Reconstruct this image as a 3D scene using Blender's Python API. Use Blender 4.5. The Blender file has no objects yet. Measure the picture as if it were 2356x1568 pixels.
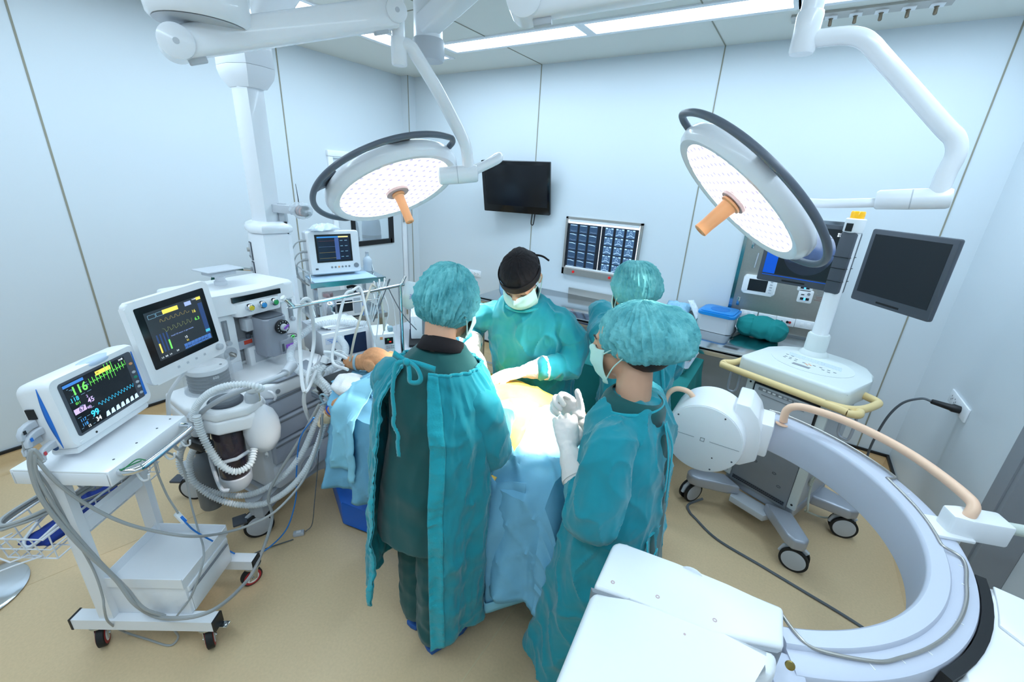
import bpy, bmesh, math, random
from mathutils import Vector, Matrix, Euler, noise
random.seed(7)
SC = bpy.context.scene
COL = SC.collection
PI = math.pi

# ---------------------------------------------------------------- camera
EYE = Vector((0, 0, 1.87))
FPX, CX, CY = 985.0, 1178.0, 784.0
RC = Matrix(((0.83682789, 0.23165244, -0.49604055),
             (0.54518303, -0.26995457, 0.79366239),
             (0.04994541, -0.93459172, -0.3521985)))     # columns: right, down, forward
cam_data = bpy.data.cameras.new('camera')
cam_data.sensor_width = 36.0
cam_data.lens = FPX / 2356 * 36.0
cam_data.clip_start = 0.05
cam = bpy.data.objects.new('camera', cam_data)
COL.objects.link(cam)
m4 = Matrix.Identity(4)
for i in range(3):
    m4[i][0] = RC[i][0]; m4[i][1] = -RC[i][1]; m4[i][2] = -RC[i][2]; m4[i][3] = EYE[i]
cam.matrix_world = m4
SC.camera = cam

# ---------------------------------------------------------------- world, exposure
world = bpy.data.worlds.new('world'); SC.world = world
world.use_nodes = True
world.node_tree.nodes['Background'].inputs[0].default_value = (0.72, 0.86, 1.0, 1)
world.node_tree.nodes['Background'].inputs[1].default_value = 0.25
SC.view_settings.view_transform = 'Standard'
SC.view_settings.look = 'None'
SC.view_settings.exposure = 0.12
SC.view_settings.gamma = 1.0
SC.view_settings.use_curve_mapping = False

def area_light(name, loc, direction, sx, sy, power, color, spread=PI, shape='RECTANGLE'):
    L = bpy.data.lights.new(name, 'AREA'); L.shape = shape; L.size = sx
    if shape == 'RECTANGLE': L.size_y = sy
    L.energy = power; L.color = color; L.spread = spread
    o = bpy.data.objects.new(name, L); COL.objects.link(o)
    o.location = loc
    o.rotation_euler = Vector(direction).to_track_quat('-Z', 'Y').to_euler()
    return o
CZ = 2.82                     # ceiling height
COOL = (0.60, 0.82, 1.0)
# fluorescent ceiling panels, seen and added: centre x, centre y, size x, size y
PANELS = [(-2.93, 1.55, .20, 1.10), (-2.93, 2.72, .20, 1.10), (-2.07, 3.05, 1.14, .20), (-0.86, 3.05, 1.14, .20),
          (0.34, 3.05, 1.14, .20), (-2.93, .36, .20, 1.10), (-2.07, -.30, 1.14, .20), (-0.86, -.30, 1.14, .20),
          (0.34, -.30, 1.14, .20), (0.62, .70, .20, 1.10), (0.62, 1.95, .20, 1.10)]  # near-side panels are added, mostly out of view, to even out the light
for i, (x, y, sx, sy) in enumerate(PANELS):
    area_light('panel_light', (x, y, CZ - .012), (0, 0, -1), sx, sy, 8.2, COOL)
# the two surgical lamps: centre, direction of the beam
LAMP1 = (Vector((-1.743, 1.607, 1.794)), Vector((.531, -.021, -.847)).normalized())
NEAR2 = .80
LAMP2 = (EYE + (Vector((-.229, 2.015, 1.842)) - EYE) * NEAR2, Vector((-.591, -.315, -.743)).normalized())
for i, (c, d) in enumerate((LAMP1, LAMP2)):
    area_light('surgical_light_beam', c + d * .008, d, .54 * (1 if i == 0 else NEAR2), .54, 9, (1, .97, .90), spread=math.radians(32), shape='DISK')

# ---------------------------------------------------------------- materials
def s2l(c):
    return tuple(((v / 255) / 12.92 if v / 255 <= .04045 else ((v / 255 + .055) / 1.055) ** 2.4) for v in c)
MATS = {}
def mat(name, rgb, rough=.5, metal=0., noise_amt=.0, noise_scale=30., bump=0., bump_scale=60., coat=0., emit=None, estr=0.,
        alpha=1., trans=0., ior=1.45, stretch=None, sheen=0., spec=None, crease=0., grid=0.):
    if name in MATS: return MATS[name]
    m = bpy.data.materials.new(name); m.use_nodes = True
    nt = m.node_tree; b = nt.nodes['Principled BSDF']
    col = s2l(rgb) + (1,)
    b.inputs['Base Color'].default_value = col
    b.inputs['Roughness'].default_value = rough
    b.inputs['Metallic'].default_value = metal
    b.inputs['Coat Weight'].default_value = coat
    b.inputs['Alpha'].default_value = alpha
    b.inputs['Transmission Weight'].default_value = trans
    b.inputs['IOR'].default_value = ior
    if sheen: b.inputs['Sheen Weight'].default_value = sheen
    if spec is not None: b.inputs['Specular IOR Level'].default_value = spec
    if emit:
        b.inputs['Emission Color'].default_value = s2l(emit) + (1,)
        b.inputs['Emission Strength'].default_value = estr
    tc = nt.nodes.new('ShaderNodeTexCoord')
    src = tc.outputs['Object']
    if stretch:
        mp = nt.nodes.new('ShaderNodeMapping'); mp.inputs['Scale'].default_value = stretch
        nt.links.new(src, mp.inputs[0]); src = mp.outputs[0]
    n = nt.nodes.new('ShaderNodeTexNoise'); n.inputs['Scale'].default_value = noise_scale; n.inputs['Detail'].default_value = 4
    nt.links.new(src, n.inputs['Vector'])
    if noise_amt:
        r = nt.nodes.new('ShaderNodeMix'); r.data_type = 'RGBA'
        r.inputs['A'].default_value = tuple(v * (1 - noise_amt) for v in col[:3]) + (1,)
        r.inputs['B'].default_value = tuple(min(1, v * (1 + noise_amt)) for v in col[:3]) + (1,)
        nt.links.new(n.outputs['Fac'], r.inputs['Factor']); nt.links.new(r.outputs['Result'], b.inputs['Base Color'])
    if bump:
        n2 = nt.nodes.new('ShaderNodeTexNoise'); n2.inputs['Scale'].default_value = bump_scale; n2.inputs['Detail'].default_value = 3
        if crease:
            n2.noise_type = 'RIDGED_MULTIFRACTAL'; n2.normalize = True
        nt.links.new(src, n2.inputs['Vector'])
        bp = nt.nodes.new('ShaderNodeBump'); bp.inputs['Strength'].default_value = bump; bp.inputs['Distance'].default_value = crease or .004
        nt.links.new(n2.outputs['Fac'], bp.inputs['Height']); nt.links.new(bp.outputs['Normal'], b.inputs['Normal'])
        if grid:
            last = n2.outputs['Fac']
            for ang in (.75, -.62):
                mp2 = nt.nodes.new('ShaderNodeMapping'); mp2.inputs['Rotation'].default_value = (0, .3, ang)
                wv = nt.nodes.new('ShaderNodeTexWave'); wv.inputs['Scale'].default_value = 1 / grid / 2 / 1.0 * .33; wv.inputs['Distortion'].default_value = 1.2; wv.inputs['Detail'].default_value = 1.0; wv.inputs['Detail Scale'].default_value = 3
                pw = nt.nodes.new('ShaderNodeMath'); pw.operation = 'POWER'; pw.inputs[1].default_value = 9
                ad = nt.nodes.new('ShaderNodeMath'); ad.operation = 'ADD'
                nt.links.new(tc.outputs['Object'], mp2.inputs[0]); nt.links.new(mp2.outputs[0], wv.inputs['Vector']); nt.links.new(wv.outputs['Fac'], pw.inputs[0]); nt.links.new(pw.outputs[0], ad.inputs[0]); nt.links.new(last, ad.inputs[1]); last = ad.outputs[0]
            nt.links.new(last, bp.inputs['Height'])
    MATS[name] = m
    return m

WALLM = mat('wall_panel_enamel', (217, 224, 229), .35, noise_amt=.01, noise_scale=2, spec=.35)
CEILM = mat('ceiling_panel_enamel', (226, 226, 218), .5, noise_amt=.01, noise_scale=2)
FLOORM = mat('tan_vinyl_floor', (222, 194, 154), .42, noise_amt=.10, noise_scale=90, bump=.05, bump_scale=200, spec=.35)
COVEM = mat('tan_vinyl_cove', (214, 184, 142), .45, noise_amt=.06, noise_scale=80)
SEAMM = mat('seam_sealant', (150, 146, 130), .7)
WELDM = mat('floor_weld', (222, 200, 160), .5)
BLACKP = mat('black_plastic', (22, 23, 26), .42, noise_amt=.05)
RUBBER = mat('black_rubber', (28, 29, 31), .6, noise_amt=.05)
WHITEP = mat('white_plastic', (245, 246, 248), .32, noise_amt=.01)
WHITEE = mat('white_enamel', (244, 246, 250), .25, noise_amt=.01, coat=.2)
GREYL = mat('light_grey_plastic', (196, 200, 206), .38, noise_amt=.02)
GREYM = mat('mid_grey_plastic', (140, 144, 150), .42, noise_amt=.03)
GREYD = mat('dark_grey_plastic', (78, 83, 92), .42, noise_amt=.03)
CHROME = mat('chrome', (225, 228, 232), .12, 1.0)
STEEL = mat('brushed_steel', (186, 182, 176), .42, 1.0, noise_amt=.06, noise_scale=60, stretch=(1, 1, 12))
STEELM = mat('mirror_steel', (196, 202, 206), .13, 1.0, noise_amt=.03)
ALU = mat('silver_paint', (178, 182, 192), .35, .35, noise_amt=.02)
SCREEN = mat('dark_screen', (14, 17, 22), .16, noise_amt=.03)
SCREENM = mat('matt_dark_screen', (26, 32, 38), .35, noise_amt=.03)
GOWN = mat('teal_gown_cotton', (10, 138, 152), .85, noise_amt=.07, noise_scale=14, bump=.8, bump_scale=9, crease=.03, sheen=.25)
GOWNT = mat('teal_gown_trim', (18, 158, 172), .85, noise_amt=.06, noise_scale=20, bump=.4, bump_scale=160, sheen=.25)
SCRUB = mat('dark_green_scrub_cotton', (18, 82, 82), .9, noise_amt=.08, noise_scale=14, bump=.8, bump_scale=9, crease=.03, sheen=.2)
DRAPE = mat('blue_disposable_drape', (118, 180, 210), .7, noise_amt=.04, noise_scale=40, bump=.7, bump_scale=6, crease=.014, grid=.13)
GREEND = mat('green_cloth_drape', (16, 118, 116), .85, noise_amt=.08, noise_scale=14, bump=.25, bump_scale=300)
GLOVE = mat('white_latex', (236, 226, 220), .5, noise_amt=.02, noise_scale=20)
SKIN = mat('skin', (214, 164, 134), .5, noise_amt=.05, noise_scale=25)
BLACKC = mat('black_cotton', (22, 17, 21), .9, noise_amt=.1, noise_scale=30, bump=.2, bump_scale=300)
HAIRM = mat('black_hair', (24, 20, 20), .5)
MASKM = mat('pale_green_mask', (196, 232, 222), .8, noise_amt=.02, bump=.15, bump_scale=300)
CABLEG = mat('grey_cable', (168, 170, 170), .45)
CABLEW = mat('white_cable', (222, 224, 226), .45)
CABLED = mat('dark_grey_cable', (96, 102, 108), .45)
BLUEC = mat('blue_cable', (40, 130, 215), .4)
BLUEP = mat('blue_plastic', (40, 120, 215), .35)
BEIGER = mat('beige_rail_plastic', (232, 204, 146), .4, noise_amt=.02)
PEACHR = mat('peach_rail_plastic', (244, 202, 172), .4, noise_amt=.02)
ORANGE = mat('orange_silicone', (238, 168, 116), .4, noise_amt=.03)
HOSEM = mat('clear_white_hose', (240, 244, 246), .3, alpha=.78)
CLEAR = mat('clear_plastic', (235, 242, 246), .12, alpha=.16)
GLASS = mat('window_glass', (225, 236, 242), .04, alpha=.22)

# ---------------------------------------------------------------- mesh builder
class MB:
    def __init__(s): s.bm = bmesh.new()
    def _add(s, vs, fs, M=None):
        if M is not None: vs = [M @ Vector(v) for v in vs]
        bv = [s.bm.verts.new(v) for v in vs]
        for f in fs:
            try: s.bm.faces.new([bv[i] for i in f])
            except ValueError: pass
        return bv
    def box(s, c, d, M=None, bev=0., seg=2):
        x, y, z = c; a, b, e = d[0] / 2, d[1] / 2, d[2] / 2
        vs = [(x + i * a, y + j * b, z + k * e) for i in (-1, 1) for j in (-1, 1) for k in (-1, 1)]
        fs = [(0, 1, 3, 2), (4, 6, 7, 5), (0, 4, 5, 1), (2, 3, 7, 6), (0, 2, 6, 4), (1, 5, 7, 3)]
        bv = s._add(vs, fs, M)
        if bev > 0:
            es = list({e for v in bv for e in v.link_edges})
            bmesh.ops.bevel(s.bm, geom=es, offset=min(bev, min(d) * .49), segments=seg, affect='EDGES', profile=.5)
        return s
    def prism(s, pts, z0, z1, M=None, bev=0., seg=2, bev_vertical=True):
        n = len(pts)
        vs = [(p[0], p[1], z0) for p in pts] + [(p[0], p[1], z1) for p in pts]
        fs = [tuple(range(n - 1, -1, -1)), tuple(range(n, 2 * n))] + [(i, (i + 1) % n, n + (i + 1) % n, n + i) for i in range(n)]
        bv = s._add(vs, fs, M)
        if bev > 0:
            es = list({e for v in bv for e in v.link_edges})
            if not bev_vertical:
                S = set(bv[:n]), set(bv[n:])
                es = [e for e in es if (e.verts[0] in S[0]) == (e.verts[1] in S[0])]
            bmesh.ops.bevel(s.bm, geom=es, offset=bev, segments=seg, affect='EDGES', profile=.5)
        return s
    def rings(s, rings, cap=True, closed=True, M=None):
        n = len(rings[0]); vs = [p for r in rings for p in r]; fs = []
        for i in range(len(rings) - 1):
            for j in range(n if closed else n - 1):
                k = (j + 1) % n
                fs.append((i * n + j, i * n + k, (i + 1) * n + k, (i + 1) * n + j))
        if cap and closed:
            fs.append(tuple(range(n - 1, -1, -1))); fs.append(tuple((len(rings) - 1) * n + j for j in range(n)))
        s._add(vs, fs, M); return s
    def tube(s, path, r, n=10, cap=True, M=None, ribs=None):
        path = [Vector(p) for p in path]; L = len(path)
        rad = r if callable(r) else ((lambda i: r[i]) if isinstance(r, (list, tuple)) else (lambda i: r))
        T = [(path[min(i + 1, L - 1)] - path[max(i - 1, 0)]).normalized() for i in range(L)]
        up = Vector((0, 0, 1)) if abs(T[0].z) < .9 else Vector((1, 0, 0))
        u = T[0].cross(up).normalized(); rs = []
        for i in range(L):
            u = (u - T[i] * u.dot(T[i]))
            u = u.normalized() if u.length > 1e-6 else T[i].orthogonal().normalized()
            v = T[i].cross(u); q = rad(i)
            rs.append([path[i] + (u * math.cos(a) + v * math.sin(a)) * q for a in (2 * PI * j / n for j in range(n))])
        return s.rings(rs, cap, True, M)
    def cyl(s, p0, p1, r0, r1=None, n=20, M=None):
        return s.tube([p0, p1], [r0, r0 if r1 is None else r1], n, True, M)
    def lathe(s, prof, n=28, M=None, cap=True):
        return s.rings([[(r * math.cos(2 * PI * j / n), r * math.sin(2 * PI * j / n), z) for j in range(n)] for r, z in prof], cap, True, M)
    def ell(s, c, r, nu=20, nv=12, M=None):
        c = Vector(c); rs = []
        for i in range(nv + 1):
            a = -PI / 2 + PI * (i + .04 * (1 if i == 0 else -1 if i == nv else 0)) / nv
            rs.append([(c.x + r[0] * math.cos(a) * math.cos(t), c.y + r[1] * math.cos(a) * math.sin(t), c.z + r[2] * math.sin(a))
                       for t in (2 * PI * j / nu for j in range(nu))])
        return s.rings(rs, True, True, M)
    def loft(s, path, prof, up=(0, 0, 1), M=None):
        path = [Vector(p) for p in path]; L = len(path); rs = []
        for i in range(L):
            t = (path[min(i + 1, L - 1)] - path[max(i - 1, 0)]).normalized(); u = t.cross(Vector(up)).normalized(); v = u.cross(t)
            q = prof(i / (L - 1)) if callable(prof) else prof
            rs.append([path[i] + u * a + v * b for a, b in q])
        return s.rings(rs, True, True, M)
    def sheet(s, rows, M=None):
        return s.rings(rows, False, False, M)
    def build(s, name, material, parent=None, smooth=True, solid=0., sub=0, loc=None, rot=None, M=None):
        bmesh.ops.recalc_face_normals(s.bm, faces=s.bm.faces)
        me = bpy.data.meshes.new(name); s.bm.to_mesh(me); s.bm.free()
        return link(name, me, material, parent, smooth, solid, sub, loc, rot, M)

def link(name, me, material, parent=None, smooth=True, solid=0., sub=0, loc=None, rot=None, M=None):
    o = bpy.data.objects.new(name, me); COL.objects.link(o)
    if isinstance(material, (list, tuple)):
        for q in material: me.materials.append(q)
    else: me.materials.append(material)
    if smooth:
        for p in me.polygons: p.use_smooth = True
        me.set_sharp_from_angle(angle=math.radians(38))
    if sub:
        md = o.modifiers.new('subdivision', 'SUBSURF'); md.levels = sub; md.render_levels = sub
    if solid:
        md = o.modifiers.new('thickness', 'SOLIDIFY'); md.thickness = solid; md.offset = 0
    if parent: o.parent = parent
    if loc is not None: o.location = loc
    if rot is not None: o.rotation_euler = rot
    if M is not None: o.matrix_local = M
    return o
def tag(o, label=None, cat=None, group=None, kind=None):
    if label: o['label'] = label
    if cat: o['category'] = cat
    if group: o['group'] = group
    if kind: o['kind'] = kind
    return o
def thing(name, label, cat, loc=(0, 0, 0), rotz=0, group=None, M=None):
    o = bpy.data.objects.new(name, None); COL.objects.link(o); o.empty_display_size = .05
    if M is not None: o.matrix_world = M
    else: o.location = loc; o.rotation_euler = (0, 0, rotz)
    return tag(o, label, cat, group)
def struct(o): o['kind'] = 'structure'; return o
def frame(origin, xdir, zdir):
    """matrix with local x along xdir and local z as near zdir as it goes"""
    x = Vector(xdir).normalized(); z = Vector(zdir); z = (z - x * z.dot(x)).normalized(); y = z.cross(x)
    m = Matrix.Identity(4)
    for i in range(3): m[i][0] = x[i]; m[i][1] = y[i]; m[i][2] = z[i]; m[i][3] = origin[i]
    return m
def T(x, y, z): return Matrix.Translation((x, y, z))
def RZ(a): return Matrix.Rotation(a, 4, 'Z')
def RX(a): return Matrix.Rotation(a, 4, 'X')
def RY(a): return Matrix.Rotation(a, 4, 'Y')
def spline(pts, n=8, closed=False):
    """Catmull-Rom through the points"""
    P = [Vector(p) for p in pts]; out = []
    L = len(P)
    for i in range(L if closed else L - 1):
        a = P[(i - 1) % L] if closed or i > 0 else P[0] * 2 - P[1]
        b = P[i]; c = P[(i + 1) % L]
        d = P[(i + 2) % L] if closed or i + 2 < L else P[-1] * 2 - P[-2]
        for k in range(n):
            t = k / n
            out.append(.5 * ((2 * b) + (c - a) * t + (2 * a - 5 * b + 4 * c - d) * t * t + (3 * b - a - 3 * c + d) * t ** 3))
    if not closed: out.append(P[-1])
    return out
def at(px, py, z):
    """the point of the room at height z that the photo shows at pixel px, py"""
    d = RC @ Vector((px - CX, py - CY, FPX)); return EYE + d * ((z - EYE.z) / d.z)
def away(px, py, dist):
    d = (RC @ Vector((px - CX, py - CY, FPX))).normalized(); return EYE + d * dist
def onplane(px, py, p0, n):
    d = RC @ Vector((px - CX, py - CY, FPX)); return EYE + d * ((Vector(p0) - EYE).dot(n) / d.dot(n))
def rrect(w, h, r, n=5, cx=0, cy=0):
    out = []
    for qx, qy, a0 in ((1, 1, 0), (-1, 1, PI / 2), (-1, -1, PI), (1, -1, 1.5 * PI)):
        for k in range(n + 1):
            a = a0 + PI / 2 * k / n
            out.append((cx + qx * (w / 2 - r) + r * math.cos(a), cy + qy * (h / 2 - r) + r * math.sin(a)))
    return out
def text_mesh(name, body, size, material, parent, M, depth=.0004, align='CENTER', bold=0.0):
    cu = bpy.data.curves.new(name, 'FONT'); cu.body = body; cu.size = size; cu.extrude = depth; cu.align_x = align; cu.align_y = 'CENTER'
    cu.offset = bold
    o = bpy.data.objects.new(name, cu); COL.objects.link(o)
    me = bpy.data.meshes.new_from_object(o)
    COL.objects.unlink(o); bpy.data.objects.remove(o); bpy.data.curves.remove(cu)
    return link(name, me, material, parent, False, M=M)
def cable(name, pts, r, material, label, cat='cable', group=None, n=8, seg=8):
    o = MB().tube(spline(pts, n), r, seg).build(name, material)
    return tag(o, label, cat, group)
def corrug(path, r, amp, pitch):
    """resample a path finely and give ribbed radii"""
    P = [Vector(p) for p in path]; out = [P[0]]; acc = 0; step = pitch / 4
    for a, b in zip(P, P[1:]):
        l = (b - a).length; d = step - acc
        while d <= l:
            out.append(a.lerp(b, d / l)); d += step
        acc = (acc + l) % step
    return out, [r + amp * (1 if i % 4 in (1, 2) else -.4) for i in range(len(out))]
# ================================================================ THE SETTING
XL, YB, XR = -3.822, 3.752, .945
YF, XE = -1.75, 1.75
def slab(name, c, d, m): return struct(MB().box(c, d).build(name, m, smooth=False))
slab('floor', ((XL + XE) / 2, (YB + YF) / 2, -.05), (XE - XL + .2, YB - YF + .2, .1), FLOORM)
slab('ceiling', ((XL + XE) / 2, (YB + YF) / 2, CZ + .05), (XE - XL + .2, YB - YF + .2, .1), CEILM)
# left wall leaves the opening of the door free
DY0, DY1, DZ = 2.735, 3.60, 1.99
w = MB()
w.box((XL - .06, (YF + DY0) / 2, CZ / 2), (.12, DY0 - YF, CZ)); w.box((XL - .06, (DY1 + YB) / 2 + .06, CZ / 2), (.12, YB - DY1 + .12, CZ))
w.box((XL - .06, (DY0 + DY1) / 2, (DZ + CZ) / 2), (.12, DY1 - DY0, CZ - DZ))
struct(w.build('wall_left', WALLM, smooth=False))
slab('wall_back', ((XL + XE) / 2, YB + .06, CZ / 2), (XE - XL + .24, .12, CZ), WALLM)
w = MB(); w.box((XR + .06, (2.26 + YB) / 2, CZ / 2), (.12, YB - 2.26, CZ)); w.box((XR + .5, 2.31, CZ / 2), (.8, .1, CZ))
struct(w.build('wall_right', WALLM, smooth=False))
slab('wall_recess', (XE + .06, (YF + 2.3) / 2, CZ / 2), (.12, 2.3 - YF, CZ), WALLM)
slab('wall_front', ((XL + XE) / 2, YF - .06, CZ / 2), (XE - XL + .24, .12, CZ), WALLM)
# corner post left of the back wall
slab('trim_corner_post', (XL + .05, YB - .05, CZ / 2), (.1, .1, CZ), WALLM)
# panel joints
n = 0
def joint(c, d, m=SEAMM):
    global n; n += 1
    slab('trim_%d' % n, c, d, m)
for y in (.83, 2.318): joint((XL + .001, y, CZ / 2 + .06), (.004, .010, CZ - .12))
for x in (-2.19, -.714, .757): joint((x, YB - .001, CZ / 2 + .06), (.008, .004, CZ - .12))
joint((XL + .104, YB - .102, CZ / 2 + .06), (.006, .006, CZ - .12))
for x in (-2.19, -.714, .757): joint((x, (YF + YB) / 2, CZ - .001), (.007, YB - YF, .004))
joint(((XL + XE) / 2, 2.318, CZ - .001), (XE - XL, .006, .004))
# dark gasket along the ceiling of the left wall, floor welds
fa, fb = at(1240, 1318, 0), at(1062, 1568, 0)
d = (fa - fb).normalized(); a0 = fb - d * 1.2; b0 = fa + d * .6
slabM = frame((a0 + b0) / 2, d, (0, 0, 1))
n += 1; struct(MB().box((0, 0, .0006), ((b0 - a0).length, .006, .0012), slabM).build('trim_%d' % n, WELDM, smooth=False))
fa, fb = at(0, 1372, 0), at(215, 1283, 0)
d = (fb - fa).normalized(); n += 1
struct(MB().box((0, 0, .0004), (2.6, .004, .0008), frame((fa + fb) / 2, d, (0, 0, 1))).build('trim_%d' % n, COVEM, smooth=False))
# coved skirting with a black cap
def skirting(side, p, q, inward):
    p, q, i = Vector(p), Vector(q), Vector(inward)
    prof = [(0, .115), (.012, .115), (.014, .05), (.022, .022), (.045, .004), (.07, 0.0005), (0, .0005)]
    rs = [[e + i * a + Vector((0, 0, b)) for a, b in prof] for e in (p, q)]
    struct(MB().rings(rs).build('baseboard_' + side, COVEM))
    rs = [[e + i * a + Vector((0, 0, b)) for a, b in ((0, .115), (.016, .115), (.016, .132), (0, .132))] for e in (p, q)]
    struct(MB().rings(rs).build('trim_cap_' + side, BLACKP))
skirting('left', (XL, YF, 0), (XL, DY0 - .06, 0), (1, 0, 0))
skirting('back', (XL + .1, YB, 0), (XR, YB, 0), (0, -1, 0))
skirting('right', (XR, YB, 0), (XR, 2.37, 0), (-1, 0, 0))
# steel jamb at the end of the right wall, seen slanting at the edge of the photo
struct(MB().box((XR - .006, 2.31, 1.05), (.012, .1, 2.1)).box((XR + .05, 2.245, 1.05), (.11, .03, 2.1)).build('trim_jamb', GREYM, smooth=False))
struct(MB().box((XR + .42, 1.55, 1.05), (.04, 1.36, 2.1)).build('door_2', GREYL, smooth=False))

# the door at the far end of the left wall
f = MB()
for y in (DY0 - .02, DY1 + .02): f.box((XL + .006, y, DZ / 2 - .002), (.03, .05, DZ + .004), bev=.004)
f.box((XL + .009, (DY0 + DY1) / 2, DZ + .026), (.036, DY1 - DY0 + .10, .052), bev=.004)
struct(f.build('trim_door_frame', WHITEE))
WY0, WY1, WZ0, WZ1 = 2.93, 3.43, 1.16, 1.78
door = MB(); X0 = XL - .03
door.box((X0, (DY0 + WY0) / 2 + .004, DZ / 2), (.045, WY0 - DY0 - .008, DZ - .02)); door.box((X0, (WY1 + DY1) / 2 - .004, DZ / 2), (.045, DY1 - WY1 - .008, DZ - .02))
door.box((X0, (WY0 + WY1) / 2, WZ0 / 2), (.045, WY1 - WY0, WZ0 - .01)); door.box((X0, (WY0 + WY1) / 2, (WZ1 + DZ) / 2), (.045, WY1 - WY0, DZ - WZ1 - .02))
door1 = struct(door.build('door_1', WALLM, smooth=False))
f = MB()
for y in (WY0 - .005, WY1 + .005): f.box((X0 + .018, y, (WZ0 + WZ1) / 2), (.03, .05, WZ1 - WZ0 + .06))
for z in (WZ0 - .005, WZ1 + .005): f.box((X0 + .018, (WY0 + WY1) / 2, z), (.03, WY1 - WY0, .05))
f.build('window_gasket', BLACKP, door1, smooth=False)
MB().box((X0, (WY0 + WY1) / 2, (WZ0 + WZ1) / 2), (.006, WY1 - WY0 - .02, WZ1 - WZ0 - .02)).build('window_pane', GLASS, door1, smooth=False)
for z in (.3, 1.40, 1.75):
    MB().cyl((XL + .024, DY1 - .002, z - .05), (XL + .024, DY1 - .002, z + .05), .012, n=12).build('door_hinge', STEEL, door1)
MB().box((XL + .03, DY0 + .07, 1.02), (.05, .03, .14), bev=.01).build('door_handle', STEEL, door1)
# corridor behind the door: pale room with gas cylinders
slab('wall_corridor', (XL - 1.75, 3.1, CZ / 2), (.1, 3.4, CZ), WALLM)
slab('floor_corridor', (XL - .93, 3.1, -.05), (1.6, 3.4, .1), FLOORM)
slab('ceiling_corridor', (XL - .93, 3.1, CZ + .05), (1.6, 3.4, .1), CEILM)
for y in (1.42, 4.78): slab('wall_corridor_end', (XL - .93, y, CZ / 2), (1.6, .1, CZ), WALLM)
area_light('corridor_light', (XL - .9, 3.2, CZ - .03), (0, 0, -1), .5, 1.8, 45, COOL)
CYLM = mat('grey_cylinder_paint', (120, 130, 142), .45, noise_amt=.03)
for k, (cx, cy, lab) in enumerate(((XL - .62, 3.33, 'grey gas cylinder in the middle of the door window'), (XL - .62, 3.66, 'grey gas cylinder at the right edge of the door window'))):
    g = thing('gas_cylinder', lab, 'gas cylinder', (cx, cy, 0), group='gas cylinders beyond the door')
    MB().lathe([(.10, 0), (.115, .015), (.115, 1.22), (.105, 1.30), (.07, 1.36), (.035, 1.38)], 24).build('body', CYLM, g)
    MB().lathe([(.1165, 1.10), (.1165, 1.14)], 24).build('band', GREYD, g)
    MB().lathe([(.03, 1.38), (.03, 1.46), (.02, 1.50)], 14).build('valve', CYLM, g)

# ---------------------------------------------------------------- ceiling lights
PANEM = mat('lit_panel', (250, 252, 255), .4, emit=(225, 240, 255), estr=5.0)
LL = ['leftmost visible fluorescent ceiling panel, running away from the camera', None, None, None]
labs = {1: 'slanting fluorescent ceiling panel behind the left lamp arms', 2: 'long fluorescent ceiling panel left of the right lamp arm joint',
        3: 'fluorescent ceiling panel at the top middle of the back row', 4: 'fluorescent ceiling panel at the right end of the back row'}
for i, (x, y, sx, sy) in enumerate(PANELS):
    t = thing('ceiling_light', labs.get(i, 'fluorescent ceiling panel added on the near side of the ceiling for even light'), 'ceiling light', (x, y, CZ), group='fluorescent ceiling panels')
    f = MB()
    for s_ in (-1, 1):
        f.box((s_ * (sx / 2 + .018), 0, -.004), (.036, sy + .07, .008)); f.box((0, s_ * (sy / 2 + .018), -.004), (sx, .036, .008))
    f.build('frame', WHITEE, t, smooth=False)
    MB().box((0, 0, -.003), (sx, sy, .006)).build('diffuser', PANEM, t, smooth=False)
# ================================================================ SURGICAL LAMPS AND CEILING PENDANT
LENSM = mat('lit_lamp_glass', (70, 70, 80), .3, emit=(255, 252, 248), estr=2.2)
def _lens():
    nt = LENSM.node_tree; b = nt.nodes['Principled BSDF']; tc = nt.nodes.new('ShaderNodeTexCoord')
    vo = nt.nodes.new('ShaderNodeTexVoronoi'); vo.voronoi_dimensions = '2D'; vo.inputs['Scale'].default_value = 22; vo.inputs['Randomness'].default_value = .25
    cr = nt.nodes.new('ShaderNodeValToRGB'); e = cr.color_ramp.elements        # rows of small LED lenses behind the glass
    e[0].position = .16; e[0].color = (.26, .26, .38, 1); e[1].position = .30; e[1].color = (1, .99, .98, 1)
    nt.links.new(tc.outputs['Object'], vo.inputs['Vector']); nt.links.new(vo.outputs['Distance'], cr.inputs[0]); nt.links.new(cr.outputs[0], b.inputs['Emission Color'])
_lens()
HUBM = mat('pinkish_grey_plastic', (206, 180, 180), .45)
RAILG = mat('slate_grey_rail', (92, 100, 112), .38)
def beam_prof(w, h, r): return rrect(w, h, r, 4)
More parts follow.
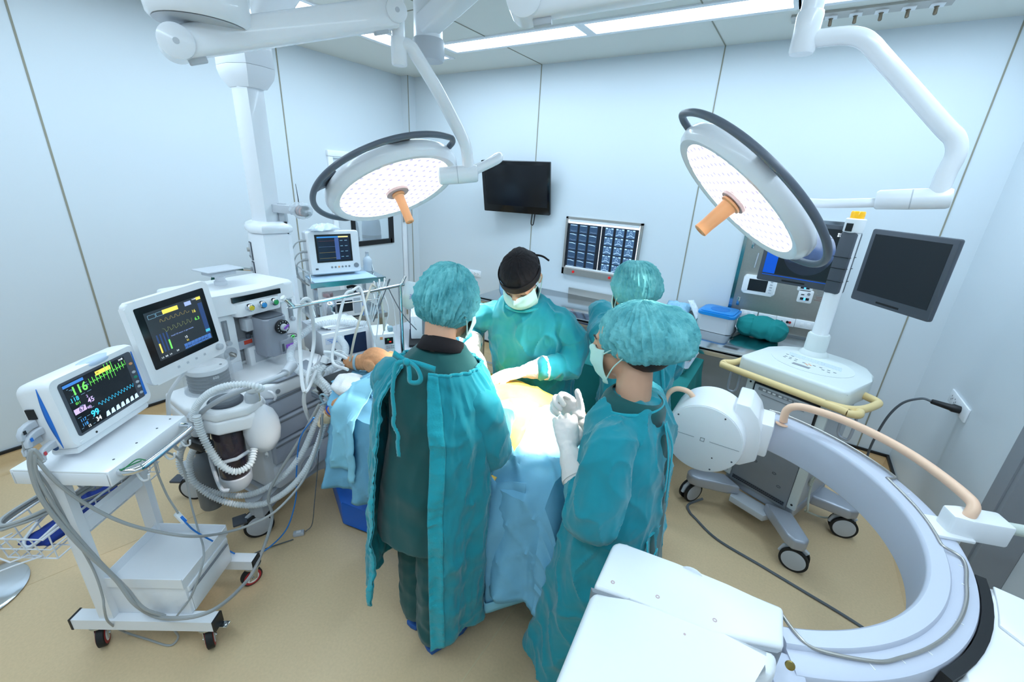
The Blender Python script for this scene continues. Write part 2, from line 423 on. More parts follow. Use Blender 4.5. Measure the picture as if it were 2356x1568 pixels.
def surgical_light(label, CN, rail_deg, brackets, yoke, pipe, pin, arm, drop, k=1., hs=1.):
    c, d = CN
    S = lambda p: EYE + (Vector(p) - EYE) * k
    yoke = dict(tube=[S(p) for p in yoke['tube']], r=yoke['r'] * k, joint=[S(p) for p in yoke['joint']], jr=yoke['jr'] * k)
    pipe = [S(p) for p in pipe]; arm = arm and [S(p) for p in arm]; drop = [(S(a), b * k) for a, b in drop]
    q0, q1 = S((pin[0][0], pin[0][1], pin[1])), S((pin[0][0], pin[0][1], pin[2])); pin = ((q0.x, q0.y), q0.z, q1.z)
    M = frame(c, Vector(d).cross(Vector((0, 0, 1))), -Vector(d)) @ Matrix.Scale(.95 * k, 4)      # local z points to the back of the lamp
    t = thing('surgical_light', label, 'surgical light', M=M); Mi = M.inverted()
    MB().lathe([(.300, -.002), (.315, -.012), (.335, -.012), (.352, .005), (.360, .03), (.355, .055), (.33, .078), (.25, .098), (.12, .112), (.02, .115)], 72).build('lamp_head', WHITEE, t)
    MB().lathe([(.3005, -.003), (.299, -.0045), (.02, -.0045)], 64).build('lens', LENSM, t)
    MB().lathe([(.055, -.002), (.062, -.012), (.060, -.024), (.020, -.024)], 36).build('hub', HUBM, t)
    h = MB().lathe([(.030, -.024), (.034, -.028), (.034, -.036), (.027, -.040), (.025, -.06), (.022, -.15), (.023, -.186), (.019, -.190), (.012, -.190), (.011, -.184), (.002, -.184)], 28, Matrix.Diagonal((hs, hs, 1, 1)))
    h.build('sterile_handle', ORANGE, t)
    # handling rail round the rim
    def rp(a, r=.415, z=.045): return Vector((r * math.cos(a), -r * math.sin(a), z))
    a0, a1 = [math.radians(v) for v in rail_deg]
    pts = [rp(a0, .36, .05), rp(a0 + (a1 - a0) * .02, .395, .048)] + [rp(a0 + (a1 - a0) * k / 40) for k in range(2, 39)] + [rp(a1 - (a1 - a0) * .02, .395, .048), rp(a1, .36, .05)]
    rail = MB().tube(spline(pts, 4), .0145, 14).build('handling_rail', RAILG, t)
    for b in brackets:
        b = math.radians(b)
        row = [[rp(b + s_ * wd, rr, zz) for s_, wd in ((-1, w_), (-.5, w_), (0, w_), (.5, w_), (1, w_))] for rr, w_, zz in ((.325, .20, .083), (.35, .16, .072), (.38, .11, .058), (.415, .13, .046))]
        MB().sheet(row).build('rail_bracket', RAILG, rail, solid=.012)
    L = lambda ps: [Mi @ Vector(p) for p in ps]
    y = MB()
    y.tube(L(spline(yoke['tube'], 6)), yoke['r'], 16)
    y.build('yoke', WHITEE, t)
    ja, jb = L(yoke['joint']); ax = (jb - ja)
    j = MB(); j.tube([ja - ax * .04, ja, ja + ax * .5, jb, jb + ax * .05, jb + ax * .07], [yoke['jr'] * .82, yoke['jr'] * .96, yoke['jr'], yoke['jr'] * .96, yoke['jr'] * .85, .004], 28)
    jo = j.build('swivel_joint', WHITEE, t)
    MB().tube([ja + ax * .48, ja + ax * .50], [yoke['jr'] * 1.004] * 2, 28).build('joint_ring', GREYL, jo)
    MB().tube(L(spline(pipe, 10)), .029, 20).build('bent_arm', WHITEE, t)
    (px_, py_), z0, z1 = pin
    q = MB(); q.lathe([(.029, 0), (.032, .006), (.033, .09), (.031, .10)], 28).build('pin_joint', WHITEE, t, M=Mi @ T(px_, py_, z0))
    MB().cyl((0, 0, .10), (0, 0, z1 - z0), .027, n=24).build('pin_tube', WHITEE, t, M=Mi @ T(px_, py_, z0))
    if arm:
        a, b = Vector(arm[0]), Vector(arm[1])
        path = [a.lerp(b, k / 10) for k in range(11)]
        sa = MB().loft(path, lambda s_: rrect(.078, .092 + .012 * s_, .020, 5)).build('spring_arm', WHITEE, t, M=Mi)
        for e, pr_ in ((a, .050), (b, .042)):
            u = (b - a).cross(Vector((0, 0, 1))).normalized()
            MB().tube([e - u * .052, e - u * .048, e + u * .048, e + u * .052], [pr_ * .86, pr_, pr_, pr_ * .86], 30).build('arm_pivot', WHITEE, sa)
            MB().tube([e - u * .0535, e + u * .0535], [.009, .009], 16).build('pivot_bolt', GREYL, sa)
        for e, k in ((a, .14), (b, -.14)):
            dd = (b - a).normalized(); up = Vector((0, 0, 1)); p_ = e + (b - a) * k * .5 - up * .055
            MB().box((0, 0, 0), (.055, .03, .02), frame(p_, dd, up), bev=.004).build('arm_catch', GREYL, sa)
    for dr in drop:
        (dx, dy, dz), r_ = dr
        MB().lathe([(r_ * .9, -.04), (r_ * .97, -.03), (r_, 0), (r_, .07), (r_ * .98, .075), (r_, .08), (r_, .5)], 32).build('arm_hub', WHITEE, t, M=Mi @ T(dx, dy, dz))
        MB().lathe([(r_ * .88, -.042), (r_ * .2, -.045)], 32).build('hub_cap', GREYL, t, M=Mi @ T(dx, dy, dz))
    return t
surgical_light('left surgical light, lit disc facing right-down above the nurse with her back turned', LAMP1, (-112, 92), (-62, 10),
    dict(tube=[(-1.50, 1.78, 1.88), (-1.38, 1.86, 1.93), (-1.31, 1.87, 1.97), (-1.285, 1.83, 1.955), (-1.36, 1.735, 1.895)], r=.022,
         joint=[(-1.475, 1.64, 1.868), (-1.345, 1.745, 1.888)], jr=.043),
    [(-1.372, 1.722, 1.89), (-1.375, 1.72, 1.95), (-1.383, 1.705, 2.02), (-1.415, 1.66, 2.11), (-1.467, 1.60, 2.235), (-1.507, 1.535, 2.335), (-1.520, 1.515, 2.362), (-1.534, 1.498, 2.368), (-1.55, 1.482, 2.360)],
    ((-1.553, 1.480), 2.292, 2.60), ((-1.815, .765, 2.225), (-1.545, 1.445, 2.465)), [((-1.80, .845, 2.335), .15)])
surgical_light('right surgical light, tilted lit disc above the monitor cart', LAMP2, (-300, -75), (-160,),
    dict(tube=[(-.06, 2.14, 1.86), (-.01, 2.12, 1.845), (.08, 2.10, 1.845), (.26, 2.085, 1.862)], r=.022,
         joint=[(.222, 2.088, 1.868), (.40, 2.062, 1.884)], jr=.046),
    [(.372, 2.064, 1.90), (.372, 2.063, 1.96), (.378, 2.062, 2.02), (.362, 2.062, 2.065), (.325, 2.062, 2.10), (.215, 2.062, 2.207), (.10, 2.05, 2.315), (.065, 2.045, 2.348), (.03, 2.041, 2.37), (-.02, 2.038, 2.380), (-.108, 2.034, 2.378)],
    ((-.131, 2.034), 2.335, 2.66), ((-1.02, 1.60, 2.475), (-.155, 2.0, 2.62)), [], k=NEAR2, hs=1.4)
# third arm: hub beside the left lamp with a beam rising towards the camera
t = thing('lamp_ceiling_mount', 'white square ceiling arm with grey-capped hub left of the top middle', 'ceiling arm', (-1.60, 1.706, 2.36))
MB().lathe([(.066, 0), (.072, .008), (.072, .075), (.068, .085)], 32).build('hub_cap', GREYL, t)
MB().lathe([(.064, .085), (.064, .45)], 32).build('hub_tube', WHITEE, t)
a, b = Vector((.02, -.03, .13)), Vector((.66, -.10, .36))
MB().loft([a.lerp(b, k / 6) for k in range(7)], rrect(.10, .085, .02, 4)).build('beam', WHITEE, t)
MB().cyl((.66, -.10, .30), (.66, -.10, .46), .06, n=28).build('beam_end', WHITEE, t)
# L1 and pendant hang from one round ceiling canopy, mostly above the frame
t = thing('ceiling_canopy', 'round white ceiling canopy carrying the arms, cut by the top edge', 'ceiling canopy', (-1.72, 1.12, 0))
MB().lathe([(.06, 2.50), (.17, 2.50), (.20, 2.52), (.21, 2.56), (.21, 2.82)], 40).build('cover', WHITEE, t)
MB().lathe([(.2115, 2.535), (.2115, 2.545)], 40).build('cover_joint', GREYM, t)

# ---------------------------------------------------------------- anaesthesia pendant column
PX, PY = -2.82, 1.51
t = thing('ceiling_pendant', 'white ceiling-hung supply column with gas outlets behind the anaesthesia machine', 'ceiling pendant', (PX, PY, 0))
ang = math.radians(10)
col_prof = [(-.058, -.055), (.012, -.070), (.062, -.050), (.072, 0), (.060, .055), (-.058, .055), (-.072, 0)]
MB().prism(col_prof, 1.50, 2.32, RZ(ang), bev=.012, seg=3, bev_vertical=False).build('column', WHITEE, t)
hd = [(.72 * a_, .72 * b_) for a_, b_ in ((.20, .13), (.21, .0), (.18, -.12), (0, -.16), (-.18, -.12), (-.21, 0), (-.2, .13), (0, .16))]
MB().rings([[(x * k, y * k, z) for x, y in hd] for k, z in ((.62, 2.28), (.86, 2.33), (.93, 2.37), (.93, 2.385))], M=RZ(ang)).build('head_bowl', WHITEE, t)
MB().rings([[(x * k, y * k, z) for x, y in hd] for k, z in ((.92, 2.387), (.93, 2.39), (.90, 2.53), (.82, 2.60), (.5, 2.62))], M=RZ(ang)).build('head', WHITEE, t)
a, b = Vector((-.02, .08, 2.56)), Vector((1.06, -.36, 2.56))
MB().loft([a.lerp(b, k / 8) for k in range(9)], rrect(.15, .13, .025, 4)).build('beam', WHITEE, t)
# console box with gas outlets
boxp = [(-.115, -.085), (.035, -.110), (.115, -.075), (.125, .065), (.095, .10), (-.115, .10)]
R_ = RZ(math.radians(-8))
cb = MB().prism(boxp, .55, 1.485, R_, bev=.02, seg=3, bev_vertical=False).build('console_box', WHITEE, t)
MB().rings([[(x * k, y * k, z) for x, y in boxp] for k, z in ((1.06, 1.485), (1.10, 1.495), (1.10, 1.515), (1.0, 1.535), (.75, 1.55))], M=R_).build('console_lid', WHITEE, t)
for k in range(3):
    z = 1.36 - k * .125
    o = MB().box((-.045, -.103, z), (.055, .012, .115), R_ @ RZ(math.radians(-9)), bev=.003).build('gas_outlet', GREYD, t)
    MB().box((-.045, -.109, z), (.044, .01, .10), R_ @ RZ(math.radians(-9)), bev=.004).build('outlet_face', GREYL, o)
    Mz = R_ @ RZ(math.radians(-9))
    MB().cyl((-.045, -.113, z + .01), (-.045, -.127, z + .01), .013, n=14, M=Mz).build('socket', STEEL, o)
    MB().box((-.045, -.115, z - .034), (.04, .004, .012), Mz).build('plate_label', GREYM if k < 2 else BLUEP, o)
gh = MB().tube(spline([(-.09, -.125, 1.245), (-.14, -.17, 1.247), (-.19, -.235, 1.24), (-.225, -.26, 1.205), (-.235, -.275, 1.15), (-.235, -.28, .95)], 6), .011, 10)
gh.build('gas_hose', mat('dark_green_rubber', (22, 82, 74), .5), t)
MB().cyl((-.06, -.11, 1.245), (-.10, -.135, 1.246), .012, n=12).build('hose_nipple', CHROME, t)
# rail with clamp and bagged knob on the side of the column
MB().box((.20, .0, 1.63), (.32, .025, .05), RZ(math.radians(14)), bev=.006).box((.10, .02, 1.60), (.04, .04, .12), RZ(math.radians(30)), bev=.006).build('accessory_rail', GREYL, t)
MB().tube([(.105, .06, 1.55), (.107, .06, 1.50), (.113, .06, 1.47)], [.009, .014, .008], 10).build('clamp_lever', BLACKP, t)
# ================================================================ PEOPLE
def voxel_union(mb, voxel, smooth=2, fold=None):
    """one continuous surface out of overlapping closed shapes"""
    bmesh.ops.recalc_face_normals(mb.bm, faces=mb.bm.faces)
    me = bpy.data.meshes.new('tmp'); mb.bm.to_mesh(me); mb.bm.free()
    o = bpy.data.objects.new('tmp', me); COL.objects.link(o)
    r = o.modifiers.new('r', 'REMESH'); r.mode = 'VOXEL'; r.voxel_size = voxel; r.use_smooth_shade = True
    if smooth:
        sm = o.modifiers.new('s', 'SMOOTH'); sm.iterations = smooth; sm.factor = .5
    bpy.context.view_layer.update()
    dg = bpy.context.evaluated_depsgraph_get()
    out = bpy.data.meshes.new_from_object(o.evaluated_get(dg))
    COL.objects.unlink(o); bpy.data.objects.remove(o); bpy.data.meshes.remove(me)
    if fold:
        nr = [v.normal.copy() for v in out.vertices]
        for v, n_ in zip(out.vertices, nr):
            v.co += n_ * fold(v.co)
        out.update()
    return out
def crease(p, seed, amp=1.):
    w = noise.noise_vector(p * 5 + Vector((seed, 0, 0))) * .035
    q = p + w
    return amp * (.0075 * max(0, ridge(q, (6.5, 6.5, 3.2), seed)) ** 2 + .0060 * max(0, ridge(q, (12, 12, 7), seed + 3)) ** 3 + .0012 * max(0, ridge(q, (28, 28, 16), seed + 6)) ** 2)
def ridge(p, sc, seed):
    q = Vector((p.x * sc[0] + seed, p.y * sc[1] - seed, p.z * sc[2] + seed * .37))
    return 1 - 2.2 * abs(noise.noise(q))
def hand_pieces(mb, wrist, fwd, palm_n, side, curl=(.5, .5, .5, .5), thumb=.4, spread=.06, g=0., scale=1.):
    """a hand from the wrist along fwd; palm_n is where the palm looks, side (+1/-1) where the thumb is (times fwd x palm_n)"""
    f = Vector(fwd).normalized(); n_ = Vector(palm_n); n_ = (n_ - f * n_.dot(f)).normalized(); s_ = f.cross(n_) * side
    w = Vector(wrist); k = scale
    P = lambda a, b, c: w + (f * a + s_ * b + n_ * c) * k
    # palm
    mb.rings([[P(a, sx * math.cos(t), sz * math.sin(t)) for t in (2 * PI * j / 16 for j in range(16))]
              for a, sx, sz in ((-.03, .024 + g, .019 + g), (0, .026 + g, .019 + g), (.025, .034 + g, .017 + g), (.06, .041 + g, .016 + g), (.085, .040 + g, .014 + g), (.098, .034 + g, .009 + g))])
    mb.ell(P(.03, .018, .008), ((.022 + g) * k,) * 3, 12, 8)
    for i in range(4):
        y = .030 - .0205 * i; L0 = (.044, .050, .046, .036)[i]; L1 = (.027, .031, .029, .021)[i]; L2 = (.022, .024, .023, .019)[i]
        c = curl[i]; sp = spread * (1.5 - i)
        a, h = .088 - .004 * abs(i - 1), 0.; d = Vector((.08,)) if False else None
        pts = [P(a - .03, y * .95, 0), P(a, y, 0)]; ang_ = c * .7; x_, z_ = a, 0.
        yy = y
        for L_, da in ((L0, c * 1.0), (L1, c * .9), (L2, 0)):
            x_ += L_ * math.cos(ang_); z_ += L_ * math.sin(ang_); yy += L_ * sp * math.cos(ang_)
            pts.append(P(x_, yy, z_)); ang_ += da
        r_ = (.0098, .0098, .0092, .0082)[i] + g
        mb.tube(spline(pts, 4), [max(.003, r_ * k * (1.05 - .30 * (q / (len(pts) * 4 - 4)))) for q in range(len(pts) * 4 - 3)], 10)
        mb.ell(pts[-1], (r_ * .74 * k,) * 3, 8, 6)
    tp = [P(.012, .018, .006), P(.040, .042, .012 + .01 * thumb), P(.066, .056 - .012 * thumb, .020 + .02 * thumb), P(.088, .060 - .03 * thumb, .026 + .032 * thumb)]
    mb.tube(spline(tp, 4), [(.0135 + g - .0004 * q) * k for q in range(13)], 10); mb.ell(tp[-1], ((.0088 + g) * k,) * 3, 8, 6)
    return P
def limb(mb, pts, rad, n=14):
    sp = spline(pts, 8); m_ = len(sp) - 1; rr = []
    for i in range(m_ + 1):
        t = i / m_ * (len(rad) - 1); j = min(int(t), len(rad) - 2); u = t - j; u = u * u * (3 - 2 * u)
        rr.append(rad[j] * (1 - u) + rad[j + 1] * u)
    mb.tube(sp, rr, n); mb.ell(sp[0], (rr[0],) * 3, 12, 8); mb.ell(sp[-1], (rr[-1],) * 3, 12, 8)
def headframe(c, f, up): 
    f = Vector(f).normalized(); up = Vector(up); up = (up - f * up.dot(f)).normalized()
    m = Matrix.Identity(4); r = f.cross(up)                       # local x = right of the person, y = forward, z = up
    for i in range(3): m[i][0] = r[i]; m[i][1] = f[i]; m[i][2] = up[i]; m[i][3] = c[i]
    return m
def head_pieces(mb, H):
    E_ = lambda c, r, nu=20, nv=14: mb.ell(c, r, nu, nv, M=H)
    E_((0, -.012, .03), (.074, .092, .082), 28, 18)               # cranium
    E_((0, .022, -.025), (.062, .068, .085), 24, 16)              # face
    E_((0, .045, -.080), (.040, .042, .040), 18, 12)              # jaw and chin
    E_((0, .066, -.098), (.020, .020, .018), 12, 8)
    E_((0, .074, .022), (.050, .016, .014), 14, 8)                # brow
    for s_ in (-1, 1):
        E_((s_ * .040, .052, -.030), (.024, .030, .022), 14, 8)   # cheek bones
        E_((s_ * .033, .066, .004), (.016, .014, .010), 12, 8)    # closed lids over the eyes
        mb.tube([H @ Vector((s_ * .074, -.022, .016)), H @ Vector((s_ * .083, -.028, .022)), H @ Vector((s_ * .085, -.030, .0)), H @ Vector((s_ * .078, -.016, -.028))], [.010, .011, .010, .007], 10)
        E_((s_ * .079, -.020, -.002), (.008, .016, .026), 12, 8)
    mb.tube([H @ Vector(p) for p in ((0, .082, .022), (0, .094, .0), (0, .106, -.022), (0, .096, -.034))], [.009, .011, .014, .010], 12)
    for s_ in (-1, 1): E_((s_ * .013, .092, -.030), (.010, .011, .009), 10, 6)
    E_((0, .086, -.056), (.024, .012, .007), 12, 6); E_((0, .085, -.067), (.020, .011, .007), 12, 6)   # lips
def cap_mesh(H, r, c, puff, seed, lo=-.35, wr=.006, skew=(0, 0), flat=1., freq=9):
    """pleated cap: dome rows from the crown to the elastic band"""
    rows = []; NU, NV = 180, 46
    for i in range(NV + 1):
        v = i / NV; th = PI / 2 - v * (PI / 2 - lo * PI / 2) * 1.0       # latitude from the pole down to lo*90 deg
        row = []
        for j in range(NU):
            a = 2 * PI * j / NU
            d = Vector((math.cos(th) * math.cos(a), math.cos(th) * math.sin(a), math.sin(th)))
            k = 1 + puff * noise.noise(d * 1.6 + Vector((seed, 0, 0)))
            pl = (1 - abs(noise.noise(Vector((math.cos(a) * freq, math.sin(a) * freq, th * 2.0 + seed)))) * 2.4) * wr * (.35 + .65 * min(1, v * 1.6))
            pl += wr * .6 * (1 - 2 * abs(noise.noise(d * 11 + Vector((0, seed, 0)))))
            wv = a * freq * 2.2 + 3.0 * noise.noise(Vector((math.cos(a) * 2, math.sin(a) * 2, th * 1.5 + seed)))
            pl += wr * .55 * (1 - 2 * abs(math.sin(wv))) * min(1, v * 1.8)
            gather = 1 - .16 * max(0, (v - .86) / .14) ** 1.5
            pl *= 1 - .75 * max(0, (v - .82) / .18)
            p = Vector((d.x * r[0] * gather, d.y * r[1] * gather, d.z * r[2])) * k + d * pl
            p.x += skew[0] * (1 - v); p.y += skew[1] * v
            row.append(H @ (Vector(c) + p))
        rows.append(row)
    b = MB(); b.rings(rows, False, True); b.bm.faces.new([v for v in list(b.bm.verts)[:NU]])
    return b
CAPM = bpy.data.materials.new('bouffant_fleece'); CAPM.use_nodes = True
def _cap():
    nt = CAPM.node_tree; b = nt.nodes['Principled BSDF']; b.inputs['Roughness'].default_value = .8
    tc = nt.nodes.new('ShaderNodeTexCoord'); n1 = nt.nodes.new('ShaderNodeTexNoise'); n1.inputs['Scale'].default_value = 16; n1.inputs['Detail'].default_value = 6; n1.inputs['Roughness'].default_value = .7
    mp = nt.nodes.new('ShaderNodeMapping'); mp.inputs['Scale'].default_value = (1, 1, 1)
    nt.links.new(tc.outputs['Object'], mp.inputs[0]); nt.links.new(mp.outputs[0], n1.inputs['Vector'])
    cr = nt.nodes.new('ShaderNodeValToRGB'); e = cr.color_ramp.elements
    e[0].position = .30; e[0].color = s2l((60, 146, 156)) + (1,); e[1].position = .70; e[1].color = s2l((128, 208, 210)) + (1,)
    nt.links.new(n1.outputs['Fac'], cr.inputs[0]); nt.links.new(cr.outputs[0], b.inputs['Base Color'])
    n2 = nt.nodes.new('ShaderNodeTexNoise'); n2.inputs['Scale'].default_value = 420; bp = nt.nodes.new('ShaderNodeBump'); bp.inputs['Strength'].default_value = .3; bp.inputs['Distance'].default_value = .002
    nt.links.new(tc.outputs['Object'], n2.inputs['Vector']); nt.links.new(n2.outputs['Fac'], bp.inputs['Height']); nt.links.new(bp.outputs['Normal'], b.inputs['Normal'])
_cap()
def mask(H, parent, open_side=None, ears=(-1, 1)):
    """pleated face mask from the bridge of the nose to under the chin"""
    rows = []
    for i in range(15):
        v = i / 14; z = -.006 - .108 * v; row = []
        for j in range(25):
            u = -1 + 2 * j / 24; a = u * 1.30
            ry = .082 + .030 * math.sin(PI * min(1, v * 1.1)) - .018 * v; rx = .069 + .006 * math.sin(PI * v)
            nose_ = .024 * math.exp(-(u / .16) ** 2) * max(0, 1 - abs(v - .10) / .35)
            pl = .0035 * math.sin(v * PI * 6) * (1 - abs(u)) ** .5
            row.append(H @ Vector((rx * math.sin(a) * 1.06, .012 + (ry - .004) * math.cos(a) + nose_ + pl, z + .012 * (1 - math.cos(a)) - .006 * abs(u))))
        rows.append(row)
    m = MB().sheet(rows).build('face_mask', MASKM, parent, solid=.0022)
    for s_ in ears:
        e = H @ Vector((s_ * .0, 0, 0))
        a_ = H @ Vector((s_ * .072, .036, -.016)); b_ = H @ Vector((s_ * .072, .034, -.098)); c_ = H @ Vector((s_ * .090, -.034, .012)); d_ = H @ Vector((s_ * .088, -.038, -.012))
        MB().tube(spline([a_, H @ Vector((s_ * .085, 0, .004)), c_, d_, H @ Vector((s_ * .085, .0, -.050)), b_], 6), .0022, 6).build('ear_loop', MASKM, m)
    return m
def torso_rings(mb, ax, prof, f, n=32, pw=2.3):
    """closed loft; prof rows (z, half width, half depth, forward shift)"""
    f = Vector((f[0], f[1], 0)).normalized(); r = Vector((f.y, -f.x, 0)); rs = []
    for z, a, b, sh in prof:
        c = ax(z) + f * sh; row = []
        for j in range(n):
            t = 2 * PI * j / n; ct, st = math.cos(t), math.sin(t)
            row.append(c + r * (a * math.copysign(abs(ct) ** (2 / pw), ct)) + f * (b * math.copysign(abs(st) ** (2 / pw), st)))
        rs.append(row)
    mb.rings(rs)
def axis(pts):
    P = [Vector(p) for p in pts]
    def ax(z):
        for a, b in zip(P, P[1:]):
            if z <= b.z or b is P[-1]:
                t = (z - a.z) / (b.z - a.z); return a.lerp(b, t)
    return ax
def body(parent_name, label, H, ax, f, legs, arms, hands, base, voxel=.006):
    """the naked figure as one mesh: trunk, neck, head, arms, hands, legs, feet"""
    t = thing(parent_name, label, 'person', base)
    mb = MB(); head_pieces(mb, H)
    nk = H @ Vector((0, -.035, -.05)); sh_z = arms[0][0].z
    limb(mb, [ax(sh_z - .02), ax(sh_z + .06).lerp(nk, .4), nk], [.064, .054, .052])
    zs = sh_z
    torso_rings(mb, ax, [(zs + .06, .06, .05, 0), (zs + .02, .105, .065, 0), (zs - .05, .150, .095, .005), (zs - .16, .15, .105, .01), (zs - .30, .13, .095, 0), (zs - .40, .155, .105, 0), (zs - .48, .16, .11, 0), (zs - .56, .13, .09, 0)], f)
    for A in arms: limb(mb, A, [.040, .042, .038, .024])
    for hd in hands: hand_pieces(mb, g=-.0028, **hd)
    for L_ in legs:
        limb(mb, L_[:3], [.080, .055, .036]); limb(mb, L_[2:], [.036, .034, .026])
    o = link('body', voxel_union(mb, voxel, 3), SKIN, t); o.matrix_world = Matrix.Translation(-Vector(base)); o.parent = t
    o.matrix_parent_inverse = Matrix.Identity(4); o.location = -Vector(base)
    return t
def child_of(t, o):
    """geometry was written in room coordinates"""
    o.parent = t; o.location = -t.location; return o
def put(t, mb, name, m, **k): return child_of(t, mb.build(name, m, **k))
def putm(t, me, name, m): return child_of(t, link(name, me, m))
def sole(t, toe, heel, m):
    a, b = Vector(heel), Vector(toe); d = (b - a).normalized(); s_ = Vector((d.y, -d.x, 0)); L_ = (b - a).length
    out = [a + d * L_ * u + s_ * w for u, w in ((-.02, 0), (.0, .028), (.2, .034), (.5, .036), (.75, .046), (.93, .036), (1.02, 0), (.93, -.036), (.75, -.044), (.5, -.034), (.2, -.034), (0, -.028))]
    o = put(t, MB().prism([(p.x, p.y) for p in out], .002, .026, bev=.004), 'slipper', m)
    for u0 in (.60,):
        rows = []
        for k in range(5):
            q = u0 + .22 * k / 4; rows.append([a + d * L_ * q + s_ * (.047 * math.cos(v)) + Vector((0, 0, .022 + .050 * math.sin(v) * (1 - .3 * k / 4))) for v in (PI * j / 10 for j in range(11))])
        st = MB().sheet(rows).build('strap', m, o, solid=.005)
    return o
SLIPM = mat('blue_rubber_slipper', (28, 92, 170), .5)

# ---------------------------------------------------------------- nurse with her back to the camera
N1f = Vector((-.26, .966, 0)).normalized(); N1r = Vector((N1f.y, -N1f.x, 0))
ax1 = axis([(-.945, .93, 0), (-.925, .955, .80), (-.912, .972, 1.05), (-.905, .99, 1.26), (-.915, 1.02, 1.36), (-.935, 1.06, 1.46)])
H1 = headframe((-.928, 1.08, 1.470), (.06, .95, -.32), (0, .3, 1))
shR, shL = Vector((-.752, 1.005, 1.205)), Vector((-1.085, .945, 1.225))
arms1 = [[shR, Vector((-.725, 1.025, 1.11)), Vector((-.728, 1.055, .985)), Vector((-.80, 1.235, 1.00))],
         [shL, Vector((-1.15, 1.0, 1.12)), Vector((-1.17, 1.06, 1.0)), Vector((-1.08, 1.24, 1.0))]]
hands1 = [dict(wrist=(-.80, 1.235, 1.0), fwd=(-.5, .8, .05), palm_n=(0, .1, -1), side=-1, curl=(.5, .6, .6, .6)),
          dict(wrist=(-1.08, 1.24, 1.0), fwd=(.65, .7, .05), palm_n=(0, .1, -1), side=1, curl=(.5, .6, .6, .6))]
legs1 = [[Vector((-.865, .955, .74)), Vector((-.875, .94, .42)), Vector((-.885, .915, .07)), Vector((-.865, 1.0, .045)), Vector((-.845, 1.07, .036))],
         [Vector((-1.0, .95, .74)), Vector((-1.005, .96, .42)), Vector((-1.015, .95, .07)), Vector((-1.02, 1.04, .045)), Vector((-1.02, 1.11, .036))]]
p1 = body('person', 'person seen from behind in an open-backed teal gown over dark green scrubs', H1, ax1, N1f, legs1, arms1, hands1, (-.945, .93, 0))
def fold1(p): return .006 * noise.noise(Vector((p.x * 9, p.y * 9, p.z * 2.5))) + .004 * ridge(p, (14, 14, 5), 3.1)
# scrub top and trousers
mb = MB()
torso_rings(mb, ax1, [(.60, .190, .145, -.005), (.70, .185, .143, -.005), (.85, .175, .132, 0), (1.0, .160, .118, 0), (1.15, .172, .118, .0), (1.20, .172, .110, .0), (1.245, .160, .104, .0), (1.285, .125, .092, .0), (1.32, .092, .078, .0), (1.336, .078, .068, .005)], N1f)
for A in arms1: limb(mb, [A[0].lerp(ax1(1.2), .35), A[0].lerp(ax1(1.2), .2), A[1].lerp(A[0], .6)], [.06, .046, .04])
putm(p1, voxel_union(mb, .007, 3, fold1), 'scrub_top', SCRUB)
mb = MB()
for L_ in legs1: limb(mb, [L_[0] + Vector((0, 0, .04)), L_[1], L_[2] + Vector((0, 0, .045))], [.105, .080, .066])
mb.ell(ax1(.74), (.155, .13, .12))
putm(p1, voxel_union(mb, .007, 3, lambda p: .010 * noise.noise(Vector((p.x * 12, p.y * 12, p.z * 4))) + .005 * ridge(p, (10, 10, 14), 1.3)), 'scrub_trousers', SCRUB)
put(p1, MB().tube([ax1(1.32) + N1f * .006, ax1(1.335) + N1f * .006, ax1(1.352) + N1f * .010], [.084, .076, .068], 28, cap=False), 'undershirt_collar', BLACKC, solid=.004)
# open gown as one sheet round the body; angle 0 = straight behind, growing to her right
def gown1_pt(a, z):
    k = max(0, min(1, (1.27 - z) / .9))
    wid = .215 + .012 * k; dep = .150 + .045 * k
    if z > 1.10:
        for (za, wa), (zb, wb_) in zip(((1.10, .215), (1.18, .205), (1.235, .178), (1.285, .135), (1.34, .094)), ((1.18, .205), (1.235, .178), (1.285, .135), (1.34, .094), (1.5, .094))):
            if za <= z < zb: wid = wa + (wb_ - wa) * (z - za) / (zb - za)
        s_ = (z - 1.10) / .24; dep *= 1 - .42 * min(1, s_) ** 1.8
    c = ax1(min(z, 1.34)); back = -N1f
    fo = .012 * k * math.sin(a * 9 + z * 1.5) + .010 * k * noise.noise(Vector((math.cos(a) * 5, math.sin(a) * 5, z * 2.2))) + .009 * max(0, 1 - 3 * abs(noise.noise(Vector((a * 2.2 + z * 3, z * 3.5 - a, 3.3))))) + .006 * max(0, 1 - 3 * abs(noise.noise(Vector((a * 4 - z * 5, z * 5 + a * 2, 8.3))))) + .003 * noise.noise(Vector((a * 16, z * 18, 1.0)))
    fo += crease(c + N1r * math.sin(a) * wid + back * math.cos(a) * dep, 2.0, .9 * max(.15, min(1, (1.30 - z) / .12)))
    return c + (N1r * math.sin(a)) * (wid + fo) + (back * math.cos(a)) * (dep + fo) + Vector((0, 0, 0))
rows = []
NZ, NA = 130, 220
def g1edges(z):
    """opening edges at this height: right edge angle and left edge angle"""
    t = max(0, min(1, (1.33 - z) / 1.1))
    ar = .10 + .14 * min(1, t * 4) + .26 * t                        # right panel edge
    al = -(.62 - .02 * min(1, t * 4) - .10 * t)                    # left panel edge
    return ar, al + 2 * PI
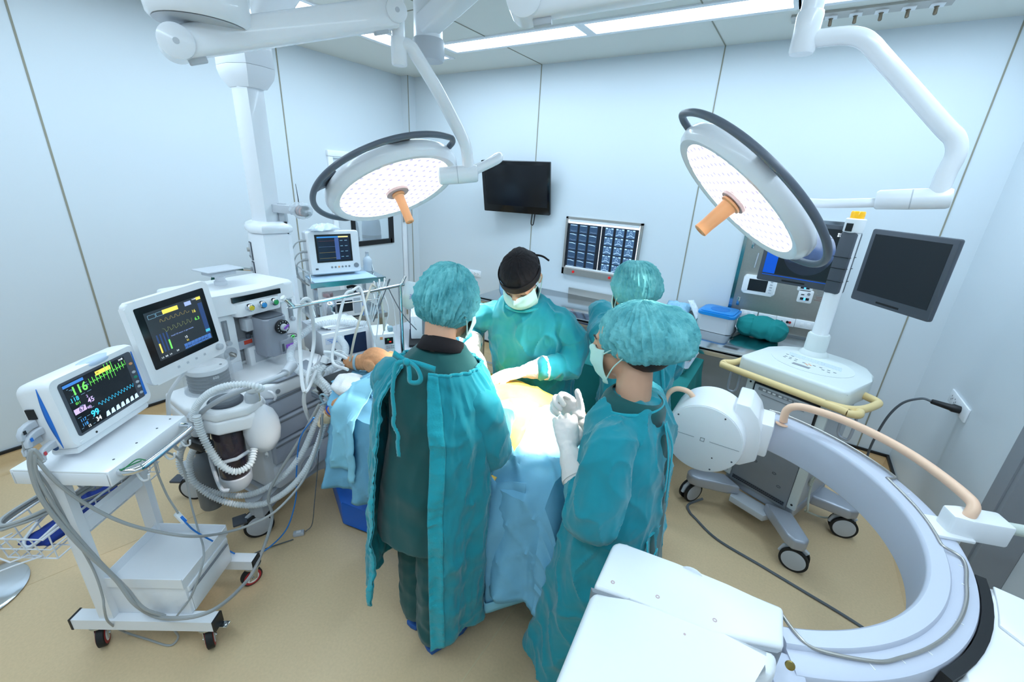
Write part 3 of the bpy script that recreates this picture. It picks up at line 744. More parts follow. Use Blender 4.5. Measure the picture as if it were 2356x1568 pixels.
for i in range(NZ + 1):
    t = i / NZ; row = []
    z0_, zr, zl, zf = 1.285 + .02 * math.sin(PI * 0), .20, .33, .26
    for j in range(NA + 1):
        u = j / NA
        zb = zr + (zl - zr) * u + .02 * math.sin(u * 20)
        z = z0_ + (zb - z0_) * t
        if u < .12: z += .0
        ar, al = g1edges(z); a = ar + (al - ar) * u
        # shoulder slope: the neck line dips to the sides
        p = gown1_pt(a, z)
        edge = max(0, 1 - u / .018) + max(0, 1 - (1 - u) / .025)
        p += (p - ax1(min(z, 1.3))).normalized() * (.004 * edge + .006 * edge * noise.noise(Vector((z * 40, u, 0))))
        row.append(p)
    rows.append(row)
g = put(p1, MB().sheet(rows), 'gown', GOWN, solid=.0025)
put(p1, MB().tube([p + Vector((0, 0, .001)) for p in rows[0]], .0055, 8), 'neck_binding', GOWNT)
# stitched facing along the right edge of the opening and hem bands
def strip(edge_u0, edge_u1, nm, i0=0, i1=NZ):
    rr = []
    for i in range(i0, i1 + 1):
        row = []
        for q in range(7):
            u = edge_u0 + (edge_u1 - edge_u0) * q / 6; j = u * NA; j0 = int(j); fr = j - j0
            p = rows[i][j0].lerp(rows[i][min(NA, j0 + 1)], fr); o_ = (p - ax1(min(p.z, 1.3))); o_.z = 0; o_.normalize()
            row.append(p + o_ * (.0045 + .0022 * noise.noise(Vector((p.z * 55, u * 8, 2))) + (.002 if i % 4 == 0 else 0)))
        rr.append(row)
    return MB().sheet(rr)
fa_ = child_of(p1, strip(.0005, .042, 'gown_facing').build('gown_facing', GOWNT, solid=.0016))
fb_ = child_of(p1, strip(.978, .9995, 'gown_facing').build('gown_facing', GOWNT, solid=.0016))
# sleeves: shoulder to elbow and forward
for A in arms1:
    mb = MB()
    d_ = (A[3] - A[2]).normalized()
    limb(mb, [A[0] + Vector((0, 0, -.005)) - (A[0] - ax1(1.24)).normalized() * .05, A[0] + Vector((0, 0, -.03)), A[1], A[2] + Vector((0, 0, -.015)), A[2].lerp(A[3], .5), A[3] - d_ * .02], [.058, .060, .066, .068, .056, .044])
    putm(p1, voxel_union(mb, .007, 3, lambda p: crease(p, 5.0, 1.3) + .005 * noise.noise(p * 9)), 'gown_sleeve', GOWN)
    mb = MB(); hand_pieces(mb, g=.0016, **hands1[arms1.index(A)]); limb(mb, [A[2].lerp(A[3], .72), A[3]], [.040, .030])
    putm(p1, voxel_union(mb, .0035, 2), 'glove', GLOVE)
# neck tie: bow knot with loops and a dangling end
def ribbon(pts, w, nrm, name, m, parent, jag=0.):
    sp = spline(pts, 8); n_ = Vector(nrm); rr = []
    for i, p in enumerate(sp):
        d = (sp[min(i + 1, len(sp) - 1)] - sp[max(0, i - 1)]).normalized(); s_ = d.cross(n_).normalized()
        j_ = jag * noise.noise(Vector((i * .9, 0, 5)))
        rr.append([p - s_ * w / 2 * (1 + j_), p + n_ * .0015, p + s_ * w / 2 * (1 + j_)])
    return put(parent, MB().sheet(rr), name, m, solid=.0016)
bk = -N1f
def B1(px, py, off=.0):
    """point on the back of the nurse under a pixel"""
    return onplane(px, py, ax1(1.1) + bk * (.155 + off), bk)
ribbon([B1(905, 812), B1(925, 826, .004), B1(938, 832, .008)], .022, bk, 'neck_tie', GOWNT, p1)
ribbon([B1(938, 832, .008), B1(965, 838, .012), B1(1002, 850, .012)], .020, bk, 'neck_tie', GOWNT, p1)
ribbon([B1(936, 830, .010), B1(958, 845, .022), B1(968, 868, .024), B1(962, 879, .022), B1(944, 878, .02), B1(942, 860, .018), B1(940, 835, .012)], .015, bk, 'tie_bow', GOWNT, p1)
ribbon([B1(934, 830, .012), B1(912, 838, .016), B1(906, 870, .016), B1(903, 905, .014), B1(907, 950, .014), B1(905, 975, .014), B1(916, 1000, .014), B1(915, 1020, .014), B1(918, 1050, .013)], .014, bk, 'tie_end', GOWNT, p1, .5)
put(p1, MB().ell(B1(936, 832, .012), (.013, .010, .012), 12, 8), 'tie_knot', GOWNT)
c1 = put(p1, cap_mesh(H1, (.093, .108, .116), (0, -.014, .012), .08, 1.7, lo=-.62, wr=.0075, skew=(0, -.012)), 'bouffant_cap', CAPM)
mask_o = mask(H1, None); child_of(p1, mask_o)
sole(p1, (-.845, 1.085, 0), (-.888, .885, 0), SLIPM); sole(p1, (-1.02, 1.13, 0), (-1.015, .915, 0), SLIPM)
# ---------------------------------------------------------------- surgeon in the black cap, facing the camera over the table
N2f = Vector((.30, -.954, 0)).normalized()
ax2 = axis([(-.965, 1.85, 0), (-.975, 1.82, .80), (-.985, 1.765, 1.05), (-.99, 1.70, 1.27), (-.985, 1.665, 1.36), (-.97, 1.62, 1.44)])
H2 = headframe((-.958, 1.575, 1.462), (.22, -.80, -.66), (.10, -.5, 1))
sr, sl = Vector((-1.15, 1.63, 1.245)), Vector((-.825, 1.742, 1.245))
arms2 = [[sr, Vector((-1.25, 1.65, 1.20)), Vector((-1.275, 1.62, 1.135)), Vector((-1.150, 1.50, 1.105))],
         [sl, Vector((-.765, 1.775, 1.16)), Vector((-.765, 1.73, 1.065)), Vector((-.890, 1.545, 1.055))]]
hands2 = [dict(wrist=(-1.150, 1.50, 1.105), fwd=(.28, -.45, -.62), palm_n=(.55, .5, -.55), side=1, curl=(.95, 1.0, 1.0, 1.0), thumb=.8),
          dict(wrist=(-.890, 1.545, 1.055), fwd=(-.55, -.72, -.10), palm_n=(-.05, .05, -1), side=-1, curl=(.35, .45, .5, .5), thumb=.5)]
legs2 = [[Vector((-1.055, 1.83, .74)), Vector((-1.05, 1.82, .42)), Vector((-1.05, 1.85, .07)), Vector((-1.03, 1.77, .045)), Vector((-1.01, 1.70, .036))],
         [Vector((-.895, 1.87, .74)), Vector((-.885, 1.86, .42)), Vector((-.885, 1.89, .07)), Vector((-.865, 1.81, .045)), Vector((-.845, 1.74, .036))]]
p2 = body('person', 'surgeon in a black cap and teal gown bending over the patient with gloved hands', H2, ax2, N2f, legs2, arms2, hands2, (-.965, 1.85, 0))
def gownfold(amp, seed, z_free, ax_):
    def f(p):
        k = max(0, min(1, (z_free - p.z) / .5)); c = ax_(max(0, min(1.4, p.z))); a = math.atan2(p.y - c.y, p.x - c.x)
        return crease(p, seed, 1.35 * amp) + amp * (.010 * k * math.sin(a * 10 + seed + 2 * noise.noise(p * 3)) + .006 * ridge(p, (7, 7, 2.4), seed) + .003 * noise.noise(Vector((p.x * 20, p.y * 20, p.z * 9))))
    return f
def closed_gown(t, ax_, f, prof, arms, seed, z_free=1.0, amp=1., fore=.9, sleeve=(.060, .062, .064, .064, .052, .040), vox=.0052):
    mb = MB(); torso_rings(mb, ax_, prof, f)
    for A in arms:
        d_ = (A[3] - A[2]).normalized(); c = ax_(A[0].z)
        limb(mb, [A[0] + (c - A[0]) * .35 + Vector((0, 0, .02)), A[0], A[1], A[2], A[2].lerp(A[3], fore * .5), A[2].lerp(A[3], fore)], sleeve)
    return putm(t, voxel_union(mb, vox, 3, gownfold(amp, seed, z_free, ax_)), 'gown', GOWN)
closed_gown(p2, ax2, N2f, [(.22, .235, .17, 0), (.45, .225, .165, 0), (.70, .21, .155, 0), (.90, .20, .150, 0), (1.05, .198, .140, 0), (1.18, .200, .128, .005), (1.26, .188, .110, .005), (1.31, .145, .092, 0), (1.345, .098, .078, 0), (1.36, .08, .07, 0)], arms2, 2.2, 1.0, 1.1, fore=.60)
# neckline with green scrub showing
put(p2, MB().tube([ax2(1.325), ax2(1.36), ax2(1.385).lerp(H2 @ Vector((0, -.03, -.07)), .35)], [.084, .074, .066], 28, cap=False), 'scrub_collar', SCRUB, solid=.004)
rows = []
nk = [ax2(1.352) + N2f * .018 + (Vector((N2f.y, -N2f.x, 0)) * (.092 * math.cos(a)) + N2f * (.084 * math.sin(a))) + Vector((0, 0, -.030 * math.sin(a))) for a in (2 * PI * j / 40 for j in range(40))]
put(p2, MB().tube(spline(nk, 2, True) + [nk[0]], .006, 8), 'neck_binding', GOWNT)
for h, A in zip(hands2, arms2):
    mb = MB(); hand_pieces(mb, g=.0018, **h); d_ = (A[3] - A[2]).normalized()
    e0 = A[2].lerp(A[3], .55)
    limb(mb, [e0, A[2].lerp(A[3], .8), A[3]], [.056, .042, .030])
    gl = putm(p2, voxel_union(mb, .0032, 2, lambda p: .0012 * ridge(p, (60, 60, 60), 3)), 'glove', GLOVE)
    put(p2, MB().tube([e0 - d_ * .004, e0 + d_ * .006], [.0585, .0575], 24), 'glove_cuff', GLOVE)
put(p2, cap_mesh(H2, (.086, .108, .100), (0, -.012, .034), .05, 6.2, lo=-.02, wr=.0022, skew=(0, 0), freq=2.2), 'surgeon_cap', BLACKC)
put(p2, MB().rings([[H2 @ Vector((.0885 * math.cos(a), -.012 + .110 * math.sin(a), z)) for a in (2 * PI * j / 48 for j in range(48))] for z in (.026, .034, .052, .060)], False), 'cap_band', BLACKC, solid=.003)
kn = MB(); kn.ell(H2 @ Vector((-.03, -.126, .03)), (.012, .012, .01)); kn.tube(spline([H2 @ Vector((-.03, -.126, .03)), H2 @ Vector((-.075, -.118, .032)), H2 @ Vector((-.108, -.10, .028))], 5), .0045, 8)
put(p2, kn, 'cap_tie', BLACKC)
child_of(p2, mask(H2, None))
for s_ in (-1, 1):
    put(p2, MB().tube([H2 @ Vector((s_ * x, y, z)) for x, y, z in ((.016, .089, .022), (.034, .085, .029), (.052, .070, .022))], [.0025, .0042, .002], 8), 'eyebrow', HAIRM)
    put(p2, MB().tube([H2 @ Vector((s_ * x, y, z)) for x, y, z in ((.020, .080, .000), (.034, .082, -.004), (.047, .074, -.001))], [.0012, .002, .0012], 6), 'eyelashes', HAIRM)
wb = [ax2(.93) + (Vector((N2f.y, -N2f.x, 0)) * (.204 * math.cos(a)) + N2f * (.153 * math.sin(a))) for a in (2 * PI * j / 48 for j in range(48))]
put(p2, MB().tube(wb + [wb[0]], .007, 6), 'waist_tie', GOWNT)

# ---------------------------------------------------------------- nurse on the right in profile, hands clasped
N3f = Vector((-1, .03, 0)).normalized()
ax3 = axis([(-.300, 1.165, 0), (-.285, 1.17, .80), (-.285, 1.175, 1.02), (-.292, 1.178, 1.20), (-.302, 1.19, 1.30), (-.330, 1.215, 1.38)])
H3 = headframe((-.362, 1.235, 1.415), (-1, .10, -.20), (-.15, 0, 1))
s3l, s3r = Vector((-.292, 1.012, 1.185)), Vector((-.300, 1.345, 1.185))
arms3 = [[s3l, Vector((-.288, .985, 1.07)), Vector((-.305, .985, .965)), Vector((-.455, 1.105, 1.065))],
         [s3r, Vector((-.29, 1.39, 1.07)), Vector((-.325, 1.395, .985)), Vector((-.475, 1.255, 1.085))]]
hands3 = [dict(wrist=(-.455, 1.105, 1.065), fwd=(-.42, .55, .62), palm_n=(-.35, .62, -.55), side=-1, curl=(1.15, 1.2, 1.2, 1.1), thumb=.75),
          dict(wrist=(-.478, 1.250, 1.088), fwd=(-.80, .0, .60), palm_n=(.05, -1, .05), side=1, curl=(1.15, 1.25, 1.3, 1.3), thumb=-.5)]
legs3 = [[Vector((-.29, 1.09, .74)), Vector((-.30, 1.08, .42)), Vector((-.31, 1.07, .07)), Vector((-.39, 1.085, .045)), Vector((-.452, 1.10, .032))],
         [Vector((-.29, 1.25, .74)), Vector((-.30, 1.26, .42)), Vector((-.31, 1.26, .07)), Vector((-.39, 1.265, .045)), Vector((-.46, 1.27, .032))]]
p3 = body('person', 'nurse in profile with clasped gloved hands, puffy cap and teal gown', H3, ax3, N3f, legs3, arms3, hands3, (-.30, 1.165, 0))
closed_gown(p3, ax3, N3f, [(.17, .215, .205, .03), (.30, .21, .19, .02), (.60, .20, .165, .01), (.80, .192, .145, .0), (.88, .182, .132, 0), (.96, .178, .130, 0), (1.08, .180, .125, .0), (1.16, .182, .112, .0), (1.21, .160, .098, 0), (1.245, .112, .082, 0), (1.262, .085, .072, 0)], arms3, 7.7, .9, 1.05, fore=.58,
            sleeve=(.055, .060, .066, .070, .054, .036))
put(p3, MB().tube([ax3(1.225), ax3(1.262) - N3f * .008, ax3(1.285) - N3f * .012], [.100, .092, .076], 28, cap=False), 'scrub_collar', SCRUB, solid=.004)
nk = [ax3(1.255) + N3f * .0 + (Vector((N3f.y, -N3f.x, 0)) * (.098 * math.cos(a)) + N3f * (.086 * math.sin(a))) + Vector((0, 0, -.016 * math.sin(a))) for a in (2 * PI * j / 40 for j in range(40))]
put(p3, MB().tube(spline(nk, 2, True) + [nk[0]], .006, 8), 'neck_binding', GOWNT)
for h, A in zip(hands3, arms3):
    mb = MB(); hand_pieces(mb, g=.0014, **h); d_ = (A[3] - A[2]).normalized(); e0 = A[2].lerp(A[3], .55)
    limb(mb, [e0, A[2].lerp(A[3], .8), A[3]], [.052, .041, .029])
    putm(p3, voxel_union(mb, .0030, 2, lambda p: .0010 * ridge(p, (50, 50, 60), 3)), 'glove', GLOVE)
    put(p3, MB().tube([e0 - d_ * .004, e0 + d_ * .006], [.0545, .0535], 24), 'glove_cuff', GLOVE)
put(p3, cap_mesh(H3, (.104, .142, .098), (0, -.062, .030), .10, 3.9, lo=-.55, wr=.006, skew=(0, -.016)), 'bouffant_cap', CAPM)
put(p3, MB().ell((0, -.075, .005), (.088, .085, .085), M=H3), 'hair', HAIRM)
child_of(p3, mask(H3, None))
for s_ in (-1, 1):
    put(p3, MB().tube([H3 @ Vector((s_ * x, y, z)) for x, y, z in ((.016, .088, .024), (.034, .084, .030), (.052, .068, .024))], [.002, .0034, .0015], 8), 'eyebrow', HAIRM)
    put(p3, MB().tube([H3 @ Vector((s_ * x, y, z)) for x, y, z in ((.020, .079, .002), (.034, .081, -.002), (.047, .073, .0))], [.0012, .002, .0012], 6), 'eyelashes', HAIRM)
wb = [ax3(.885) + (Vector((N3f.y, -N3f.x, 0)) * (.187 * math.cos(a)) + N3f * (.137 * math.sin(a))) for a in (2 * PI * j / 48 for j in range(48))]
put(p3, MB().tube(wb + [wb[0]], .008, 6), 'waist_tie', GOWNT)
b3 = -N3f
def B3(y, z, o=.0): return Vector((ax3(z).x + .128 + o, 1.175 + y, z))
def ribbon3(pts, w, nm): return ribbon(pts, w, b3, nm, GOWNT, p3, .3)
ribbon3([B3(-.02, 1.235, -.02), B3(-.05, 1.17, .004), B3(-.06, 1.10, .012), B3(-.055, 1.04, .012)], .018, 'neck_tie')
ribbon3([B3(-.01, 1.235, -.02), B3(.0, 1.16, .004), B3(-.02, 1.07, .012), B3(-.02, .98, .016)], .018, 'neck_tie')
ribbon3([B3(-.11, .89, .0), B3(-.13, .84, .02), B3(-.10, .86, .03), B3(-.09, .80, .03), B3(-.10, .70, .04)], .02, 'waist_tie_end')
# open back edge: green scrubs between the panels
mb = MB(); torso_rings(mb, ax3, [(.24, .11, .06, -.135), (.6, .10, .05, -.13), (.85, .08, .04, -.105), (1.1, .05, .03, -.10), (1.22, .04, .03, -.07)], N3f)
putm(p3, voxel_union(mb, .007, 3, fold1), 'scrub_back', SCRUB)
sole(p3, (-.475, 1.105, 0), (-.275, 1.065, 0), SLIPM); sole(p3, (-.475, 1.275, 0), (-.275, 1.26, 0), SLIPM)


# ---------------------------------------------------------------- person at the instrument table, back to the camera
N4f = Vector((-.62, .78, 0)).normalized()
ax4 = axis([(-.49, 1.99, 0), (-.495, 1.985, .80), (-.505, 1.97, 1.05), (-.515, 1.945, 1.22), (-.53, 1.92, 1.32), (-.545, 1.89, 1.40)])
H4 = headframe((-.552, 1.872, 1.435), (-.75, .62, -.30), (-.1, .1, 1))
s4l, s4r = Vector((-.645, 1.855, 1.20)), Vector((-.395, 2.05, 1.20))
arms4 = [[s4l, Vector((-.70, 1.98, 1.20)), Vector((-.745, 2.08, 1.24)), Vector((-.74, 2.26, 1.12))],
         [s4r, Vector((-.38, 2.10, 1.08)), Vector((-.40, 2.16, .99)), Vector((-.54, 2.33, .98))]]
hands4 = [dict(wrist=(-.74, 2.26, 1.12), fwd=(.1, .8, -.5), palm_n=(.2, -.2, -1), side=1, curl=(.6, .7, .7, .7)),
          dict(wrist=(-.54, 2.33, .98), fwd=(-.5, .8, -.3), palm_n=(0, 0, -1), side=-1, curl=(.6, .7, .7, .7))]
legs4 = [[Vector((-.555, 1.93, .74)), Vector((-.55, 1.93, .42)), Vector((-.545, 1.92, .07)), Vector((-.60, 1.99, .045)), Vector((-.65, 2.05, .036))],
         [Vector((-.42, 2.03, .74)), Vector((-.42, 2.03, .42)), Vector((-.415, 2.02, .07)), Vector((-.47, 2.09, .045)), Vector((-.51, 2.15, .036))]]
p4 = body('person', 'person in teal gown and cap with back turned, working at the green instrument table', H4, ax4, N4f, legs4, arms4, hands4, (-.49, 1.99, 0))
closed_gown(p4, ax4, N4f, [(.24, .175, .165, 0), (.5, .175, .16, 0), (.80, .17, .145, 0), (1.0, .168, .130, 0), (1.12, .178, .120, 0), (1.19, .17, .105, 0), (1.24, .125, .088, 0), (1.28, .085, .072, 0)], arms4, 11.3, 1.0, 1.0)
put(p4, MB().tube([ax4(1.245), ax4(1.29), ax4(1.32)], [.086, .074, .064], 28, cap=False), 'scrub_collar', SCRUB, solid=.004)
for h, A in zip(hands4, arms4):
    mb = MB(); hand_pieces(mb, g=.0016, **h); limb(mb, [A[2].lerp(A[3], .6), A[3]], [.045, .030])
    putm(p4, voxel_union(mb, .0035, 2), 'glove', GLOVE)
put(p4, cap_mesh(H4, (.098, .122, .108), (0, -.026, .020), .09, 9.1, lo=-.60, wr=.005, skew=(0, -.012)), 'bouffant_cap', CAPM)
child_of(p4, mask(H4, None))
b4 = -N4f
def B4(px, py, o=0.): return onplane(px, py, ax4(1.0) + b4 * (.135 + o), b4)
ribbon([B4(1505, 752), B4(1520, 800), B4(1524, 850), B4(1527, 900)], .018, b4, 'neck_tie', GOWNT, p4, .3)
for a, b in (((-.66, 2.06, 0), (-.53, 1.90, 0)), ((-.52, 2.17, 0), (-.40, 2.0, 0))): sole(p4, a, b, SLIPM)
# ================================================================ OPERATING TABLE, PATIENT, DRAPES
TZ = .865
t = thing('operating_table', 'operating table with black pads and a blue cast base under the drapes', 'operating table', (-1.25, 1.37, 0))
basep = [(-.70, -.27), (-.46, -.335), (-.26, -.20), (.18, -.20), (.30, -.26), (.42, -.20), (.42, .20), (.30, .26), (-.26, .20), (-.46, .335), (-.70, .25)]
bb = [at(733, 1118, .0), at(797, 1208, .0)]
MB().prism([(-.78, -.12), (-.49, -.262), (-.33, -.215), (.2, -.17), (.42, -.17), (.42, .17), (.2, .17), (-.33, .215), (-.49, .262), (-.78, .12)], .025, .17, bev=.008).build('base', mat('blue_cast_base', (24, 104, 206), .4, noise_amt=.04), t)
MB().prism([(-.70, -.08), (-.47, -.22), (.4, -.15), (.4, .15), (-.47, .22), (-.70, .08)], .0, .025).build('base_foot', RUBBER, t)
MB().prism([(-.42, -.10), (-.24, -.16), (.16, -.16), (.16, .16), (-.24, .16), (-.42, .10)], .17, .62, bev=.01).build('column', mat('bronze_grey_steel', (150, 140, 140), .35, .6), t)
MB().prism([(-.36, -.08), (-.22, -.14), (.14, -.14), (.14, .14), (-.22, .14), (-.36, .08)], .62, TZ - .09, bev=.008).build('upper_column', STEEL, t)
MB().box((.0, 0, TZ - .075), (1.30, .50, .03)).build('table_frame', STEEL, t)
for s_ in (-1, 1): MB().box((.0, s_ * .265, TZ - .065), (1.25, .012, .028), bev=.003).build('side_rail', STEELM, t)
MB().box((.16, 0, TZ - .03), (.98, .50, .06), bev=.02, seg=3).build('body_pad', BLACKP, t)
MB().box((-.475, 0, TZ - .025), (.30, .50, .075), bev=.025, seg=3).build('head_pad', BLACKP, t)
# patient: a dog under the drapes; the muzzle and one forepaw show
FUR = mat('tan_dog_fur', (214, 152, 108), .9, noise_amt=.22, noise_scale=60, bump=.6, bump_scale=260)
CREAM = mat('cream_dog_fur', (236, 214, 180), .9, noise_amt=.18, noise_scale=60, bump=.6, bump_scale=260)
dg = thing('dog', 'tan dog lying under blue drapes, muzzle and one forepaw showing', 'dog', (-1.3, 1.37, TZ))
mb = MB(); L = lambda *p: Vector(p) - Vector((-1.3, 1.37, TZ)) if False else Vector(p)
limb(mb, [(-1.50, 1.38, .935), (-1.25, 1.39, .935), (-.95, 1.40, .925), (-.72, 1.40, .91)], [.065, .075, .065, .045])
limb(mb, [(-1.50, 1.38, .94), (-1.60, 1.36, .955), (-1.66, 1.345, .96)], [.07, .06, .07])
mb.ell((-1.665, 1.345, .965), (.075, .07, .065)); limb(mb, [(-1.68, 1.335, .955), (-1.755, 1.30, .940), (-1.795, 1.285, .932)], [.050, .040, .034])
mb.ell((-1.812, 1.276, .945), (.016, .02, .014))
for s_ in (-1, 1): mb.ell((-1.62, 1.345 + s_ * .075, .965), (.05, .014, .035))
limb(mb, [(-1.46, 1.28, .905), (-1.56, 1.12, .862), (-1.63, 1.09, .83), (-1.715, 1.09, .755), (-1.742, 1.083, .715)], [.04, .035, .032, .027, .030])
for s_ in (-1.5, -.5, .5, 1.5): mb.ell((-1.752 + .006 * abs(s_), 1.080 + s_ * .017, .697), (.016, .012, .018))
limb(mb, [(-1.46, 1.48, .93), (-1.55, 1.53, .92), (-1.66, 1.54, .91)], [.04, .03, .028])
for y in (1.28, 1.52): limb(mb, [(-.80, y + .04 * (1.40 - y) / .12, .91), (-.70, y, .90), (-.62, y, .895)], [.035, .025, .02])
child_of(dg, link('body', voxel_union(mb, .006, 2, lambda p: .002 * noise.noise(p * 60)), FUR))
put(dg, MB().ell((-1.822, 1.271, .948), (.010, .017, .011)), 'nose', BLACKP)
put(dg, MB().tube([(-1.748, 1.3045, .941), (-1.76, 1.2985, .940)], [.0445, .0440], 24), 'muzzle_tape', mat('blue_grey_tape', (150, 178, 190), .6))
mb = MB(); limb(mb, [(-1.722, 1.089, .744), (-1.744, 1.082, .714)], [.030, .033]); 
for s_ in (-1.5, -.5, .5, 1.5): mb.ell((-1.754 + .006 * abs(s_), 1.079 + s_ * .018, .694), (.018, .0135, .020))
putm(dg, voxel_union(mb, .004, 2, lambda p: .002 * noise.noise(p * 80)), 'forepaw', CREAM)
for s_ in (-1, 0, 1): put(dg, MB().ell((-1.768, 1.079 + s_ * .018, .684), (.004, .004, .006), 8, 6), 'claw', BLACKP)
put(dg, MB().tube([(-1.655, 1.105, .82), (-1.70, 1.094, .772)], [.037, .034], 20), 'leg_wrap', mat('royal_blue_wrap', (24, 84, 205), .6, bump=.3, bump_scale=120))
put(dg, MB().tube(spline([(-1.715, 1.10, .775), (-1.74, 1.08, .80), (-1.75, 1.07, .84), (-1.72, 1.07, .86), (-1.70, 1.08, .83), (-1.74, 1.06, .80)], 6), .005, 6), 'tie_string', mat('blue_grey_tape', (150, 178, 190), .6))
# towel beside the head
mb = MB(); mb.ell((-1.66, 1.17, .895), (.075, .075, .045), 36, 20)
o = putm(dg, voxel_union(mb, .005, 1, lambda p: .009 * ridge(p, (16, 16, 16), 2.0)), 'tmp', WHITEP); o.parent = None; o.location = (0, 0, 0); o.name = 'towel'
MATS_T = mat('white_terry', (240, 242, 242), .9, bump=.5, bump_scale=300); o.data.materials.clear(); o.data.materials.append(MATS_T)
tag(o, 'rolled white towel tucked under the drape beside the muzzle', 'towel')

def bodyhump(x, y):
    k = max(0, min(1, (x + 1.72) / .22)) * max(0, min(1, (-.42 - x) / .42)); k = k * k * (3 - 2 * k)
    w = .26; u = (y - 1.40) / w
    return .008 + k * .135 * max(0, 1 - u * u) ** .7
def gridfold(u, v, ph):
    s_ = 0
    for c_, d_ in ((.78, .62), (-.60, .80)):
        q = (u * c_ + v * d_ + .012 * noise.noise(Vector((u * 6, v * 6, ph)))) / .125
        e = (q - math.floor(q) - .5) * .125
        s_ += .0075 * math.exp(-(e / .0085) ** 2) + .004 * math.cos(q * PI)
    return s_
def drape_profile(x, zb_near, zb_far, ph, lift=0., n=24, amp=1.):
    """section of a drape across the table, from the near hem over the patient to the far hem"""
    out = []; y0, y1 = 1.085, 1.655
    for k in range(n):
        s_ = k / n; z = zb_near + (TZ - .02 - zb_near) * s_; h = 1 - s_
        f = (.022 * math.sin(x * 34 + ph) + .016 * noise.noise(Vector((x * 14, ph, 0))) + .014 * ridge(Vector((x, 0, z)), (8, 1, 3), ph)) * (.3 + h) * amp
        out.append(Vector((x + .012 * noise.noise(Vector((x * 9, z * 5, ph))), y0 - .016 - .035 * h - f - gridfold(x, z, ph), z)))
    m = 60
    for k in range(m + 1):
        y = y0 + (y1 - y0) * k / m; e = min(1, min(k, m - k) / 5); c = TZ - .02 + .026 * math.sin(e * PI / 2)
        z = c + bodyhump(x, y) * min(1, e) + .004 * ridge(Vector((x, y, 0)), (9, 9, 1), ph) * e + gridfold(x, y, ph) * e + lift
        out.append(Vector((x, y, z)))
    for k in range(1, n + 1):
        s_ = k / n; z = TZ - .02 + (zb_far - TZ + .02) * s_
        f = .020 * math.sin(x * 30 + ph) * s_
        out.append(Vector((x, y1 + .016 + .03 * s_ + f, z)))
    return out
CREASED = []
def creased(rows, pitch, d=.0035):
    return rows
# head-side drape
xs = [-1.735 + (.60) * k / 90 for k in range(91)]
rows = []
for i, x in enumerate(xs):
    zb = .40 if x < -1.50 else .42
    if x > -1.60: zb = .40 - .02 * math.sin((x + 1.6) * 9)
    p = drape_profile(x, zb, .55, 1.1, amp=1.3); k = max(0, 1 - i / 9)
    for q in p: q.x += .05 * math.sin((q.z - .5) * 2.2) * (1 if q.y < 1.15 else 0) - .04 * k * (q.z > TZ)
    rows.append(p)
o = MB().sheet(rows).build('patient_drape', DRAPE, solid=.0022); tag(o, 'blue disposable drape over the head half of the patient, hanging left of the turned nurse', 'drape', 'blue drapes on the patient')
# a second, folded strip over it
rows = []
for k in range(25):
    x = -1.66 + .17 * k / 24; p = drape_profile(x, .43, .6, 2.7, lift=.010, amp=1.)
    rows.append([q + Vector((.06 * (1 - abs(q.z - .7)), -.030 if q.y < 1.2 else 0, .008)) for q in p[5:78]])
o = MB().sheet(rows).build('patient_drape', mat('pale_blue_drape', (142, 206, 228), .75, bump=.4, bump_scale=6, crease=.01), solid=.0022)
tag(o, 'paler blue drape strip folded over the patient near the muzzle', 'drape', 'blue drapes on the patient')
# foot-side drape with the end flap
xs = [-.735 + .235 * k / 50 for k in range(51)]; rows = []
for i, x in enumerate(xs):
    p = drape_profile(x, .36, .5, 4.2, lift=.004); k = 1 - i / 50
    rows.append([q + Vector((.05 * k * math.sin(q.y * 14) * (q.z > TZ), 0, 0)) for q in p])
for j in range(1, 25):
    s_ = j / 24; base = rows[50]; row = []
    for q in base:
        z = min(q.z, q.z + (.30 - q.z) * s_) if q.z > .30 else q.z
        fo = .018 * ridge(q, (1, 7, 3), 2.2) * s_ + .02 * math.sin(q.y * 26) * s_
        row.append(Vector((-.500 + .045 * math.sin(min(1, s_ * 3) * PI / 2) + .03 * s_ + fo, q.y + (1.30 - q.y) * .02 * s_, z)))
    rows.append(row)
o = MB().sheet(rows).build('patient_drape', DRAPE, solid=.0022); tag(o, 'blue creased drape over the foot end of the operating table', 'drape', 'blue drapes on the patient')
# hanging box-folded corner with its pale cuff
def corner(z, g=0.):
    k = (.72 - z) / .45; q = max(0, min(1, (.885 - z) / .22)); q = q * q * (3 - 2 * q)
    return [Vector((-.80, 1.078 - .026 * q, z)), Vector((-.745 + .01 * k, 1.072 - .028 * q + .015 * k - g, z)), Vector((-.70, 1.066 - .058 * q + .02 * k - g, z)), Vector((-.650 + .01 * k, 1.070 - .022 * q + .03 * k - g, z)), Vector((-.580 + .01 * k, 1.078 + .024 * q + .04 * k, z))]
rows = []
for k in range(19):
    z = .89 - .62 * k / 18; rows.append([p + Vector((.006 * noise.noise(p * 14), .008 * ridge(p, (9, 9, 9), 1), -.05 * (1 - abs(j - 16) / 16))) for j, p in enumerate(spline(corner(z), 8))])
o2 = MB().sheet(rows).build('drape_corner', DRAPE, o, solid=.002)
rows = []
for k in range(4):
    rows.append([p + Vector((0, -.006, 0)) for p in rows_ ] if False else [p + Vector((.002, -.007, .055 - .055 * k / 3)) for p in [v for v in spline(corner(.27), 8)]])
for r in rows:
    for j, p in enumerate(r): p.z += -.05 * (1 - abs(j - 16) / 16)
MB().sheet(rows).build('drape_cuff', mat('pale_blue_drape', (142, 206, 228), .75), o2, solid=.002)
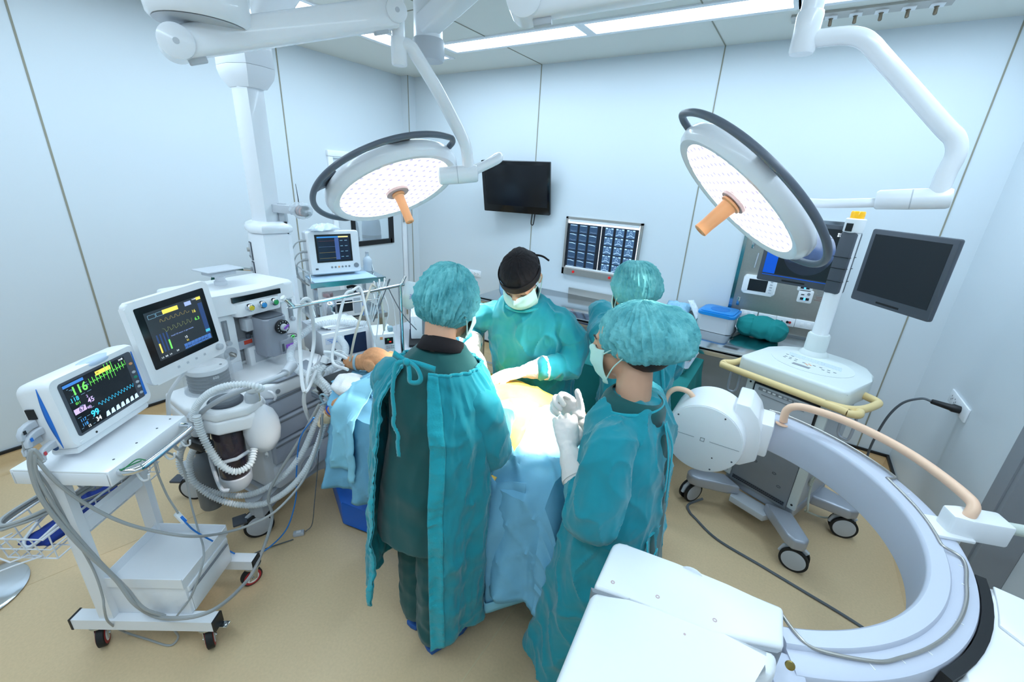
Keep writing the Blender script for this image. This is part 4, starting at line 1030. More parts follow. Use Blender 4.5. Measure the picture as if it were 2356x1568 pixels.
# yellow incise film between the drapes
FILM = mat('yellow_incise_film', (232, 186, 84), .22, noise_amt=.12, noise_scale=22, bump=.6, bump_scale=11, crease=.012)
rows = []
for i in range(26):
    x = -1.16 + .455 * i / 25; p = drape_profile(x, .72, .72, 3.3, lift=.002)
    rows.append([q + Vector((.012 * math.sin(q.y * 17), 0, 0)) for q in p[16:92]])
o = MB().sheet(rows).build('incise_film', FILM, solid=.0015); tag(o, 'yellow adhesive film over the operated part of the patient under the surgeon\'s hands', 'surgical film')
# ================================================================ MOBILE X-RAY C-ARM
CC = Vector((-.064, 1.526, 0))
LAVW = mat('lavender_white_paint', (204, 208, 222), .35, noise_amt=.01)
t = thing('x_ray_c_arm', 'big grey x-ray C-arm lying level with white drum and white tube housing in the foreground', 'x-ray machine', (.85, 1.05, 0))
def pr(r, deg, z): return Vector((CC.x + r * math.cos(math.radians(deg)), CC.y + r * math.sin(math.radians(deg)), z))
def arc_sweep(mb, prof, a0, a1, n=70):
    return mb.rings([[pr(r, a0 + (a1 - a0) * k / n, z) for r, z in prof] for k in range(n + 1)])
prof = [(.600, .752), (.600, .897), (.603, .906), (.609, .911), (.648, .911), (.652, .906), (.653, .899), (.700, .899), (.708, .896), (.711, .889), (.711, .850), (.695, .845), (.695, .805), (.711, .800), (.711, .757), (.706, .747), (.605, .747)]
ca = put(t, arc_sweep(MB(), prof, 77, -66), 'c_ring', LAVW)
w_ = [pr(.690, 77, .906)] + [pr(.700, a, .906) for a in (72, 64, 56, 48, 40, 34)] + [pr(.694, 32.6, .906), pr(.66, 32.2, .907), pr(.652, 31.6, .914), pr(.648, 29, .914)] + [pr(.645, a, .914) for a in (24, 18, 12, 7, 3.6)] + [pr(.650, 2.2, .912), pr(.676, 1.6, .907), pr(.690, .4, .905), pr(.690, -3, .905)] + [pr(.683 - .001 * k, -8 - 6 * k, .905) for k in range(8)] + [pr(.652, -60, .907), pr(.628, -63, .914), pr(.56, -64.5, .912)]
wr = put(t, MB().tube(spline(w_, 5), .0042, 8), 'cable_trim', STEEL)
sc_ = MB()
for k, a in enumerate(range(26, -56, -7)):
    if -2 < a < 20: continue
    M_ = frame(pr(.682, a, .8995), pr(1, a, 0) - pr(0, a, 0), (0, 0, 1))
    MB().box((0, 0, 0), (.016 if k % 2 else .010, .0025, .0012), M_).build('scale_mark', WHITEP, ca).location = -t.location + t.location
for ch in ca.children: ch.location = (0, 0, 0)
rl = [(.150, 2.100, .915), (.147, 2.095, .945), (.150, 2.092, .975), (.168, 2.090, .998), (.205, 2.098, 1.005), (.287, 2.092, 1.005), (.375, 2.060, 1.005), (.47, 1.995, 1.005), (.546, 1.915, 1.005), (.605, 1.82, 1.005), (.645, 1.735, 1.004), (.657, 1.695, .998), (.650, 1.672, .975), (.640, 1.665, .93)]
rl = put(t, MB().tube(spline(rl, 6), .0165, 14), 'grab_rail', PEACHR)
for p in ((.150, 2.098), (.598, 1.640)):
    o = put(t, MB().lathe([(.026, 0), (.028, .003), (.026, .007), (.004, .008)], 20, T(p[0], p[1], .899)), 'rail_foot', PEACHR)
# cable clamp
cM = frame((.672, 1.690, .945), (.94, .34, 0), (0, 0, 1))
cl = put(t, MB().prism([(-.075, -.028), (-.03, -.038), (.08, -.038), (.08, .038), (-.03, .038), (-.075, .028)], -.048, .028, cM, bev=.008), 'cable_clamp', WHITEP)
put(t, MB().box((-.06, 0, -.04), (.10, .10, .012), cM, bev=.004), 'clamp_plate', WHITEP)
put(t, MB().tube(spline([cM @ Vector(p) for p in ((.07, 0, .0), (.14, 0, .0), (.24, .0, -.006), (.36, .0, -.06), (.42, -.02, -.2), (.43, -.1, -.45))], 6), .018, 12), 'high_voltage_cable', mat('pale_green_sleeve', (206, 214, 204), .5))
put(t, MB().box((-.01, .012, .0285), (.022, .016, .003), cM), 'clamp_slot', BLACKP)
# image drum
DM = frame((-.136, 1.868, .825), (1, 0, 0), (0, -1, 0))
DMf = DM
dr = put(t, MB().lathe([(.002, -.30), (.10, -.30), (.135, -.275), (.155, -.245), (.166, -.232), (.167, -.06), (.166, -.012), (.163, -.006), (.160, -.006), (.160, -.002), (.157, .0), (.002, .0)], 64, DM), 'drum', WHITEP)
put(t, MB().box((-.01, 0, .0008), (.12, .0016, .0012), DM @ T(-.085, 0, 0)), 'face_line', GREYM)
put(t, MB().box((-.01, 0, .0008), (.12, .0016, .0012), DM @ T(.10, 0, 0)), 'face_line', GREYM)
f_ = MB()
for a, b, c, d in ((0, .008, .018, .002), (0, -.008, .018, .002), (.008, 0, .002, .018), (-.008, 0, .002, .018)): f_.box((a, b, .0008), (c, d, .0012), DM)
put(t, f_, 'centre_mark', GREYM)
for a in (62, 118 + 26, 215, 268 + 25, 335): put(t, MB().cyl((.147 * math.cos(math.radians(a)), .147 * math.sin(math.radians(a)), -.002), (.147 * math.cos(math.radians(a)), .147 * math.sin(math.radians(a)), .0015), .0038, n=12, M=DM), 'screw', GREYD)
put(t, MB().cyl((.055, -.075, -.002), (.055, -.075, .0015), .003, n=10, M=DM), 'laser_window', BLACKP)
put(t, MB().tube(spline([(-.215, 1.98, .955), (-.25, 1.975, .985), (-.30, 1.97, .985), (-.330, 1.965, .955), (-.338, 1.962, .905), (-.325, 1.96, .83), (-.300, 1.958, .765), (-.270, 1.958, .745)], 6), .0125, 12), 'drum_handle', PEACHR)
# carrier block between drum and ring: faceted
cb = [(-.035, .16), (.02, .16), (.062, .115), (.085, .06), (.095, -.02), (.095, -.09), (.04, -.135), (-.035, -.15)]
put(t, MB().prism([(x, y) for x, y in cb], -.02, .19, frame((-.010, 2.12, .845), (1, 0, 0), (0, -1, 0)) @ T(0, 0, -.02), bev=.008), 'drum_carrier', WHITEP)
put(t, MB().box((.085, 2.10, .832), (.07, .17, .165), bev=.012), 'carrier_foot', WHITEP)
# tube housing in the foreground
rim = [(-.222, .930), (-.212, .948), (-.19, .955), (-.06, .965), (.06, .975), (.183, .990), (.188, .878), (.05, .818), (-.13, .796), (-.213, .776)]
put(t, MB().prism(rim, .74, .955, bev=.012, seg=3), 'tube_housing', WHITEP)
low = [(-.213, .772), (-.13, .791), (.05, .813), (.180, .868), (.176, .800), (.115, .765), (.115, .50), (-.155, .46), (-.190, .50)]
put(t, MB().prism(low, .70, .953, bev=.022, seg=4), 'tube_cover', WHITEP)
put(t, MB().prism([(-.218, .774), (-.13, .7935), (.05, .8155), (.185, .873), (.176, .86), (.05, .806), (-.13, .784), (-.21, .765)], .72, .948), 'cover_joint', GREYM)
put(t, MB().box((.145, .86, .80), (.09, .14, .16), bev=.01).box((.16, .70, .80), (.08, .2, .14), bev=.01), 'housing_step', WHITEP)
put(t, MB().lathe([(.035, 0), (.033, .006), (.004, .007)], 24, T(-.02, .962, .93) @ RX(-PI / 2)), 'collimator_dial', WHITEP)
for p in ((-.178, .813), (-.075, .838), (.05, .855)):
    s_ = put(t, MB().lathe([(.0052, 0), (.0050, .0008), (.0026, .0009), (.0024, -.0005), (.0005, -.0005)], 14, T(p[0], p[1], .9548)), 'cover_screw', HUBM)
put(t, MB().cyl((.0, .782, .952), (.0, .782, .9535), .0028, n=10), 'cover_screw', HUBM)
for p in ((.205, .868, .925), (.214, .84, .90)): put(t, MB().lathe([(.010, 0), (.009, .004), (.003, .005)], 14, T(*p) @ RX(PI / 2.6)), 'brass_bolt', mat('brass', (170, 150, 90), .35, 1.0))
put(t, MB().prism([(.15, .91), (.235, .93), (.245, .87), (.19, .82)], .75, .895, bev=.006), 'ring_bracket', LAVW)
# holder that carries the ring, column and base
hp = [pr(.735, a, 0) for a in (-3, -8, -13, -18, -23, -28, -33, -37)] + [pr(1.02, -33, 0), pr(1.06, -22, 0), Vector((1.0, 1.22, 0)), Vector((1.0, 1.43, 0))]
put(t, MB().prism([(p.x, p.y) for p in hp], .68, .885, bev=.02, seg=3), 'ring_holder', WHITEP)
hq = [pr(.745, a, 0) for a in (-4, -8, -12, -16)] + [pr(.86, -20, 0), pr(1.0, -16, 0), Vector((.99, 1.28, 0)), Vector((.99, 1.42, 0))]
put(t, MB().prism([(p.x, p.y) for p in hq], .885, .893, bev=.003), 'holder_lid', WHITEP)
put(t, MB().prism([(p.x, p.y) for p in [pr(.714, a, 0) for a in range(-2, -40, -4)] + [pr(.737, a, 0) for a in range(-38, 0, 4)]], .70, .890), 'holder_gasket', BLACKP)
put(t, MB().cyl((.80, 1.14, .25), (.80, 1.14, .70), .085, n=28), 'lift_column', ALU)
put(t, MB().box((.80, 1.02, .24), (.34, .66, .24), bev=.03, seg=3), 'base', GREYL)
put(t, MB().box((.50, 1.13, .12), (.50, .12, .06), bev=.02), 'base_leg', GREYL)
def twin_castor(parent, x, y, r, rz, nm='castor', pedal=False):
    """grey-disc twin castor standing on the floor"""
    M = T(x, y, 0) @ RZ(rz)
    e = MB().tube([(0, -.030, r), (0, -.029, r), (0, -.014, r), (0, -.013, r)], [r * .84, r, r, r * .84], 36, M=M)
    e.tube([(0, .013, r), (0, .014, r), (0, .029, r), (0, .030, r)], [r * .84, r, r, r * .84], 36, M=M)
    o = e.build(nm, RUBBER, parent)
    MB().tube([(0, -.0325, r), (0, -.031, r), (0, -.028, r)], [r * .74, r * .82, r * .84], 36, M=M).build('wheel_disc', GREYL, o)
    MB().tube([(0, .0325, r), (0, .031, r), (0, .028, r)], [r * .74, r * .82, r * .84], 36, M=M).build('wheel_disc', GREYL, o)
    h = MB().loft([(-r * .95, 0, r * 1.05), (-r * .80, 0, r * 1.6), (-r * .2, 0, r * 2.02), (r * .3, 0, r * 2.05), (r * .7, 0, r * 1.8)], rrect(.028, .018, .006, 3), (0, 1, 0), M=M)
    h.cyl((0, 0, r), (0, 0, r * 2.3), .012, n=12, M=M)
    h.build('castor_fork', GREYL, o)
    if pedal: MB().box((-r * 1.1, 0, r * 1.75), (r * .9, .07, .014), M @ RY(0), bev=.004).build('brake_pedal', GREYD, o)
    return o
for x, y in ((.30, 1.13), (.70, .74), (.90, .74)): child_of(t, twin_castor(None, x, y, .055, 0))
# ================================================================ MONITOR CART
KA = math.atan2(-.375, .927); KO = Vector((.24, 2.765, 0))
t = thing('monitor_cart', 'x-ray monitor cart with two dark screens on a white pole', 'monitor cart', KO, KA)
CREAMW = mat('cream_white_plastic', (222, 228, 226), .38, noise_amt=.01)
deck = rrect(.52, .50, .05, 4, 0, -.02)
deck = [(-.27, -.235), (-.25, -.262), (.25, -.262), (.27, -.235), (.275, .02), (.26, .12), (.20, .22), (.10, .28), (-.02, .29), (-.14, .26), (-.22, .17), (-.265, .06)]
MB().prism(deck, .90, 1.0, bev=.018, seg=3).build('deck', CREAMW, t)
el = [(.20 * math.cos(a), .17 * math.sin(a)) for a in (2 * PI * k / 48 for k in range(48))]
kp = MB().prism(el, 1.0, 1.0025).build('keypad', CREAMW, t)
random.seed(3)
for (x, y) in [(-.13, .02), (-.10, .015), (-.12, -.02), (-.095, -.02), (-.065, -.02), (-.12, -.04), (-.09, -.04), (-.06, -.045), (-.02, -.035), (.03, -.03), (.06, -.025), (.08, -.05), (.10, -.03), (.13, -.035), (.11, -.06)]:
    MB().box((x, y - .01, 1.003), (.013, .007, .002)).build('key', GREYM, kp, smooth=False)
for x, y in ((0, -.02), (.0, -.044), (-.012, -.032), (.012, -.032)): MB().box((x + .005, y - .02, 1.003), (.009, .007, .002)).build('key', ORANGE, kp, smooth=False)
MB().box((-.01, -.105, 1.003), (.085, .026, .002)).build('display', GREYM, kp, smooth=False)
kb = MB()
for r in range(5):
    for c in range(16): kb.box((-.13 + c * .0165 + r * .004, .062 - r * .012, 1.0032), (.013, .009, .0016))
o = kb.build('keyboard', mat('pale_key', (214, 226, 236), .4), kp, smooth=False)
# rail round the deck
rr = [(-.235, .12), (-.30, .05), (-.305, -.20), (-.335, -.275), (-.32, -.305), (-.28, -.315), (.25, -.315), (.30, -.325), (.335, -.30), (.33, -.26)]
rl = MB().tube(spline([Vector((x, y, .93)) for x, y in rr], 6), .019, 14)
rl.tube(spline([Vector((x, y, .93)) for x, y in ((.20, -.313), (.28, -.285), (.325, -.22), (.345, -.10), (.335, -.05), (.26, -.02))], 6), .019, 14)
rl.build('push_rail', BEIGER, t)
for s_ in (-1, 1):
    MB().tube(spline([Vector(p) for p in ((s_ * .215, -.20, .88), (s_ * .30, -.20, .875), (s_ * .315, -.20, .86), (s_ * .315, -.20, .76), (s_ * .30, -.20, .745), (s_ * .275, -.20, .75), (s_ * .262, -.20, .78), (s_ * .262, -.20, .87))], 4), .007, 10).build('cable_hook', ALU, t)
cab = MB()
cab.box((0, .0, .565), (.40, .42, .67), bev=.012)
cab.build('cabinet', GREYL, t)
fr = MB()
for s_ in (-1, 1): fr.box((s_ * .188, -.214, .565), (.045, .02, .67), bev=.006)
fr.build('front_frame', CREAMW, t)
for s_ in (-1, 1):
    for z in (.86, .26): MB().cyl((s_ * .188, -.222, z), (s_ * .188, -.2255, z), .006, n=14).build('frame_plug', BLACKP, t)
MB().box((0, -.208, .885), (.33, .012, .02)).build('top_bezel', GREYM, t)
pr_ = MB().box((0, -.222, .765), (.315, .03, .20), bev=.006).build('printer', GREYL, t)
MB().box((0, -.2225, .765), (.332, .022, .214), bev=.006).build('printer_gap', BLACKP, t)
MB().box((.01, -.2385, .845), (.285, .003, .016)).build('control_strip', GREYM, pr_)
for k in range(9): MB().box((-.10 + .026 * k + (.0 if k < 3 else .006), -.2405, .845), (.016, .002, .009)).build('printer_button', WHITEP if k < 4 else GREYL, pr_, smooth=False)
MB().box((.0, -.238, .815), (.22, .004, .004)).build('paper_slot', GREYM, pr_)
MB().box((-.135, -.2385, .765), (.026, .004, .02)).build('socket', GREYD, pr_)
MB().box((0, -.212, .425), (.325, .012, .44), bev=.003).build('back_panel', GREYM, t)
def vent(x, z, w, h):
    v = MB(); 
    n_ = int(w / .012); m_ = int(h / .009)
    v.box((x, -.2185, z), (w, .003, h))
    o = v.build('vent', GREYD, t, smooth=False)
    q = MB()
    for i in range(n_):
        for j in range(m_):
            q.box((x - w / 2 + (i + .5 + .5 * (j % 2)) * w / (n_ + .5), -.2205, z - h / 2 + (j + .5) * h / m_), (.006, .002, .0045))
    q.build('vent_grid', BLACKP, o, smooth=False)
vent(.04, .525, .19, .026); vent(-.13, .60, .05, .04); vent(0, .235, .30, .024); vent(-.13, .545, .05, .022)
MB().box((-.10, -.2195, .498), (.045, .002, .04)).build('sticker', WHITEP, t, smooth=False)
MB().box((-.10, -.2205, .514), (.045, .002, .008)).build('sticker_band', BLUEP, t, smooth=False)
for x, z in ((-.05, .40), (.06, .385), (.10, .32), (-.12, .355)):
    MB().tube([(x + .010 * math.cos(a), -.2185, z + .006 * math.sin(a)) for a in (2 * PI * k / 14 for k in range(15))], .0015, 6).build('latch_mark', GREYD, t)
MB().box((0, -.219, .565), (.18, .001, .016)).build('marking_plate', GREYL, t, smooth=False)
# base: two Y arms, four castors
def arm(pts, z0, z1, nm): return MB().prism(pts, z0, z1, bev=.014, seg=3).build(nm, ALU, t)
arm([(-.20, -.20), (-.20, .24), (.20, .24), (.20, -.20)], .15, .225, 'base_frame')
for s_ in (-1, 1):
    arm([(s_ * .07, -.25), (s_ * .20, -.21), (s_ * .345, -.345), (s_ * .345, -.39), (s_ * .30, -.42), (s_ * .255, -.405), (s_ * .12, -.29)][::s_], .145, .21, 'base_arm')
    arm([(s_ * .12, .10), (s_ * .20, .05), (s_ * .38, .10), (s_ * .41, .15), (s_ * .38, .20), (s_ * .16, .22)][::s_], .145, .21, 'base_arm')
    twin_castor(t, s_ * .31, -.36, .068, 1.35 if s_ < 0 else .25); twin_castor(t, s_ * .36, .15, .068, .55)
MB().prism([(-.13, -.20), (.13, -.20), (.10, -.30), (-.10, -.30)], .11, .15, bev=.004).build('foot_pedal', GREYL, t)
# pole with monitors
MB().lathe([(.075, 1.0), (.072, 1.012), (.056, 1.03), (.056, 1.12), (.050, 1.13)], 32, T(-.055, .165, 0)).build('pole_socket', CREAMW, t)
MB().cyl((-.055, .165, 1.10), (-.055, .165, 1.75), .040, n=28).build('pole', WHITEP, t)
Ki = t.matrix_basis if False else (Matrix.Translation(KO) @ RZ(KA)); Ki = Ki.inverted()
PW = Ki.inverted() @ Vector((-.055, .165, 0))
hb = MB().prism([(-.036, -.045), (.036, -.045), (.036, .045), (-.036, .045)], 1.37, 1.70, Ki @ T(PW.x, PW.y, 0) @ RZ(-.45), bev=.012).build('monitor_hub', GREYD, t)
for z in (1.44, 1.51, 1.57): MB().box((0, -.0, z), (.075, .094, .003), Ki @ T(PW.x, PW.y, 0) @ RZ(-.45)).build('hub_joint', BLACKP, hb, smooth=False)
MB().lathe([(.044, 1.70), (.045, 1.705), (.045, 1.765), (.040, 1.77)], 28, Ki @ T(PW.x, PW.y, 0)).build('beacon_base', WHITEP, t)
MB().box((-.015, -.042, 1.725), (.03, .012, .04), Ki @ T(PW.x, PW.y, 0) @ RZ(-.2)).build('sensor_window', BLACKP, t)
MB().lathe([(.031, 1.77), (.032, 1.80), (.028, 1.806), (.004, 1.806)], 24, Ki @ T(PW.x, PW.y, 0)).build('beacon', mat('amber_lens', (240, 180, 30), .2, emit=(240, 170, 20), estr=.25), t)
def flat_monitor(parent, Mw, w, h, d=.055, case=GREYD, scr=SCREENM, bez=.024, Mi=None, low=.012):
    """monitor whose screen looks along local +z; local x right, y up; centre of the front"""
    M = Mi @ Mw
    c = MB().prism(rrect(w, h, .01, 3), -.022, 0, bev=.004).build('monitor', case, parent, M=M)
    MB().prism(rrect(w * .9, h * .88, .02, 3), -d, -.022, bev=.012).build('monitor_back', GREYL if case is GREYD else case, c)
    MB().box((0, low, .0006), (w - 2 * bez, h - 2 * bez - 2 * low, .0012)).build('screen', scr, c, smooth=False)
    b = MB()
    for k in range(6): b.lathe([(.004, 0), (.0035, .0015), (.0005, .0016)], 8, T((k - 2.5) * .016, -h / 2 + .018, 0))
    MB().box((0, -h / 2 + .018, .0004), (.12, .009, .0008)).build('button_strip', BLACKP, c, smooth=False)
    return c
def facing(tl, tr, br, bl):
    tl, tr, br, bl = map(Vector, (tl, tr, br, bl)); x = (tr - tl + br - bl).normalized(); y = (tl - bl + tr - br); y = (y - x * y.dot(x)).normalized()
    return frame((tl + tr + br + bl) / 4, x, x.cross(y)), (tr - tl + br - bl).length / 2, (tl - bl + tr - br).length / 2
M_, w_, h_ = facing((.322, 2.857, 1.730), (.580, 2.533, 1.732), (.582, 2.528, 1.370), (.324, 2.855, 1.370))
mr = flat_monitor(t, M_, w_, h_, Mi=Ki)
M_, w_, h_ = facing((-.140, 3.075, 1.726), (.247, 2.975, 1.728), (.248, 2.955, 1.370), (-.139, 3.055, 1.366))
ml = flat_monitor(t, M_, w_, h_, Mi=Ki)
BLUES = mat('blue_screen_panel', (8, 76, 180), .3, emit=(8, 76, 180), estr=.55)
XRAY = bpy.data.materials.new('x_ray_image'); XRAY.use_nodes = True
def _xr():
    nt = XRAY.node_tree; b = nt.nodes['Principled BSDF']; b.inputs['Base Color'].default_value = (.01, .012, .02, 1); b.inputs['Roughness'].default_value = .3
    tc = nt.nodes.new('ShaderNodeTexCoord'); sp = nt.nodes.new('ShaderNodeSeparateXYZ'); n1 = nt.nodes.new('ShaderNodeTexNoise'); n1.inputs['Scale'].default_value = 14
    ad = nt.nodes.new('ShaderNodeMath'); ad.operation = 'MULTIPLY_ADD'; ad.inputs[1].default_value = 4.2; ad.inputs[2].default_value = .30
    ad2 = nt.nodes.new('ShaderNodeMath'); ad2.operation = 'MULTIPLY_ADD'; ad2.inputs[1].default_value = .35
    cr = nt.nodes.new('ShaderNodeValToRGB'); e = cr.color_ramp.elements; e[0].position = .25; e[0].color = s2l((24, 30, 46)) + (1,); e[1].position = 1; e[1].color = s2l((196, 220, 250)) + (1,)
    m = e.new(.6); m.color = s2l((80, 108, 160)) + (1,)
    nt.links.new(tc.outputs['Object'], sp.inputs[0]); nt.links.new(tc.outputs['Object'], n1.inputs['Vector']); nt.links.new(sp.outputs['Y'], ad.inputs[0])
    nt.links.new(n1.outputs['Fac'], ad2.inputs[0]); nt.links.new(ad.outputs[0], ad2.inputs[2]); nt.links.new(ad2.outputs[0], cr.inputs[0]); nt.links.new(cr.outputs[0], b.inputs['Emission Color']); b.inputs['Emission Strength'].default_value = .9
_xr()
MB().box((-w_ / 2 + .058, .012, .0016), (.066, h_ - .075, .001)).build('side_panel_image', BLUES, ml, smooth=False)
MB().prism([(.036 + .125 * math.cos(a), .018 + .132 * math.sin(a)) for a in (2 * PI * k / 48 for k in range(48))], .001, .002).build('x_ray_view', XRAY, ml, smooth=False)
MB().box((0, -h_ / 2 + .040, .0016), (w_ - .05, .004, .001)).build('taskbar', BLUES, ml, smooth=False)
LIT = mat('screen_white', (220, 226, 235), .4, emit=(220, 226, 235), estr=.9)
for i in (-1, 1):
    for j in (-1, 1): MB().box((.155 + i * .0055, .128 + j * .0055, .0022), (.008, .008, .0008)).build('screen_icon', LIT, ml, smooth=False)
MB().tube([(.118, .105, .003), (.13, .109, .003), (.145, .109, .003)], [.0008, .0014, .001], 6).build('needle_shadow', BLACKP, ml)
# coiled lead hanging on the right hook, mains cord on the floor
cable('extension_cable', [(-.100, 2.475, .09), at(1584, 1160, .02), at(1586, 1176, .007), at(1600, 1192, .006), at(1650, 1240, .006), at(1750, 1300, .006), at(1850, 1360, .006), at(1940, 1414, .006), at(2010, 1460, .006), at(2060, 1500, .006)], .0075, CABLED, 'grey power cord lying on the floor from the monitor cart castor towards the front right', 'cord')
tag(MB().tube(spline([(.40, 2.60, .42), (.405, 2.60, .30), (.42, 2.585, .20), at(1855, 1175, .10), at(1900, 1190, .05), at(1950, 1175, .03), at(1985, 1152, .02), at(2030, 1122, .01)], 8), .0055, 8).build('cable', mat('pale_green_cable', (200, 206, 196), .5)), 'pale cable sagging from the side of the monitor cart to the floor', 'cable')
cp = []
for k in range(70):
    a = k * .42; cp.append(Vector((.395 + .010 * math.sin(k * 1.7), 2.60 + .045 * math.cos(a), .50 + .14 * math.sin(a) + .01 * math.sin(k))))
tag(MB().tube(cp, .0048, 6).build('cable_coil', mat('pale_green_cable', (200, 206, 196), .5)), 'pale cable bundle hung on the right side of the monitor cart', 'cable')
# ================================================================ BACK WALL: SCREEN, LIGHT BOX, PANEL, BENCH
def wall_M(x, z, o=0.): return frame((x, YB - o, z), (1, 0, 0), (0, -1, 0))       # local x right, y up, z into the room
# wall television, tilted down on its arm
TVC = [Vector((-3.066, 4.062, 2.052)), Vector((-2.276, 4.187, 2.055)), Vector((-2.286, 4.298, 1.522)), Vector((-3.077, 4.173, 1.519))]
TVC = [EYE + (p - EYE) * .862 for p in TVC]
M_, w_, h_ = facing(*TVC)
t = thing('wall_television', 'black wall-mounted flat screen high on the back wall, switched off', 'television', M=M_)
c = MB().prism(rrect(w_, h_, .008, 3), -.035, 0, bev=.004).build('casing', mat('gloss_black', (16, 17, 20), .15), t)
MB().box((.012, .018, .0008), (w_ - .075, h_ - .10, .0016)).build('screen', SCREEN, t, smooth=False)
MB().box((-w_ / 2 + .036, .02, .0015), (.004, h_ - .12, .002)).build('bezel_slot', BLACKP, t)
MB().prism(rrect(w_ * .75, h_ * .7, .03, 4), -.07, -.035, bev=.012).build('back_cover', BLACKP, t)
Mi = M_.inverted(); mp = Mi @ Vector((-2.36, YB - .012, 1.80))
MB().box((0, 0, 0), (.22, .02, .26), Mi @ Matrix.Translation((-2.30, YB - .011, 1.80)), bev=.003).build('wall_plate', BLACKP, t)
MB().tube([Mi @ Vector((-2.30, YB - .012, 1.80)), Vector((.06, 0, -.065))], .022, 12).build('mount_arm', BLACKP, t)
MB().tube(spline([Mi @ Vector(p) for p in ((-2.17, YB - .03, 1.60), (-2.17, YB - .05, 1.49), (-2.155, YB - .05, 1.468), (-2.14, YB - .05, 1.49), (-2.14, YB - .03, 1.62))], 5), .005, 8).build('cable_loop', BLACKP, t)
# x-ray viewer
t = thing('x_ray_light_box', 'lit x-ray viewing box with two films on the back wall', 'light box', M=wall_M(-1.449, 1.3125))
W_, H_ = .720, .530
f = MB(); f.box((0, H_ / 2 - .008, .01), (W_, .016, .03)); f.box((0, -H_ / 2 + .03, .01), (W_, .06, .03))
for s_ in (-1, 1): f.box((s_ * (W_ / 2 - .01), 0, .01), (.02, H_, .03))
f.build('frame', STEEL, t, smooth=False)
PANEL2 = mat('viewer_light', (240, 246, 255), .4, emit=(236, 244, 255), estr=1.1)
MB().box((0, .02, .004), (W_ - .03, H_ - .09, .006)).build('light_panel', PANEL2, t, smooth=False)
MB().box((0, H_ / 2 - .028, .014), (W_ - .06, .026, .012), bev=.004).build('clip_rail', WHITEP, t)
MB().box((0, -H_ / 2 + .073, .012), (W_ - .06, .016, .01), bev=.003).build('film_ledge', WHITEP, t)
FILMD = mat('dark_film', (22, 28, 38), .25, emit=(22, 28, 38), estr=.35)
FILMC = mat('film_cell', (48, 72, 98), .3, emit=(46, 70, 98), estr=.45)
FILMC2 = mat('film_cell_bright', (70, 98, 128), .3, emit=(72, 102, 134), estr=.5)
FILML = mat('film_bright', (178, 206, 232), .3, emit=(180, 208, 236), estr=.7)
for q, (x0, x1) in enumerate(((-.352, -.012), (-.006, .328))):
    fl = MB().box(((x0 + x1) / 2, .005, .0085), (x1 - x0, .405, .002)).build('x_ray_film', FILMD, t, smooth=False)
    cells, lines, dots = MB(), MB(), MB()
    for i in range(3):
        for j in range(5):
            cx = x0 + .075 + i * .098 - .004; cy = .005 + .160 - j * .080
            cells.box((cx, cy, .0099), (.076, .072, .0008))
            if q == 0:
                tilt = .004 if j else -.002
                lines.tube([(cx - .034, cy + .028 + tilt * .2, .0106), (cx, cy + .028, .0106), (cx + .032, cy + .026 - tilt, .0106)], [.0016, .0030, .002], 6)
                lines.tube([(cx - .030, cy - .020, .0104), (cx, cy - .025, .0104), (cx + .030, cy - .022, .0104)], .0006, 5)
            else:
                for k, (rx, ry, oy) in enumerate(((.012, .016, -.004), (.007, .008, .018), (.028, .014, -.030))):
                    lines.tube([(cx + rx * math.cos(a), cy + oy + ry * math.sin(a), .0106) for a in (PI * m_ / 10 for m_ in range(11))], .0013, 5)
                lines.box((cx - .026, cy + .029, .0104), (.018, .010, .0006)); lines.box((cx + .026, cy + .029, .0104), (.018, .010, .0006))
                lines.tube([(cx - .036, cy - .024, .0104), (cx - .016, cy - .016, .0104), (cx, cy - .006, .0104), (cx + .016, cy - .018, .0104), (cx + .036, cy - .022, .0104)], .0014, 5)
    cells.build('scan_images', FILMC if q == 0 else FILMC2, fl, smooth=False); lines.build('scan_lines', FILML, fl)
for x in (-.238, .125): MB().lathe([(.013, 0), (.012, .006), (.002, .008)], 18, T(x, -H_ / 2 + .032, .025)).build('red_button', mat('red_lamp', (200, 30, 30), .3, emit=(200, 20, 20), estr=.3), t)
# steel service panel
t = thing('service_panel', 'stainless steel wall panel with controls and sockets behind the left cart monitor', 'wall panel', M=wall_M(.015, 1.285))
MB().box((0, 0, .004), (.66, .855, .012)).build('plate', STEEL, t, smooth=False)
f = MB()
for s_ in (-1, 1): f.box((s_ * .320, 0, .012), (.024, .855, .014)); f.box((0, s_ * .418, .012), (.66, .022, .014))
f.build('rim', STEELM, t, smooth=False)
PM = wall_M(.015, 1.285).inverted()
def pp(x, z): return (x - .015, z - 1.285)
cx, cy = pp(-.140, 1.212)
cu = MB().prism(rrect(.225, .140, .02, 5), .01, .042, T(cx, cy, 0), bev=.008).build('touch_controller', WHITEP, t)
MB().box((cx - .01, cy, .0425), (.125, .088, .002)).build('controller_screen', SCREENM, cu, smooth=False)
for k in range(5): MB().box((cx + .078, cy - .04 + .02 * k, .0428), (.018, .010, .002), bev=.0008).build('controller_key', GREYL, cu)
